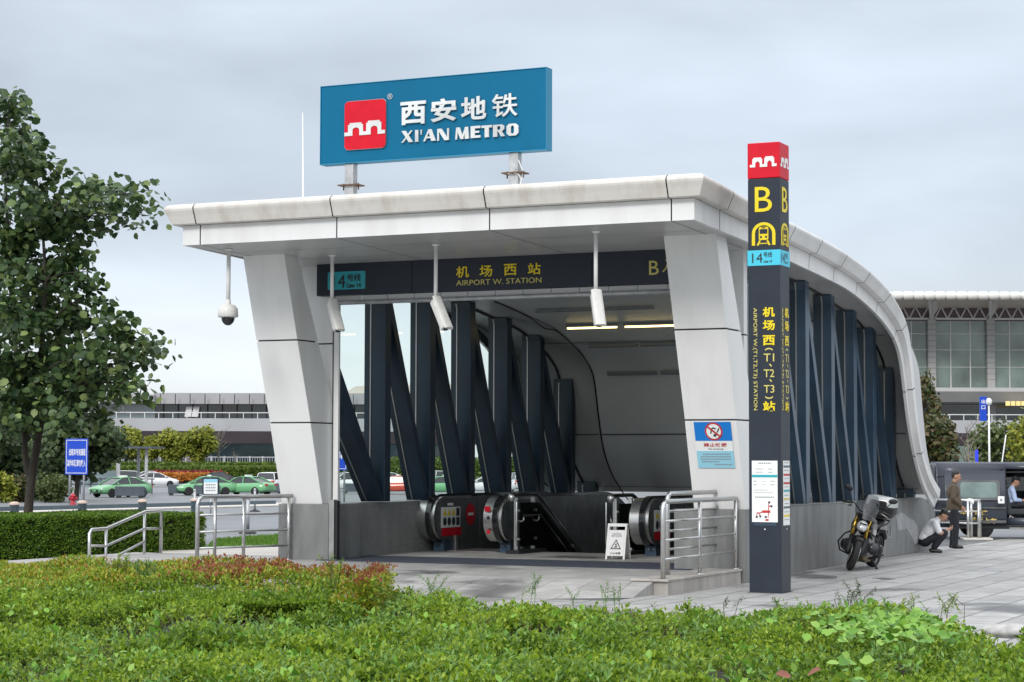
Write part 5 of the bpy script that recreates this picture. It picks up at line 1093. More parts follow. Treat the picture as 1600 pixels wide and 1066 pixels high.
def vwheel(x, y, s_):
    W_ = empty('wheel', (x, y, .33)); W_.parent = vn; c = MB(); c.lathe([(.22, -.10), (.31, -.10), (.33, -.06), (.33, .06), (.31, .10), (.22, .10)], (0, 0, 0), (0, s_, 0), 28); c.build('tyre', M['tyre'], W_)
    c = MB(); c.lathe([(.22, .08), (.20, .05), (.08, .07), (.03, .09), (0, .09)], (0, 0, 0), (0, s_, 0), 20); c.build('rim', M['alu'], W_)
for x in (1.15, 4.25): vwheel(x, RS+.09, -1); vwheel(x, 1.79, 1)
c = MB(); c.box(X0-.06, X0-.03, .12, .22, .80, 1.35); c.box(X0-.06, X0-.03, 1.64, 1.74, .80, 1.35); c.build('tail_light', M['inkred'], vn, .01)
def seat(x, y):
    c = MB(); c.box(x-.05, x+.45, y-.24, y+.24, .62, .78); c.prism([(x-.05, .74), (x+.10, .74), (x-.02, 1.32), (x-.16, 1.32)], (0, y-.23, 0), (1, 0, 0), (0, 0, 1), (0, .46, 0)); c.box(x-.14, x-.04, y-.13, y+.13, 1.34, 1.52); so2 = c.build('passenger_seat', M['seatcloth'], vn, .04)
    c = MB(); c.tube([(x, y-.2, .34), (x+.05, y-.2, .62)], .02, 6); c.tube([(x+.4, y-.2, .34), (x+.05, y-.2, .60)], .02, 6); c.build('seat_leg', M['steel_dull'], so2)
seat(1.86, .34); seat(2.02, 1.2)
pl_ = Vector((v0.x, VY, 0)) + Matrix.Rotation(va, 3, 'Z') @ V3(1.98, .32, .005)
ps = tag(empty('person', pl_, va, 'seated person in a pale blue shirt looking down inside the van', 'person'))
hc_ = V3(.10, 0, 1.46); hr = Matrix.Rotation(R_(22), 3, 'Y')
b = MB(); head(b, hc_, hr); b.cap((.0, 0, 1.28), (.06, 0, 1.40), .058, .052); b.ball((-.02, 0, 1.08), (.11, .16, .2)); b.ball((-.04, 0, .88), (.12, .16, .10))
for s_ in (-1, 1):
    b.cap((0, s_*.17, 1.24), (.06, s_*.22, .99), .05, .042); b.cap((.06, s_*.22, .99), (.30, s_*.10, .98), .04, .03); hand(b, V3(.30, s_*.10, .985), (.8, -s_*.3, .2), (0, -s_*.8, .5), s_, .6)
    b.cap((-.02, s_*.10, .88), (.42, s_*.11, .88), .08, .06); b.cap((.42, s_*.11, .88), (.42, s_*.11, .44), .055, .04); b.cap((.41, s_*.11, .39), (.54, s_*.12, .37), .035, .03)
body = remesh(b.build('body', M['skin'], ps), .009, 4); face_hair(body, hc_, hr, False)
b = MB(); b.ball((-.02, 0, 1.12), (.13, .185, .2), 18, 12); b.ball((-.03, 0, .93), (.145, .18, .12)); b.cap((0, 0, 1.26), (.02, 0, 1.32), .085, .068)
for s_ in (-1, 1): b.cap((0, s_*.165, 1.25), (.055, s_*.225, 1.0), .075, .062); b.cap((.055, s_*.225, 1.0), (.20, s_*.155, .985), .058, .05)
remesh(b.build('shirt', M['shirtb'], body), .013, 5)
b = MB(); b.ball((-.03, 0, .86), (.14, .17, .09))
for s_ in (-1, 1): b.cap((-.02, s_*.095, .88), (.43, s_*.11, .88), .10, .078); b.cap((.43, s_*.11, .88), (.42, s_*.11, .48), .076, .06)
remesh(b.build('trousers', M['trouser'], body), .013, 5)
for s_ in (-1, 1):
    b = MB(); shoe(b, V3(.38, s_*.115, .34), (1, s_*.1, 0)); remesh(b.build('shoe', M['shoe'], body), .01, 2)
# railing beside the van
q = onz(1513, 844, .005); rb = tag(empty('barrier_rail', q, R_(-6), 'short steel barrier railing in front of the van', 'railing'))
sp = q.y/CF
for dx, dy in ((0, 0), (8*sp, .4), (17*sp, .1), (22*sp, .5)):
    c = MB(); c.tube([(dx, dy, 0), (dx, dy, 1.0)], .034, 10); c.build('post', M['steel'], rb)
c = MB(); c.tube([(-.95, 1.0, 1.0), (-.05, .02, 1.0), (.30, .1, 1.0), (.37, .5, .99)], .036, 10); c.build('top_rail', M['steel'], rb)
for z in (.72, .42):
    c = MB(); c.tube([(-.95, 1.0, z), (-.03, .03, z), (.29, .1, z), (.36, .5, z)], .024, 8); c.build('bar', M['steel'], rb)
c = MB(); c.ball((.05, .02, 1.0), (.11, .06, .05)); c.ball((.11, .0, .96), (.05, .04, .07)); tag(remesh(c.build('white_cloth', M['whitep']), .015, 3), 'white rag draped over the barrier railing', 'rag').location = q
c = MB(); c.box(-.12, .60, -.15, .75, .0, .05); c.build('base_plate', M['palepave'], rb, .01)
# ---------------------------------------------------------------- plants
rng = np.random.default_rng(11)
def nrm(a): return a/np.maximum(1e-9, np.linalg.norm(a, axis=1, keepdims=True))
TD = (np.array([(0, 0, 0), (.45, .27, .07), (1, 0, -.03), (.45, -.27, .07)]), [(0, 3, 2, 1)])
TB = (np.array([(0, 0, 0), (.22, .30, .05), (.62, .34, .04), (1, 0, -.10), (.62, -.34, .04), (.22, -.30, .05)]), [(0, 5, 4, 3), (0, 3, 2, 1)])
def leafmesh(name, P, d, n, size, mtl, parent=None, tpl=TD, width=1.0):      # leaf base points, directions, normals, lengths
    d = nrm(d); s_ = nrm(np.cross(n, d)); n = np.cross(d, s_); T, F = tpl; k = len(T)
    V = (P[:, None, :] + size[:, None, None]*(T[None, :, 0:1]*d[:, None, :] + T[None, :, 1:2]*width*s_[:, None, :] + T[None, :, 2:3]*n[:, None, :])).reshape(-1, 3)
    N = len(P); fl = len(F[0]); FI = (np.arange(N)[:, None, None]*k + np.array(F)[None]).reshape(-1)
    me = bpy.data.meshes.new(name); me.vertices.add(len(V)); me.vertices.foreach_set('co', V.astype(np.float32).ravel())
    nfc = N*len(F); me.loops.add(nfc*fl); me.loops.foreach_set('vertex_index', FI.astype(np.int32))
    me.polygons.add(nfc); me.polygons.foreach_set('loop_start', np.arange(0, nfc*fl, fl, dtype=np.int32)); me.polygons.foreach_set('loop_total', np.full(nfc, fl, dtype=np.int32))
    me.polygons.foreach_set('use_smooth', np.ones(nfc, dtype=bool)); me.update(calc_edges=True); me.materials.append(mtl)
    o = bpy.data.objects.new(name, me); sc.collection.objects.link(o)
    if parent: o.parent = parent
    return o
def sprigs(C, axis, nl, length, size, spread=.75, jit=.25):       # leafy shoot tips: nl leaves around each short axis
    N = len(C); t = np.tile(np.linspace(0, 1, nl), (N, 1)); ph = rng.uniform(0, 6.28, (N, 1)) + np.arange(nl)[None]*2.4
    axis = nrm(axis); ref = np.where(np.abs(axis[:, 2:3]) < .9, np.array([[0, 0, 1.]]), np.array([[1., 0, 0]])); x = nrm(np.cross(axis, ref)); y = np.cross(axis, x)
    rad = np.cos(ph)[..., None]*x[:, None] + np.sin(ph)[..., None]*y[:, None]
    P = C[:, None] - axis[:, None]*((1-t)*length)[..., None]
    up = (.25 + .9*t**1.5)[..., None]
    d = rad*spread + axis[:, None]*up + rng.normal(0, jit, (N, nl, 3)); n = axis[:, None]*1.0 - rad*.5*up + rng.normal(0, .2, (N, nl, 3))
    s_ = np.broadcast_to(np.asarray(size).reshape(-1, 1), (N, nl))*rng.uniform(.65, 1.15, (N, nl))*(1-.35*t)
    return P.reshape(-1, 3), d.reshape(-1, 3), n.reshape(-1, 3), s_.reshape(-1)
def vnoise(x, y, sc_, seed):
    r_ = np.random.default_rng(seed); g = r_.random((64, 64)); u = x/sc_; v = y/sc_; i = np.floor(u).astype(int); j = np.floor(v).astype(int); fu = u-i; fv = v-j
    fu = fu*fu*(3-2*fu); fv = fv*fv*(3-2*fv); G = lambda a, b: g[a % 64, b % 64]
    return (G(i, j)*(1-fu)+G(i+1, j)*fu)*(1-fv) + (G(i, j+1)*(1-fu)+G(i+1, j+1)*fu)*fv
def inpoly(x, y, poly):
    r_ = np.zeros(len(x), bool); n = len(poly)
    for i in range(n):
        (x0, y0), (x1, y1) = poly[i][:2], poly[(i+1) % n][:2]
        c_ = ((y0 > y) != (y1 > y)); r_ ^= c_ & (x < (x1-x0)*(y-y0)/((y1-y0) if y1 != y0 else 1e-9) + x0)
    return r_
M['leaf_green'] = leafmat('privet_leaf', [(.075, .150, .016), (.155, .265, .024), (.245, .370, .029), (.335, .455, .037), (.42, .52, .066)], (.66, .74, .72), .7, .42, .42)
M['leaf_blue'] = leafmat('weed_leaf', [(0.091, 0.195, 0.046), (0.156, 0.286, 0.065), (0.208, 0.351, 0.098)], None, 1, .5, .3)
M['leaf_red'] = leafmat('photinia_leaf', [(0.088, 0.188, 0.015), (0.163, 0.288, 0.022), (0.250, 0.362, 0.027), (0.338, 0.375, 0.035), (0.375, 0.338, 0.037), (0.375, 0.188, 0.037)], None, 1, .38, .3)
M['leaf_redtip'] = leafmat('photinia_red_tip', [(0.275, 0.209, 0.033), (0.308, 0.132, 0.044), (0.286, 0.066, 0.044), (0.220, 0.050, 0.039)], None, 1, .38, .3)
M['leaf_hedge'] = leafmat('clipped_hedge_leaf', [(.018, .045, .008), (.035, .08, .012), (.06, .12, .015), (.10, .17, .02)], None, 1, .42, .25)
M['leaf_big'] = leafmat('broad_leaf', [(0.031, 0.064, 0.029), (0.046, 0.091, 0.031), (0.079, 0.131, 0.039), (0.053, 0.099, 0.039), (0.064, 0.109, 0.042), (0.131, 0.194, 0.056), (0.246, 0.316, 0.105)], (.75, .8, .8), .5, .40, .2)
M['leaf_vine'] = leafmat('vine_leaf', [(0.081, 0.207, 0.023), (0.138, 0.310, 0.034), (0.218, 0.414, 0.057), (0.287, 0.460, 0.092)], None, 1, .42, .22)
M['leaf_olive'] = leafmat('olive_leaf', [(0.062, 0.094, 0.031), (0.100, 0.138, 0.044), (0.150, 0.188, 0.062)], None, 1, .5, .25)
M['leaf_yellow'] = leafmat('yellow_green_leaf', [(0.130, 0.169, 0.026), (0.221, 0.260, 0.036), (0.312, 0.338, 0.046), (0.377, 0.364, 0.052)], None, 1, .5, .3)
M['leaf_dark'] = leafmat('dark_leaf', [(0.026, 0.050, 0.018), (0.046, 0.078, 0.026), (0.074, 0.108, 0.036)], None, 1, .5, .2)
M['leaf_brown'] = leafmat('magnolia_leaf', [(.035, .06, .018), (.06, .085, .025), (.11, .10, .035), (.14, .10, .05)], None, 1, .4, .2)
M['twig'] = mat('brown_twig', (.075, .052, .038), .9, var=.35, vscale=12); M['bark'] = mat('tree_bark', (.050, .040, .032), .9, var=.4, vscale=9, bump=.9, bscale=14, stretch=(1, 1, .25))
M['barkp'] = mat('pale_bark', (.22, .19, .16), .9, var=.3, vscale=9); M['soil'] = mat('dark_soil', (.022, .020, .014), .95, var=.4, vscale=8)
def twigs(name, C, L, r, mtl, parent=None, upw=.6, n=1):
    mb = MB()
    for c_ in C:
        d = Vector(rng.normal(0, 1, 3)); d.z = abs(d.z)*upw + .3; d.normalize(); e = Vector(c_); mb.tube([e, e + d*L*.5, e + d*L + Vector(rng.normal(0, L*.12, 3))], [r, r*.8, r*.4], 4, False)
    return mb.build(name, mtl, parent)
# --- the low clipped shrub bed in front
HZ = .55
edge = [(598, 928), (640, 931), (700, 934), (760, 938), (860, 943), (1000, 944), (1080, 946), (1160, 949), (1250, 946), (1330, 946), (1420, 952), (1470, 962), (1515, 975), (1545, 1000), (1562, 1012), (1585, 1003), (1640, 985)]
back = [onz(x, y, HZ) for x, y in edge]
bed = [(p.x, p.y) for p in back] + [(back[-1].x+1.2, 9.5), (-4.2, 9.5), (-6.8, 20.6), (back[0].x, 20.6)]
NB = 76000; x = rng.uniform(-7.5, 6.5, NB*3); y = 10.6 + 11.0*rng.random(NB*3)**1.25
k = inpoly(x, y, bed) & (np.abs(x) < y*.25+1.1); x, y = x[k], y[k]
if len(x) > NB: x, y = x[:NB], y[:NB]
def bedz(x, y): return HZ - .05 + .13*np.clip((y-17.2)/2, 0, 1)*np.clip((-1.9-x)/.8, 0, 1) + .16*(vnoise(x, y, .9, 3)-.5) + .17*(vnoise(x, y, .36, 5)-.5) + .09*(vnoise(x, y, .17, 8)-.5)
bare = vnoise(x+40, y+11, 1.15, 21)*.65 + vnoise(x+7, y+3, .42, 22)*.45
keep = (bare < .625 + .05*np.clip(x/4, -1, 1)) | (rng.random(len(x)) < .13); x2, y2 = x[keep], y[keep]
C = np.stack([x2, y2, bedz(x2, y2) + rng.normal(0, .018, len(x2))], 1); ax = np.stack([rng.normal(0, .38, len(x2)), rng.normal(-.12, .38, len(x2)), np.ones(len(x2))], 1)
per = 6; ssz = np.where(vnoise(x2, y2, 1.6, 31) > .5, .068, .055)*(.75+.5*rng.random(len(x2)))
P, d, n_, s_ = sprigs(C, ax, per, .10, ssz)
bedo = tag(empty('shrub_bed', (0, 15, 0)), 'low clipped bed of small-leaved green shrubs filling the foreground', 'shrubs', kind='stuff')
off = np.array([0, 15, 0.]); leafmesh('foliage', P-off, d, n_, s_, M['leaf_green'], bedo, TD, 1.2)
fk = rng.choice(len(x), 2800, replace=False); fk = fk[(vnoise(x[fk]+3, y[fk]+9, 1.5, 61) + rng.normal(0, .08, len(fk)) + np.clip(-x[fk]*.05, -.12, .15) > .56)]
Cf = np.stack([x[fk], y[fk], bedz(x[fk], y[fk]) + rng.uniform(.02, .11, len(fk))], 1); Pf, df, nf2, sf = sprigs(Cf, np.stack([rng.normal(0, .25, len(fk)), rng.normal(-.1, .25, len(fk)), np.ones(len(fk))], 1), 7, .14, .095, 1.0)
leafmesh('feathery_weeds', Pf-off, df, nf2, sf, M['leaf_blue'], bedo, TD, .5)
bk2 = rng.choice(len(x), 900, replace=False); Cb = np.stack([x[bk2], y[bk2], bedz(x[bk2], y[bk2]) + rng.uniform(.0, .05, 900)], 1); Pb, db, nb_, sb = sprigs(Cb, np.stack([rng.normal(0, .5, 900), rng.normal(-.2, .5, 900), np.ones(900)], 1), 4, .08, .10, .9)
leafmesh('broad_leaves', Pb-off, db, nb_, sb, M['leaf_vine'], bedo, TB, .9)
xb, yb = x[~keep][:3400], y[~keep][:3400]
twigs('bare_twigs', np.stack([xb, yb, bedz(xb, yb)-.13], 1)-off, .16, .0045, M['twig'], bedo)
gx, gy = np.meshgrid(np.linspace(-8, 7.5, 110), np.linspace(9.5, 22.2, 90)); mb = MB(); W_ = gx.shape[1]
ins = inpoly(gx.ravel(), gy.ravel(), [(px_*1.0, py_-.06) for px_, py_ in bed]); zz_ = bedz(gx.ravel(), gy.ravel()) - .15
vs = [(a-off[0], b-off[1], c) for a, b, c in zip(gx.ravel(), gy.ravel(), zz_)]; fs = []
for j in range(gx.shape[0]-1):
    for i in range(W_-1):
        q = (j*W_+i, j*W_+i+1, (j+1)*W_+i+1, (j+1)*W_+i)
        if all(ins[t] for t in q): fs.append(q)
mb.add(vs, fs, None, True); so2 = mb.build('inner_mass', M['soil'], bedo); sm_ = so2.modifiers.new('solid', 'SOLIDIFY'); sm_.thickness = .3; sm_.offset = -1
# front of the bed facing the plaza: leaves down the rear edge too
# --- red tipped hedge at the left of the bed
RZ = .86; r0 = [onz(xx, yy, RZ) for xx, yy in ((-60, 873), (120, 876), (300, 880), (470, 884), (588, 893))]
hp = [(p.x, p.y) for p in r0]; RY0 = 19.0; rx1 = r0[-1].x
poly = hp + [(rx1+.02, 19.35), (rx1-.9, RY0+.1), (-7, RY0)]
N_ = 26000; x = rng.uniform(-7, rx1+.1, N_); y = rng.uniform(RY0-.1, 24.5, N_); k = inpoly(x, y, poly); x, y = x[k], y[k]
lowr = np.clip((-2.6-x)/2.5, 0, 1)
z = RZ - .04 + .16*(vnoise(x, y, .8, 41)-.5) + .12*(vnoise(x, y, .3, 42)-.5) - .0*lowr - .26*np.clip((20.6-y)/1.5, 0, 1)**1.5
C = np.stack([x, y, z], 1); ax = np.stack([rng.normal(0, .3, len(x)), rng.normal(-.1, .3, len(x)), np.ones(len(x))], 1)
# front and end faces
nf_ = 9000; xf = rng.uniform(-7, rx1, nf_); zf_ = rng.uniform(.52, RZ-.22, nf_); yf = RY0 + .12*(vnoise(xf, zf_*3, .5, 44)-.5) + np.clip(xf-(rx1-.9), 0, 1)*.35
C = np.concatenate([C, np.stack([xf, yf, zf_], 1)]); ax = np.concatenate([ax, np.stack([rng.normal(0, .3, nf_), -np.ones(nf_)*.9, rng.normal(.5, .3, nf_)], 1)])
ne_ = 3500; ye = rng.uniform(19.3, 21.6, ne_); ze = rng.uniform(.05, RZ, ne_); C = np.concatenate([C, np.stack([rx1 + rng.normal(0, .05, ne_), ye, ze], 1)]); ax = np.concatenate([ax, np.stack([np.ones(ne_), rng.normal(-.2, .3, ne_), rng.normal(.5, .3, ne_)], 1)])
P, d, n_, s_ = sprigs(C, ax, 5, .10, .072)
red = tag(empty('photinia_hedge', (-4, 21, 0)), 'knee high photinia hedge with red and yellow young leaves behind the green bed', 'hedge'); off = np.array([-4, 21, 0.])
rmask = np.repeat((C[:, 2] > RZ-.05) & (vnoise(C[:, 0], C[:, 1], .7, 46) + rng.normal(0, .17, len(C)) > .89 + .25*np.clip((-3.2-C[:, 0])/1.5, 0, 1)), 5)
Cr = np.repeat(C, 5, 0); gmask = ~rmask & (Cr[:, 1] - 19.0 + (Cr[:, 2] < .5)*-.6 < .35 + 1.1*np.repeat(vnoise(C[:, 0]+5, C[:, 1]*1.5, .6, 48) + rng.normal(0, .2, len(C)), 5)) & (Cr[:, 0] < rx1-.35)
m2 = ~rmask & ~gmask; leafmesh('foliage', P[m2]-off, d[m2], n_[m2], s_[m2], M['leaf_red'], red, TD, .9); leafmesh('green_foliage', P[gmask]-off, d[gmask], n_[gmask], s_[gmask]*.9, M['leaf_green'], red, TD, .9)
leafmesh('red_shoots', P[rmask]-off + np.array([0, 0, .03]), d[rmask], n_[rmask], s_[rmask], M['leaf_redtip'], red, TD, .9)
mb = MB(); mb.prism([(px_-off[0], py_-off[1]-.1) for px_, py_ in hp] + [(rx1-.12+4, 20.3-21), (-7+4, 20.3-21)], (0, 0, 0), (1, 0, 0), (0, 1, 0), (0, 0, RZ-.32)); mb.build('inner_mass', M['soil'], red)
# --- tall weeds and vine in the bed
def weed(px, py, h, n, label, mtl='leaf_blue', size=.05, z0=.42, group='weeds standing up out of the shrub bed'):
    base = onz(px, py, z0); o = tag(empty('weed', base), label, 'weed', group); st = MB(); pts = []
    lean = Vector((rng.normal(0, .12), rng.normal(0, .1), 1)); CP_ = []
    for s in range(n):
        d0 = Vector((rng.normal(0, .06), rng.normal(0, .06), 0)); tp = lean*h*rng.uniform(.65, 1) + Vector((rng.normal(0, .09), rng.normal(0, .06), 0)); st.tube([d0 - Vector((0, 0, .2)), d0 + tp*.5, tp], [.004, .0035, .002], 4, False)
        for t in np.linspace(.2, 1, int(9*h/.3)+3): CP_.append(d0.lerp(tp, t))
    st.build('stem', M['twig'] if mtl != 'leaf_blue' else M['leaf_blue'], o)
    C = np.array([tuple(c_) for c_ in CP_]); P, d, n_, s_ = sprigs(C, np.tile([[0, 0, 1.]], (len(C), 1)) + rng.normal(0, .1, (len(C), 3)), 4, .03, size, .9)
    leafmesh('leaves', P, d, n_, s_, M[mtl], o, TD, .55)
weed(678, 931, .30, 4, 'feathery weed rising against the pale floor left of the mat centre')
weed(830, 936, .34, 3, 'tallest thin weed in the bed below the middle of the entrance')
weed(898, 940, .16, 2, 'small weed sprig just left of the pale ramp')
weed(958, 944, .26, 4, 'bushy weed in front of the pale ramp')
weed(1346, 948, .30, 4, 'dark leafy weed tip below the motorcycle', 'leaf_hedge', .055)
weed(1330, 950, .18, 3, 'shorter weed tip just left of the one below the motorcycle', 'leaf_hedge', .05)
weed(1420, 955, .18, 3, 'pale weed shoot right of the one below the motorcycle', 'leaf_green', .06)
weed(1479, 962, .26, 4, 'leafy shoot near the right end of the bed', 'leaf_green', .06)
weed(520, 905, .24, 3, 'yellow green shoot above the red tipped hedge near its right end', 'leaf_green', .06, .82)
weed(185, 905, .26, 8, 'bushy green weed in the red tipped hedge below the sloping handrail', 'leaf_green', .06, .78)
weed(230, 905, .2, 7, 'spreading green weed right of the sloping handrail foot', 'leaf_blue', .06, .78)
weed(1140, 950, .14, 2, 'small shoot left of the pylon foot', 'leaf_hedge', .05)
weed(1222, 950, .13, 2, 'small shoot in front of the pylon foot', 'leaf_hedge', .05)
vi = tag(empty('vine', onz(1400, 985, .5)), 'bright green broad-leaved vine creeping over the right end of the bed', 'vine', kind='stuff')
vp = []
for _ in range(620):
    px, py = rng.normal(1395, 62), rng.normal(972, 15)
    if 955 + max(0, px-1440)*.35 < py < 1003: vp.append(px_ := tuple(onz(px, py, .60 + rng.uniform(0, .05))))
for _ in range(10): vp.append(tuple(onz(rng.normal(1200, 14), rng.normal(962, 4), .6)))
for _ in range(16): vp.append(tuple(onz(rng.normal(1335, 14), rng.normal(1048, 9), .62)))
vp = np.array(vp) - np.array(tuple(vi.location)); N_ = len(vp)
leafmesh('leaves', vp, np.stack([rng.normal(0, 1, N_), rng.normal(-.5, .7, N_), rng.normal(.15, .3, N_)], 1), np.stack([rng.normal(0, .4, N_), rng.normal(-.45, .3, N_), np.ones(N_)], 1), rng.uniform(.045, .10, N_), M['leaf_vine'], vi, TB, 1.2)
M['deadleaf'] = mat('dead_leaf', (.20, .06, .035), .6, var=.3)
for px_, py_, d_, lab in ((1236, 1056, (-1, -.2, .2), 'reddish brown dead leaf at the bottom edge, the left one'), (1262, 1054, (.6, -.5, .4), 'reddish brown dead leaf at the bottom edge, the right one')):
    dl = leafmesh('fallen_leaf', np.array([(0, 0, 0.)]), np.array([d_]), np.array([(0, -.5, 1)]), np.array([.10]), M['deadleaf'], None, TB, 1.3); dl.location = onz(px_, py_, .63); tag(dl, lab, 'leaf', 'dead leaves on the shrub bed')
st = tag(MB().ball((0, 0, 0), (.27, .24, .07), 26, 14).build('stone', mat('pale_stone', (.40, .395, .38), .8, var=.25, vscale=12, bump=.5)), 'pale round stone at the right end of the shrub bed', 'stone'); st.location = onz(1577, 986, .36)
# --- clipped hedge at the left
H0, H1 = onz(-90, 880, 0), onz(319, 866, 0); ux = (H1-H0).normalized(); uy = Vector((-ux.y, ux.x, 0)); HL = (H1-H0).length; HH = .84; HW = 2.6
hg = tag(empty('clipped_hedge', H0, math.atan2(ux.y, ux.x)), 'dark square clipped hedge behind the sloping handrail at left', 'hedge')
def boxhedge(root, L, Wd_, H, mtl, n, size):
    A_ = L*Wd_; B_ = L*H; E_ = Wd_*H; tot = A_+2*B_+2*E_; Cs, Ax = [], []
    for ar, f in ((A_, 't'), (B_, 'f'), (E_, 'r')):
        m_ = int(n*ar/tot); u_, v_ = rng.random(m_), rng.random(m_)
        if f == 't': c_ = np.stack([u_*L, v_*Wd_, H + .05*(vnoise(u_*L, v_*Wd_, .5, 51)-.5)], 1); a_ = np.stack([rng.normal(0, .3, m_), rng.normal(0, .3, m_), np.ones(m_)], 1)
        elif f == 'f': c_ = np.stack([u_*L, .06*(vnoise(u_*L, v_*H, .3, 52)-.5), .04+v_*(H-.04)], 1); a_ = np.stack([rng.normal(0, .3, m_), -np.ones(m_), rng.normal(.4, .3, m_)], 1)
        else: c_ = np.stack([L + .06*(vnoise(u_*Wd_, v_*H, .3, 53)-.5), u_*Wd_, .04+v_*(H-.04)], 1); a_ = np.stack([np.ones(m_), rng.normal(0, .3, m_), rng.normal(.4, .3, m_)], 1)
        Cs.append(c_); Ax.append(a_)
    P, d, n_, s_ = sprigs(np.concatenate(Cs), np.concatenate(Ax), 5, .08, size)
    leafmesh('foliage', P, d, n_, s_, mtl, root, TD, 1.0)
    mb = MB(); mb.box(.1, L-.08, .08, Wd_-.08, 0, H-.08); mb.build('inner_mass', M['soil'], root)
M['leaf_hedge2'] = leafmat('hedge_leaf', [(0.036, 0.090, 0.010), (0.072, 0.150, 0.014), (0.132, 0.240, 0.022), (0.216, 0.336, 0.034)], None, 1, .42, .25)
boxhedge(hg, HL, HW, HH, M['leaf_hedge2'], 21000, .075)
# --- trees
def limb(mb, p0, p1, r0, r1, sag=.1, n=6, seed=0):
    p0, p1 = Vector(p0), Vector(p1); pts = []; L = (p1-p0).length; rr = random.Random(seed); w1 = Vector((rr.uniform(-1, 1), rr.uniform(-1, 1), 0))*L*.06
    for i in range(n+1): t = i/n; pts.append(p0.lerp(p1, t) + Vector((0, 0, sag*L*math.sin(math.pi*t))) + w1*math.sin(math.pi*t*1.7))
    mb.tube(pts, [r0 + (r1-r0)*i/n for i in range(n+1)], 8, False); return pts
ft_b = onz(46, 853, 0); FY = ft_b.y; FY = 43.0; tb_ = onY(46, 870, FY); tb_.z = 0
ft = tag(empty('street_tree', tb_), 'broad-leaved tree with dark green crown standing in the clipped hedge at left', 'tree')
S0 = lambda px, py, dy=0: onY(px, py, FY+dy) - tb_
tr = MB(); rr = random.Random(5)
trunk = [Vector((0, 0, 0)), S0(44, 800), S0(49, 750), S0(57, 700), S0(64, 655)]; tr.tube(trunk, [.13, .10, .09, .085, .08], 12, False)
tk2 = [S0(48, 765, .1), S0(40, 720, .2), S0(38, 670, .3), S0(30, 600, .4), S0(22, 520, .5), S0(14, 400, .5), S0(8, 280, .3), S0(14, 165, 0)]; tr.tube(tk2, [.06, .06, .058, .055, .05, .04, .028, .01], 8, False)
tk3 = [S0(64, 655), S0(62, 600, -.2), S0(66, 520, -.2), S0(72, 440, -.1), S0(66, 350, 0), S0(52, 250, .1)]; tr.tube(tk3, [.075, .065, .055, .04, .026, .008], 8, False)
tk4 = [S0(64, 655), S0(84, 620, .2), S0(110, 590, .3), S0(150, 565, .2)]; tr.tube(tk4, [.06, .05, .04, .02], 8, False)
ends = [(15, 158), (22, 190), (24, 218), (30, 250), (45, 235), (62, 290), (100, 262), (150, 283), (172, 292), (125, 330), (212, 302), (238, 297), (185, 340), (232, 338), (60, 330), (20, 240), (-20, 300), (0, 350), (120, 400), (95, 400), (40, 400), (150, 450), (75, 470), (20, 470), (120, 500), (190, 498), (232, 530), (255, 545), (140, 545), (180, 575), (232, 603), (205, 600), (130, 605), (70, 560), (20, 560), (170, 630), (110, 645), (95, 600), (25, 630), (-30, 420), (-60, 520), (-30, 600), (-80, 380), (-70, 620), (60, 610), (150, 595), (50, 500), (105, 460), (130, 365), (85, 345), (40, 350), (10, 420), (60, 430), (30, 300), (150, 480), (-20, 500), (10, 650), (40, 580), (5, 460), (30, 520), (85, 530), (-10, 560), (50, 615), (0, 600), (110, 560), (75, 420), (140, 425), (30, 370), (110, 320)]
nodes = [p for p in tk2[2:] + tk3[1:] + tk4[1:]]; LP, LD, LN, LS = [], [], [], []
for i, (px, py) in enumerate(ends):
    e = S0(px, py, rr.uniform(-1.6, 1.6)); b0 = min(nodes, key=lambda q: (q-e).length + max(0, q.z-e.z+.3)*2.5); pts = limb(tr, b0, e, .028, .006, .06, 7, i); Lb = (e-b0).length
    for k in range((92 if (px > 90 and py < 480) else 124) if px > -25 else 90):
        t = 1 - abs(rr.gauss(0, .36)); t = max(.15, min(1.0, t)); G_ = lambda m_, d_: max(m_-1.5*d_, min(m_+1.5*d_, rr.gauss(m_, d_))); f = t*7; j = min(6, int(f)); q = pts[j].lerp(pts[j+1], f-j)
        q = q + Vector((G_(0, .23), G_(0, .30), G_(-.06, .19)))
        d = Vector((rr.gauss(0, 1), rr.gauss(0, 1), rr.gauss(-.55, .5))); LP.append(tuple(q)); LD.append(tuple(d)); LN.append((rr.gauss(0, .7), rr.gauss(-.2, .7), .8)); LS.append(rr.uniform(.13, .235))
tr.build('trunk', M['bark'], ft); leafmesh('crown', np.array(LP), np.array(LD), np.array(LN), np.array(LS), M['leaf_big'], ft, TB, 1.15)
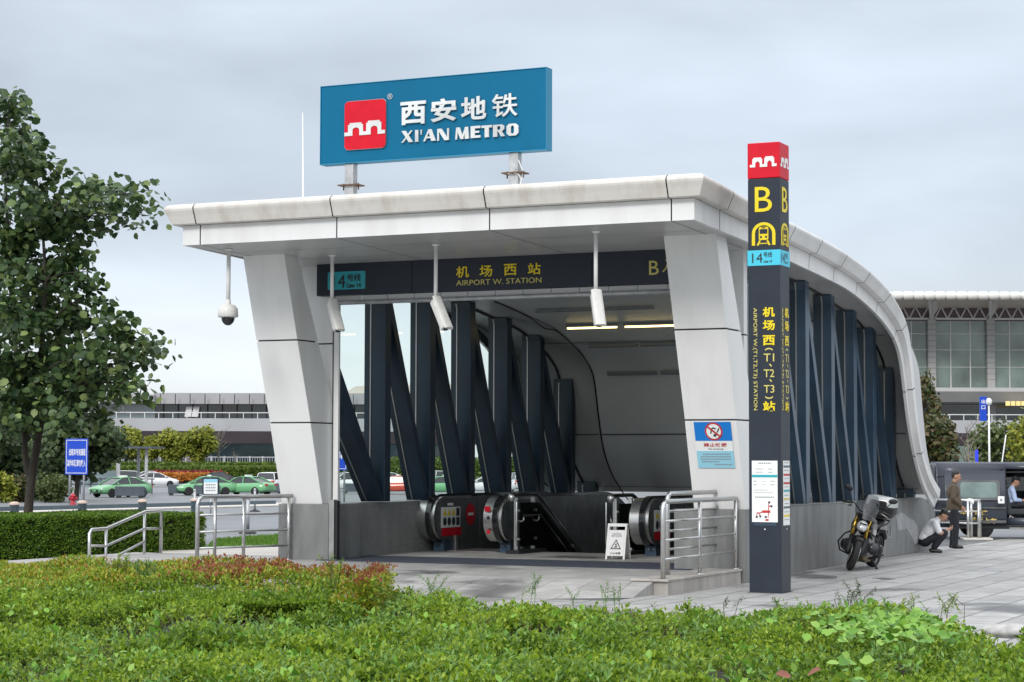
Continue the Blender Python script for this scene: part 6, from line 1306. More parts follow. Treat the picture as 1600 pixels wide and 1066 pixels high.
def bush(name, px, pyb, Y, wpx, py0, py1, mtl, n, ls, label, group=None, cat='tree', clumps=26, z0=None, seed=0, flat=1.0):
    s = Y/CF; g = onY(px, pyb, Y); zb = g.z if z0 is None else z0; base = Vector((g.x, Y, zb)); o = tag(empty(name, base), label, cat, group)
    r_ = np.random.default_rng(seed+100); cz = (onY(px, (py0+py1)/2, Y).z - zb); hz = (py1-py0)*s/2; hx = wpx*s/2
    cc_ = nrm(r_.normal(0, 1, (clumps, 3)))*r_.uniform(.35, .82, (clumps, 1)); rad = r_.uniform(.28, .48, clumps)
    w_ = rad**2; ci = r_.choice(clumps, n, p=w_/w_.sum()); dv = nrm(r_.normal(0, 1, (n, 3))); rr_ = r_.uniform(.55, 1.05, (n, 1))
    U_ = cc_[ci] + dv*rr_*rad[ci][:, None]; P = U_*np.array([hx, hx*flat, hz]) + np.array([0, 0, cz])
    P = P[P[:, 2] > .03]; dv = dv[:len(P)]
    leafmesh('crown', P, r_.normal(0, 1, (len(P), 3)) + np.array([0, 0, -.2]), nrm(dv + np.array([0, -.2, .7]) + r_.normal(0, .4, (len(P), 3))), r_.uniform(.7, 1.2, len(P))*ls, mtl, o, TD, 1.5)
    mb = MB(); H_ = max(.3, cz - hz*.4); r0 = max(.05, hx*.045); mb.tube([(0, 0, -.1), (hx*.03, 0, H_*.5), (0, 0, H_)], [r0*1.2, r0, r0*.8], 8, False)
    for k in range(min(9, clumps)):
        e = cc_[k]*np.array([hx, hx*flat, hz])*.9 + np.array([0, 0, cz]); limb(mb, (0, 0, H_*.75), e, r0*.55, r0*.12, .03, 5, k)
    mb.build('trunk', M['bark'], o); return o
# ---------------------------------------------------------------- planting beyond the road
GT = 'trees beyond the road at left'
bush('dense_tree', 118, 788, 135, 165, 636, 760, M['leaf_dark'], 5200, .42, 'large dark green tree behind the blue taxi lane sign', GT, seed=1)
bush('dense_tree', -5, 788, 138, 150, 655, 772, M['leaf_dark'], 4200, .45, 'dark green tree at the left edge behind the street tree', GT, seed=2)
bush('dense_tree', 55, 785, 150, 110, 650, 760, M['leaf_olive'], 3200, .42, 'olive green tree seen behind the street tree trunk', GT, seed=3)
GR = 'round clipped shrubs at left'
bush('round_shrub', 2, 785, 118, 46, 736, 786, M['leaf_yellow'], 1500, .22, 'yellow green round shrub at the left edge', GR, 'shrub', 22, None, 4)
bush('round_shrub', 32, 787, 121, 50, 738, 788, M['leaf_brown'], 1400, .22, 'brownish round shrub second from the left edge', GR, 'shrub', 22, None, 5)
bush('round_shrub', 84, 787, 120, 56, 737, 788, M['leaf_olive'], 1900, .22, 'olive round shrub left of the blue taxi lane sign', GR, 'shrub', 24, None, 6)
bush('round_shrub', 60, 787, 126, 50, 742, 788, M['leaf_dark'], 1400, .24, 'dark round shrub behind the street tree trunk', GR, 'shrub', 22, None, 7)
GY = 'yellow green trees in front of the elevated road'
for k, (px, w_, t_, lab) in enumerate(((196, 62, 663, 'yellow green tree nearest the dark tree'), (236, 44, 681, 'smallest yellow green tree in front of the elevated road'), (268, 58, 668, 'middle yellow green tree in front of the elevated road'), (311, 60, 665, 'rightmost full yellow green tree, beside the bare sapling'))):
    bush('roadside_tree', px, 748, 256, w_, t_, 724, M['leaf_yellow'], 3600, .42, lab, GY, seed=20+k, clumps=17)
def bare_tree(px, pyb, pyt, Y, label, seed, leaf=0):
    g = onY(px, pyb, Y); o = tag(empty('bare_sapling', g), label, 'tree', 'nearly bare saplings'); s = Y/CF; H = (pyb-pyt)*s; mb = MB(); r_ = random.Random(seed)
    mb.tube([(0, 0, 0), (.02*H, 0, H*.45), (0, 0, H*.9)], [.02*H, .015*H, .004*H], 6, False)
    for k in range(16):
        z = H*r_.uniform(.35, .85); a = r_.uniform(0, 6.28); L = H*r_.uniform(.14, .30); p = limb(mb, (0, 0, z), (L*math.cos(a), L*math.sin(a), z+L*.9), .007*H, .002*H, .0, 4, k)
        for q in (2, 3): limb(mb, p[q], p[q] + Vector((r_.uniform(-1, 1), r_.uniform(-1, 1), .9))*L*.35, .003*H, .001*H, 0, 3, k)
    mb.build('trunk', M['barkp'], o)
bare_tree(340, 742, 668, 257, 'pale bare sapling beside the yellow green trees', 3)
bare_tree(366, 735, 702, 259, 'short bare sapling under the elevated road', 4)
# terraces of clipped hedge, flower bed, lawn
M['leaf_terr'] = leafmat('terrace_leaf', [(.055, .10, .015), (.10, .16, .022), (.15, .21, .03)], None, 1, .5, .25)
M['flower_o'] = leafmat('orange_flower', [(.45, .13, .02), (.55, .22, .03), (.30, .16, .04)], None, 1, .5, .2); M['flower_r'] = leafmat('red_flower', [(.22, .01, .03), (.30, .02, .04), (.12, .03, .02)], None, 1, .5, .2)
def band(name, x0, x1, yb, yt, Y, dep, mtl, n, ls, label, cat, kind=None):
    a, b = onY(x0, yb, Y), onY(x1, yb, Y); H = (yb-yt)*Y/CF; L = b.x-a.x; o = tag(empty(name, (a.x, Y, a.z)), label, cat, kind=kind); zb = min(0, -.7-a.z)
    u_, v_, t_ = rng.random(n), rng.random(n), rng.random(n); top = t_ < .55
    P = np.stack([u_*L, np.where(top, v_*dep, 0), np.where(top, H, v_*H) + .06*H*rng.normal(0, 1, n)], 1)
    leafmesh('foliage', P, rng.normal(0, 1, (n, 3)), np.stack([rng.normal(0, .4, n), np.where(top, -.2, -1.), np.where(top, 1., .3)], 1), rng.uniform(.7, 1.2, n)*ls, mtl, o, TD, 1.5)
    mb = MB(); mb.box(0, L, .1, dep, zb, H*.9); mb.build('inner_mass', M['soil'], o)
band('flower_bed', 232, 352, 749, 741.5, 240, 2, M['flower_o'], 2600, .36, 'band of orange flowers beyond the parked taxis', 'flower bed', 'stuff')
band('flower_bed', 235, 345, 742.5, 738.5, 243, 2, M['flower_r'], 2000, .36, 'band of dark red flowers behind the orange ones', 'flower bed', 'stuff')
band('terraced_hedge', 160, 460, 740.5, 731, 248, 3, M['leaf_terr'], 7000, .42, 'lower row of clipped hedge above the flower beds', 'hedge')
band('terraced_hedge', 155, 470, 733, 725.5, 253, 3, M['leaf_terr'], 7000, .42, 'upper row of clipped hedge in front of the pale fence', 'hedge')
band('grass_bank', 505, 1300, 746, 719, 248, 6, M['leaf_terr'], 15000, .38, 'green grass bank seen through the side glass behind the parked cars', 'grass bank', 'stuff')
M['fencep'] = mat('pale_fence_paint', (.45, .47, .49), .5)
a, b = onY(150, 742, 265), onY(470, 742, 265); fe = tag(empty('fence', (a.x, 265, -.7)), 'pale grey railing fence under the elevated road', 'fence'); L = b.x-a.x; zt = onY(300, 713.5, 265).z+.7; c = MB()
c.box(0, L, -.05, .05, zt-.12, zt); c.box(0, L, -.05, .05, .5, .6); c.build('rail', M['fencep'], fe); n_p = 17
for k in range(n_p):
    c = MB(); c.box(L*k/(n_p-1)-.09, L*k/(n_p-1)+.09, -.08, .08, 0, zt+.08); c.build('post', M['fencep'], fe)
c = MB()
for k in range(int(L/.32)): c.box(k*.32, k*.32+.05, -.025, .025, .5, zt)
c.build('bars', M['fencep'], fe)
# small lawn wedge behind the platform
P4 = [grd(x, y) for x, y in ((318, 862), (340, 846), (440, 834), (480, 836), (480, 852), (440, 857))]
n = 9000; u_ = rng.random((n, 1)); v_ = rng.random((n, 1)); A_ = [np.array(tuple(p)) for p in P4]
P = (A_[0]*(1-u_) + A_[5]*u_)*(1-v_) + (A_[1]*(1-u_) + A_[3]*u_)*v_
lw = tag(leafmesh('lawn', P, np.stack([rng.normal(0, .35, n), rng.normal(0, .35, n), np.ones(n)], 1), np.stack([rng.normal(0, 1, n), -np.ones(n), rng.normal(.3, .2, n)], 1), rng.uniform(.05, .14, n), M['leaf_vine'], None, TD, .35), 'wedge of grass between the road and the platform at left', 'grass', kind='stuff')
# ---------------------------------------------------------------- elevated road and terminals
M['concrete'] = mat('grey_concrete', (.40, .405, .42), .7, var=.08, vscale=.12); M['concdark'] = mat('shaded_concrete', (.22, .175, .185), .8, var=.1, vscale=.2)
M['grille'] = mat('grey_cladding', (.36, .36, .375), .5, var=.08, vscale=.2); M['fglass'] = mat('facade_glass', (.035, .055, .065), .08, var=.5, vscale=.11, spec=.7); M['paleglass'] = mat('pale_facade_glass', (.24, .31, .33), .10, var=.25, vscale=.1, spec=.7)
M['tglass'] = mat('terminal_glass', (.17, .23, .20), .07, var=.5, vscale=.16, spec=.8); M['roofwhite'] = mat('roof_white', (.74, .73, .68), .5, var=.05, vscale=.3); M['beige'] = mat('roof_underside', (.62, .57, .50), .7)
M['trussg'] = mat('truss_steel', (.66, .66, .65), .5); M['stonecol'] = mat('facade_column', (.42, .42, .41), .6, var=.06, vscale=.3)
DY = 290; zt = lambda py, Y: onY(800, py, Y).z
er = tag(empty('elevated_road', (0, DY, 0)), 'grey elevated road with parapet and railing crossing the whole background', 'elevated road')
z_top, z_par, z_und, z_low = zt(655, DY), zt(675, DY), zt(690, DY), zt(694, DY)
c = MB(); c.box(-110, 110, 0, .4, z_par, z_top); c.build('parapet', M['concrete'], er)
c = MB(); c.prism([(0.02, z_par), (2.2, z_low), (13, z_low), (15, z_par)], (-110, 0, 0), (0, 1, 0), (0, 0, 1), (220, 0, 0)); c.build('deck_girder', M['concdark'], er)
c = MB(); c.box(-110, 110, .1, .2, z_top+.75, z_top+.87)
for k in range(110): c.box(-110+2*k-.05, -110+2*k+.05, .1, .2, z_top, z_top+.75)
c.build('railing', M['trussg'], er)
for k in range(9):
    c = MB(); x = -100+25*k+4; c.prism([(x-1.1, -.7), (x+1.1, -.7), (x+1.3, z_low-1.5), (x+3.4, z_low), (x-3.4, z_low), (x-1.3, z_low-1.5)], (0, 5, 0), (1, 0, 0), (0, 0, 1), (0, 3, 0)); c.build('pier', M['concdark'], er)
# low concourse at left
lc = tag(empty('concourse_building', (0, 310, 0)), 'long low grey concourse with dark glass band behind the elevated road at left', 'building'); LY = 310; a, b = onY(-90, 640, LY).x, onY(700, 640, LY).x; m0 = onY(245, 640, LY).x
z0, z1, z2 = zt(657, LY), zt(633, LY), zt(617, LY)
c = MB(); c.box(a, b, .4, 30, -.7, z1); c.build('glass_wall', M['fglass'], lc)
c = MB(); c.box(a, m0, -2.5, 30, z1, z2-.15); c.box(m0, b, -1.5, 30, z1, z2+.1); c.build('parapet', M['grille'], lc)
c = MB(); w_ = onY(245, 640, LY).x - onY(222, 640, LY).x
k = 0
while a + k*w_ < b: c.box(a+k*w_-.05, a+k*w_+.05, -2.6, -2.4, z1, z2-.1); c.box(a+k*w_-.09, a+k*w_+.09, .25, .42, z0-3, z1); k += 1
c.build('joint', M['joint'], lc)
c = MB(); c.box(a, m0-.3, .15, .3, z0-3, z1); c.build('pale_glazing', M['paleglass'], lc)
for px in (297, 308):
    q = onY(px, 645, LY); c = MB(); c.prism([(q.x-.5, z1-.4), (q.x+.4, z1-.4), (q.x+.2, z0+.4), (q.x-.8, z0+.4)], (0, -.35, 0), (1, 0, 0), (0, 0, 1), (0, .08, 0)); c.build('open_window', M['whitep'], lc)
c = MB(); c.prism([(onY(535, 600, LY).x, z2), (onY(555, 600, LY).x, zt(604, LY)), (onY(720, 600, LY).x, zt(600, LY)), (onY(720, 600, LY).x, z2)], (0, .5, 0), (1, 0, 0), (0, 0, 1), (0, 25, 0)); c.build('upper_roof', M['beige'], lc)
c = MB()
for k in range(12): x = a + (b-a)*(k+.5)/12; c.box(x-.4, x+.4, 1, 1.8, -.7, z0)
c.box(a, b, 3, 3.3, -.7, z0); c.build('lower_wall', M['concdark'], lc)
# main terminal at right
TY = 330; tm = tag(empty('terminal_building', (0, TY, 0)), 'airport terminal with wide white-edged truss roof and tall glass wall at right', 'building'); s = TY/CF
X = lambda px: onY(px, 600, TY).x; Zt = lambda py: zt(py, TY)
x0, x1 = X(1000), X(1900); ov = -14
c = MB(); c.prism([(ov, Zt(455)*.955), (ov, Zt(462)*.955), (0, Zt(480)), (40, Zt(470)), (40, Zt(450))], (x0, 0, 0), (0, 1, 0), (0, 0, 1), (x1-x0, 0, 0)); c.build('roof', M['beige'], tm)
r = 4.2*s*1.0; zc = Zt(459)*.955
c = MB(); L_ = x1-x0; nseg = int(L_/(16*s))
for k in range(nseg):
    xa = x0 + k*L_/nseg; c.lathe([(.42, 0), (.66, .25), (.66, L_/nseg-.25), (.42, L_/nseg-.02)], (xa, ov-.1, zc), (1, 0, 0), 12)
c.build('roof_edge', M['roofwhite'], tm)
zA, zB = Zt(478), Zt(497); c = MB(); c.box(x0, x1, -.9, -.6, zA-.15, zA+.15); c.box(x0, x1, -.9, -.6, zB-.15, zB+.15); nt_ = int(L_/(20*s)); w_ = L_/nt_
for k in range(nt_): c.bar((x0+k*w_, -.75, zB), (x0+(k+.5)*w_, -.75, zA), .2, .2, (0, 1, 0)); c.bar((x0+(k+.5)*w_, -.75, zA), (x0+(k+1)*w_, -.75, zB), .2, .2, (0, 1, 0))
c.build('edge_truss', M['trussg'], tm)
c = MB(); c.box(x0, x1, .1, 30, zB-.5, Zt(470)); c.build('truss_back_wall', M['concdark'], tm)
c = MB(); c.box(x0, x1, 0, 30, -.7, zB-.3); c.build('glass_wall', M['tglass'], tm)
step = X(1547)-X(1455); kx = X(1455)
while kx - step > x0: kx -= step
k = kx
while k < x1:
    c = MB(); c.box(k-.62, k+.62, -1.0, .2, -.7, zB+.2); co = c.build('column', M['stonecol'], tm)
    c = MB()
    for j in range(1, 12): zz_ = Zt(600) + (zB-Zt(600))*j/12; c.box(k-.63, k+.63, -1.01, .1, zz_-.04, zz_+.04)
    c.build('column_joint', M['concdark'], co)
    c = MB(); e = Vector((k-2.6, ov+2, zc-.4)); f_ = Vector((k, -.7, zB)); c.bar(e, f_, .5, .5); g_ = Vector((k+1.3, -.7, zA+.2)); h_ = Vector((k-1.6, ov+2, zc-.3)); c.bar(h_, g_, .32, .32)
    for j in range(9):
        t = j/8.5; c.bar(e.lerp(f_, t), h_.lerp(g_, min(1, t+.06)), .2, .2)
    c.build('roof_strut', M['trussg'], tm)
    k += step
c = MB(); k = kx
while k < x1:
    for j in (1, 2): c.box(k+step*j/3-.09, k+step*j/3+.09, -.12, .0, Zt(605), zB-.3)
    k += step
for py in (520, 545, 572): c.box(x0, x1, -.10, .0, Zt(py)-.05, Zt(py)+.05)
c.build('mullion', M['trussg'], tm)
c = MB(); c.prism([(-6, Zt(606)), (-6.3, Zt(612)), (-5, Zt(628)), (-.1, Zt(631)), (-.1, Zt(604))], (x0, 0, 0), (0, 1, 0), (0, 0, 1), (L_, 0, 0)); c.build('entrance_canopy', M['stonecol'], tm)
c = MB(); c.box(x0, x1, -.3, -.05, Zt(660), Zt(632)); c.build('lower_glass', M['fglass'], tm)
M['ledsign'] = mat('lit_sign', (.4, .3, .12), .5, emit=(1, .72, .30), emits=.7); c = MB(); q0, q1 = onY(1571, 627, TY-7), onY(1612, 634, TY-7)
for j in range(5): c.box(q0.x+(q1.x-q0.x)*j/5+.1, q0.x+(q1.x-q0.x)*(j+1)/5-.1, -7, -6.6, q1.z, q0.z)
c.build('lit_sign', M['ledsign'], tm)
# trees, flag banner and lamp at right
GRT = 'trees at right between the entrance and the terminal'
bush('magnolia_tree', 1462, 790, 86, 66, 640, 752, M['leaf_brown'], 2000, .24, 'brownish leaved tree close behind the sweeping roof edge', GRT, seed=31)
bush('magnolia_tree', 1452, 790, 88, 52, 572, 680, M['leaf_brown'], 520, .24, 'thin leafy tree top reaching up beside the roof edge', GRT, seed=32, clumps=12)
bush('willowy_tree', 1552, 775, 120, 92, 648, 740, M['leaf_olive'], 1900, .26, 'olive green airy tree above the van roof', GRT, seed=33)
bush('willowy_tree', 1602, 775, 118, 64, 645, 735, M['leaf_yellow'], 1300, .26, 'yellower tree at the right edge above the van', GRT, seed=34)
bare_tree(1512, 775, 655, 112, 'grey bare sapling between the brownish tree and the olive tree', 7)
q = onY(1538, 775, 105); bn = tag(empty('banner_post', (q.x, 105, -.37)), 'pale lamp post with a vertical blue banner in front of the terminal', 'lamp post'); s = 105/CF; zb_, zt_ = onY(1538, 658, 105).z+.37, onY(1538, 620, 105).z+.37
c = MB(); c.tube([(.28, 0, 0), (.28, 0, onY(1538, 630, 105).z+.37)], [.06, .045], 10); c.build('post', M['whitep'], bn); c = MB(); c.box(-.19, .16, -.04, .04, zb_, zt_); bb = c.build('banner', M['roadblue'], bn)
c = MB()
for k, ch in enumerate('出口'): c.text(ch, (-.01, -.046, zt_-.25-.3*k), (1, 0, 0), (0, 0, 1), .2, .2, .004, .02)
c.build('banner_lettering', M['whitep'], bb)
c = MB(); c.ball((.28, 0, onY(1538, 628, 105).z+.37), (.17, .17, .2)); c.build('lamp_globe', M['whitep'], bn)
c = MB(); q2 = onY(1526, 714, 105); M['led'] = mat('blue_led', (.02, .03, .5), .4, emit=(.05, .08, 1), emits=.35); c.box(-.07, .07, -.05, .05, .3, 1.15); lx = c.build('light_strip', M['led']); tag(lx, 'short glowing blue light column above the van roof', 'light'); lx.location = (q2.x, 105, q2.z-.8)
lp = tag(empty('light_pole', onY(1558, 775, 108)), 'slim white pole leaning in front of the olive tree', 'pole'); c = MB(); c.tube([(0, 0, 0), (.5, 0, 3.2)], .035, 8); c.build('shaft', M['whitep'], lp)
# ---------------------------------------------------------------- roadside furniture at left
q = grd(119, 787); Y = q.y; s = Y/CF; rs = tag(empty('road_sign', q, R_(-14)), 'blue taxi lane sign with white lettering on two posts', 'road sign')
c = MB(); c.box(-19*s, 19*s, -.05, .0, 45*s, 101*s); pn = c.build('panel', M['roadblue'], rs, .01)
c = MB()
for x0_, x1_, z0_, z1_ in ((-17.5, -16.7, 47, 99), (16.7, 17.5, 47, 99), (-16.6, 16.6, 47, 47.9), (-16.6, 16.6, 98.1, 99)): c.box(x0_*s, x1_*s, -.056, -.051, z0_*s, z1_*s)
c.build('border', M['whitep'], pn)
c = MB(); c.text('出租车专用通道', (1.2*s, -.052, 80*s), (1, 0, 0), (0, 0, 1), 28*s, 11*s, .005, .02); c.text('其他车辆请勿驶入', (0, -.052, 63*s), (1, 0, 0), (0, 0, 1), 31*s, 11*s, .005, .02); c.build('sign_lettering', M['whitep'], pn)
for x in (-12, 12):
    c = MB(); c.tube([(x*s, .04, 0), (x*s, .04, 98*s)], .06, 10); c.build('post', M['galv'], rs)
q = onY(534, 735, 120); s = 120/CF; rs = tag(empty('road_sign', (q.x, 120, gz(120)), 0), 'blue road sign on posts seen through the glass beside the left pier', 'road sign'); zq = lambda py: onY(534, py, 120).z - gz(120)
c = MB(); c.box(-14*s, 8*s, -.05, 0, zq(735), zq(651)); pn = c.build('panel', M['roadblue'], rs, .01)
c = MB(); c.box(6*s, 6.8*s, -.056, -.051, zq(733), zq(653)); c.box(-13*s, 5.9*s, -.056, -.051, zq(733), zq(732.2)); c.build('border', M['whitep'], pn)
c = MB()
for k, ch in enumerate('出租车'): c.text(ch, (-1*s, -.052, zq(673+19*k)), (1, 0, 0), (0, 0, 1), 11*s, 13*s, .005, .02)
c.build('sign_lettering', M['whitep'], pn)
for x in (-10, 4):
    c = MB(); c.tube([(x*s, .04, 0), (x*s, .04, zq(654))], .06, 8); c.build('post', M['galv'], rs)
q = grd(114, 789); fh = tag(empty('fire_hydrant', q), 'red fire hydrant at the foot of the blue taxi lane sign', 'fire hydrant'); M['hyd'] = mat('hydrant_red', (.42, .012, .03), .4)
c = MB(); c.lathe([(.17, 0), (.17, .06), (.12, .08), (.12, .42), (.15, .44), (.15, .48), (.11, .52), (.06, .60), (.0, .61)]); c.build('barrel', M['hyd'], fh)
for dx, dy in ((-1, 0), (1, 0), (0, -1)):
    c = MB(); c.lathe([(.06, .1), (.06, .17), (.08, .18), (.08, .22), (.0, .23)], (0, 0, .34), (dx, dy, 0), 12); c.build('outlet', M['hyd'], fh)
M['railg'] = mat('grey_green_rail', (.12, .16, .18), .5, var=.1, vscale=2)
A_, B_ = grd(-80, 826), grd(430, 806); ga = math.atan2(B_.y-A_.y, B_.x-A_.x); L = (B_-A_).length; gr = tag(empty('guard_rail', A_, ga), 'low grey green guard rail along the near edge of the road at left', 'guard rail'); zz0 = A_.z
slope = (B_.z-A_.z)/L
c = MB(); c.bar((0, 0, .52), (L, 0, .52+slope*L), .05, .13); c.build('beam', M['railg'], gr)
for px in (22, 128, 222, 304):
    t = (px+80)/510; g = None
    for _ in range(30):
        p = A_.lerp(B_, t); e = (Vector((p.x, p.y, p.z)) - Vector((0, 0, CH))); xx = 800 + CF*e.dot(CRT)/e.dot(CFW); t += (px-xx)*.0012
    c = MB(); c.lathe([(.14, 0), (.14, .62), (.16, .63), (.16, .68), (.09, .72), (0, .73)], (t*L, 0, slope*t*L), n=14); po = c.build('post', M['railg'], gr)
    c = MB(); c.lathe([(.165, .635), (.165, .685), (.09, .725), (0, .735)], (t*L, 0, slope*t*L), n=14); c.build('post_cap', mat('beige_cap', (.55, .42, .34), .6), po)
GB = 'thin bollards with wide feet on the forecourt'
for px, py, lab in ((304, 804, 'steel bollard left of the notice behind the railing'), (398, 800, 'steel bollard farther back on the wet road'), (387, 834, 'steel bollard nearest the left plinth')):
    q = grd(px, py); h_ = .95; bo = tag(empty('bollard', q), lab, 'bollard', GB); c = MB(); c.tube([(0, 0, .02), (0, 0, h_)], .05, 10); c.ball((0, 0, h_), .06); c.build('shaft', M['galv'], bo)
    c = MB(); c.lathe([(.24, 0), (.24, .03), (.10, .09), (.055, .12)]); c.build('foot', M['black'], bo)
# movable barrier blocks
M['barr'] = mat('barrier_grey_blue', (.075, .095, .115), .55, var=.12, vscale=2)
def barrier(name_loc, L, yaw):
    o = empty('road_barrier', name_loc, yaw); H = .82; c = MB()
    c.box(0, L, -.22, .22, .14, H); c.build('body', M['barr'], o, .02)
    c = MB()
    for k in range(4): c.box(L-.02, L+.10, -.18, .18, .2+k*.15, .28+k*.15)
    c.build('hinge', M['barr'], o, .01)
    for x in (.12*L, .88*L):
        f = MB(); f.box(x-.14, x+.14, -.28, .28, 0, .14); f.build('foot', M['black'], o, .01)
    return o
for px0, px1, py, lab in ((180, 226, 778, 'grey blue road barrier beside the front of the left green taxi'), (263, 300, 774, 'grey blue road barrier between two green taxis'), (303, 343, 775, 'grey blue road barrier behind the framed notice'), (347, 402, 771, 'grey blue road barrier in front of the right green taxi'), (404, 442, 771, 'grey blue road barrier touching the left column outline'), (536, 566, 771, 'grey blue road barrier in front of the white car seen through the glass')):
    a, b = grd(px0, py), grd(px1, py); o = barrier(a, (b-a).length, math.atan2(b.y-a.y, b.x-a.x) - .12); tag(o, lab, 'barrier', 'movable grey blue barriers on the car park')
# shelter
sh = tag(empty('passenger_shelter', grd(178, 772)), 'open shelter with slim grey posts and flat roof left of the parked cars', 'shelter'); q = sh.location; s = q.y/CF
c = MB(); c.box(-9*s, 62*s, -1, 5, 71*s, 74*s); c.build('roof', M['barr'], sh)
for px, dy in ((7, 0), (25, 3.5), (50, 0), (-6, 3)):
    c = MB(); c.box(px*s-.11, px*s+.11, dy-.1, dy+.1, 0, 71*s); c.build('post', M['galv'], sh)
c = MB(); c.box(-60*s, -4*s, 2, 2.03, .5, 36*s); c.build('glass_screen', M['paleglass'], sh)
c = MB(); c.box(-70*s, 62*s, .3, .38, .70, .82); c.box(-70*s, 62*s, .3, .38, 1.15, 1.25)
for k in range(9): c.box((-70+k*16)*s-.05, (-70+k*16)*s+.05, .3, .38, 0, 1.25)
c.build('queue_rail', M['barr'], sh)
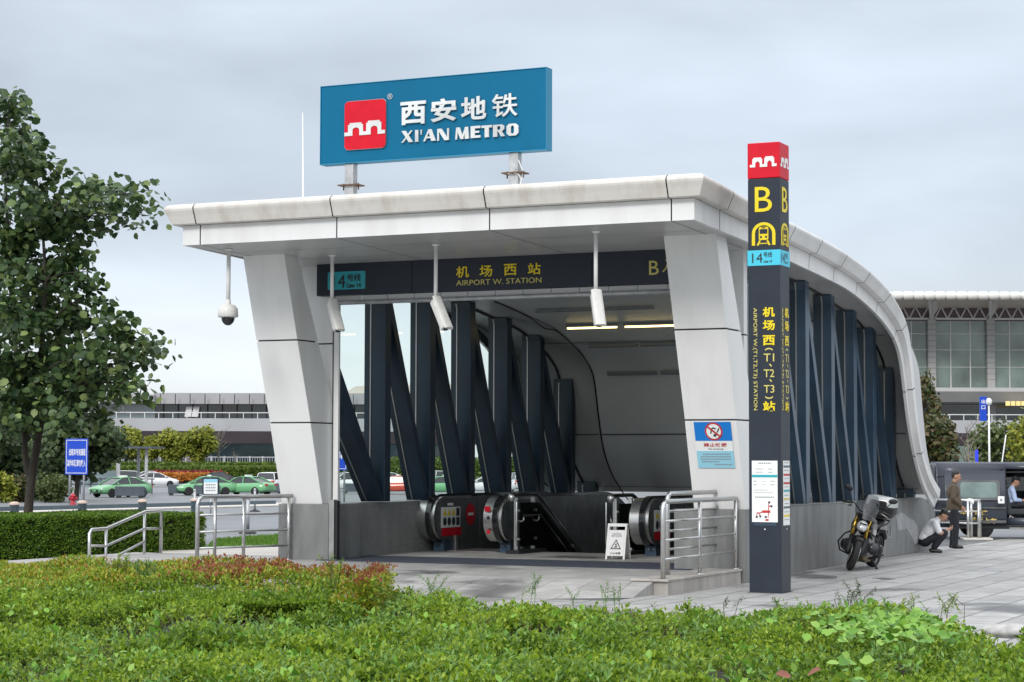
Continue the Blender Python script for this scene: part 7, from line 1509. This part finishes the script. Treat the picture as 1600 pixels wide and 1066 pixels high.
# ---------------------------------------------------------------- parked cars
M['taxigreen'] = mat('taxi_green', (.16, .42, .20), .25, coat=.5); M['carwhite'] = mat('car_white', (.74, .75, .76), .25, coat=.5); M['carred'] = mat('car_red', (.55, .06, .035), .25, coat=.5); M['cardark'] = mat('car_dark', (.03, .032, .036), .22, coat=.5)
M['carglass'] = mat('car_glass', (.02, .026, .03), .05, spec=.8); M['lampw'] = mat('headlamp', (.7, .72, .74), .1); M['hub'] = mat('wheel_hub', (.42, .42, .43), .35, .8)
def car(name, loc, yaw, paint, kind, label, taxi=False, group='cars parked on the car park'):
    o = tag(empty(name, loc, yaw), label, 'car', group); suv = kind == 'suv'; dz = .12 if suv else 0; top = 1.66 if suv else 1.43
    LB = [(-2.32, .70, .45, .80), (-2.24, .82, .32, .95), (-1.6, .90, .24, 1.0), (0, .92, .22, .96), (1.0, .92, .22, .94), (1.6, .89, .24, .87), (2.1, .82, .30, .75), (2.32, .66, .42, .62)]
    c = MB(); rows = []
    for x, w_, z0, z1 in LB: z1 += dz; rows.append([Vector((x, sy*w_*k, z)) for sy, k, z in ((-1, .90, z0), (-1, 1, z0+.13), (-1, 1, (z0+z1)/2), (-1, .96, z1-.05), (-1, .82, z1), (0, 0, z1+.03), (1, .82, z1), (1, .96, z1-.05), (1, 1, (z0+z1)/2), (1, 1, z0+.13), (1, .90, z0), (1, 0, z0), (-1, .90, z0))])
    c.strip(rows, smooth=True); c.add(rows[0][:-1], [tuple(range(11, -1, -1))]); c.add(rows[-1][:-1], [tuple(range(12))]); bd = c.build('body', paint, o)
    zb = .93+dz; rb, rf, rt, wb = (-2.15, -1.85, .55, 1.25) if suv else (-1.95, -.85, .35, 1.30)
    prof = [(rb, zb), (rf, top-.05), ((rf+rt)/2, top), (rt, top-.03), (wb, zb)]
    def cab(k, off=0): return [Vector((x, k*(.82 - (.17 if z > zb+.1 else 0)) , z)) for x, z in prof]
    c = MB(); L_, R2 = cab(1), cab(-1); c.add(L_ + R2, [(0, 1, 2, 3, 4), (9, 8, 7, 6, 5)] + [(i, 5+i, 6+i, i+1) for i in range(4)]); c.build('windows', M['carglass'], o)
    c = MB(); c.strip([[Vector((x, y*(.665), z + .012 - abs(y)**3*.02)) for y in (-1, -.5, 0, .5, 1)] for x, z in ((rf-.05, top-.055), (rf+.2, top-.02), ((rf+rt)/2, top+.005), (rt-.1, top-.02), (rt+.05, top-.05))]); rf_o = c.build('roof', paint, o); sm_ = rf_o.modifiers.new('solid', 'SOLIDIFY'); sm_.thickness = .04
    for s_ in (-1, 1):
        for (xa, za), (xb, zb_), w_ in (((wb+.04, zb), (rt+.05, top-.03), .07), ((rb-.04, zb), (rf-.05, top-.04), .09), ((-.25, zb), (-.20, top-.03), .07)): c = MB(); c.bar((xa, s_*.83, za), (xb, s_*.67, zb_), w_, .05, (0, 1, 0)); c.build('pillar', paint, o)
        c = MB(); c.prism([(1.95, .60+dz), (2.26, .56+dz), (2.20, .70+dz), (1.80, .76+dz)], (0, s_*.62, 0), (1, 0, 0), (0, 0, 1), (0, s_*.16, 0)); c.build('headlight', M['lampw'], o)
        c = MB(); c.box(-2.335, -2.2, min(s_*.52, s_*.80), max(s_*.52, s_*.80), .74+dz, .90+dz); c.build('tail_light', M['inkred'], o)
        c = MB(); c.ball((.95, s_*.98, 1.0+dz), (.07, .09, .07)); c.build('mirror', paint, o)
        for x in (-1.38, 1.42):
            wh = empty('wheel', (x, s_*.80, .33)); wh.parent = o; c = MB(); c.lathe([(.21, .0), (.31, .0), (.33, .03), (.33, .14), (.31, .15), (.21, .15)], (0, 0, 0), (0, s_, 0), 22); c.build('tyre', M['tyre'], wh)
            c = MB(); c.lathe([(.21, .13), (.17, .12), (.06, .14), (0, .145)], (0, 0, 0), (0, s_, 0), 14); c.build('rim', M['hub'], wh)
    c = MB(); c.box(2.24, 2.335, -.45, .45, .42, .56); c.build('grille', M['black'], o); c = MB(); c.box(-.28*0+2.336, 2.35, -.22, .22, .44, .54); c.build('number_plate', M['taxigreen'] if taxi else M['roadblue'], o)
    c = MB(); c.box(-2.36, -2.33, -.24, .24, .60, .71); c.build('rear_plate', M['taxigreen'] if taxi else M['roadblue'], o)
    if taxi:
        c = MB(); c.box(-.35, -.10, -.38, .38, top+.01, top+.15); c.build('roof_lamp', M['whitep'], o, .03)
    return o
def cp(px, py): return grd(px, py)
car('parked_car', cp(188, 777), R_(228), M['taxigreen'], 'sedan', 'green taxi farthest left, facing the camera beside a barrier', True)
car('parked_car', cp(182, 763), R_(190), M['carwhite'], 'suv', 'white car partly hidden by the shelter posts at far left')
car('parked_car', cp(243, 761), R_(12), M['carwhite'], 'sedan', 'white sedan behind the left green taxi, nose to the right')
car('parked_car', cp(236, 756), R_(8), M['carwhite'], 'sedan', 'white sedan farther back just above the other white sedan')
car('parked_car', cp(322, 774), R_(195), M['taxigreen'], 'sedan', 'green taxi mostly hidden behind the framed notice', True)
car('parked_car', cp(344, 759), R_(15), M['cardark'], 'sedan', 'dark grey sedan between the green taxis and the flower beds')
car('parked_car', cp(384, 774), R_(155), M['taxigreen'], 'sedan', 'green taxi with roof lamp nearest the left column', True)
car('parked_car', cp(426, 769), R_(80), M['carwhite'], 'suv', 'white car seen from behind next to the left column')
car('parked_car', cp(545, 768), R_(196), M['carwhite'], 'suv', 'white car seen through the first gap in the left glass')
car('parked_car', cp(618, 772), R_(172), M['carred'], 'sedan', 'red taxi seen through the left glass', True)
car('parked_car', cp(610, 760), R_(10), M['carwhite'], 'sedan', 'white car behind the red taxi seen through the left glass')
car('parked_car', cp(690, 773), R_(188), M['taxigreen'], 'sedan', 'green taxi seen through the middle of the left glass', True)
car('parked_car', cp(684, 761), R_(5), M['carwhite'], 'suv', 'white car behind the green taxi seen through the glass')
car('parked_car', cp(762, 771), R_(184), M['carwhite'], 'sedan', 'white sedan seen through the fourth gap in the left glass')
car('parked_car', cp(812, 768), R_(100), M['carwhite'], 'suv', 'white car near the far end of the left glass')
car('parked_car', cp(1253, 790), R_(170), M['cardark'], 'sedan', 'dark car seen through the right glass beside the pylon')
car('parked_car', cp(1286, 778), R_(175), M['carwhite'], 'sedan', 'pale car seen through the right glass behind the first post')
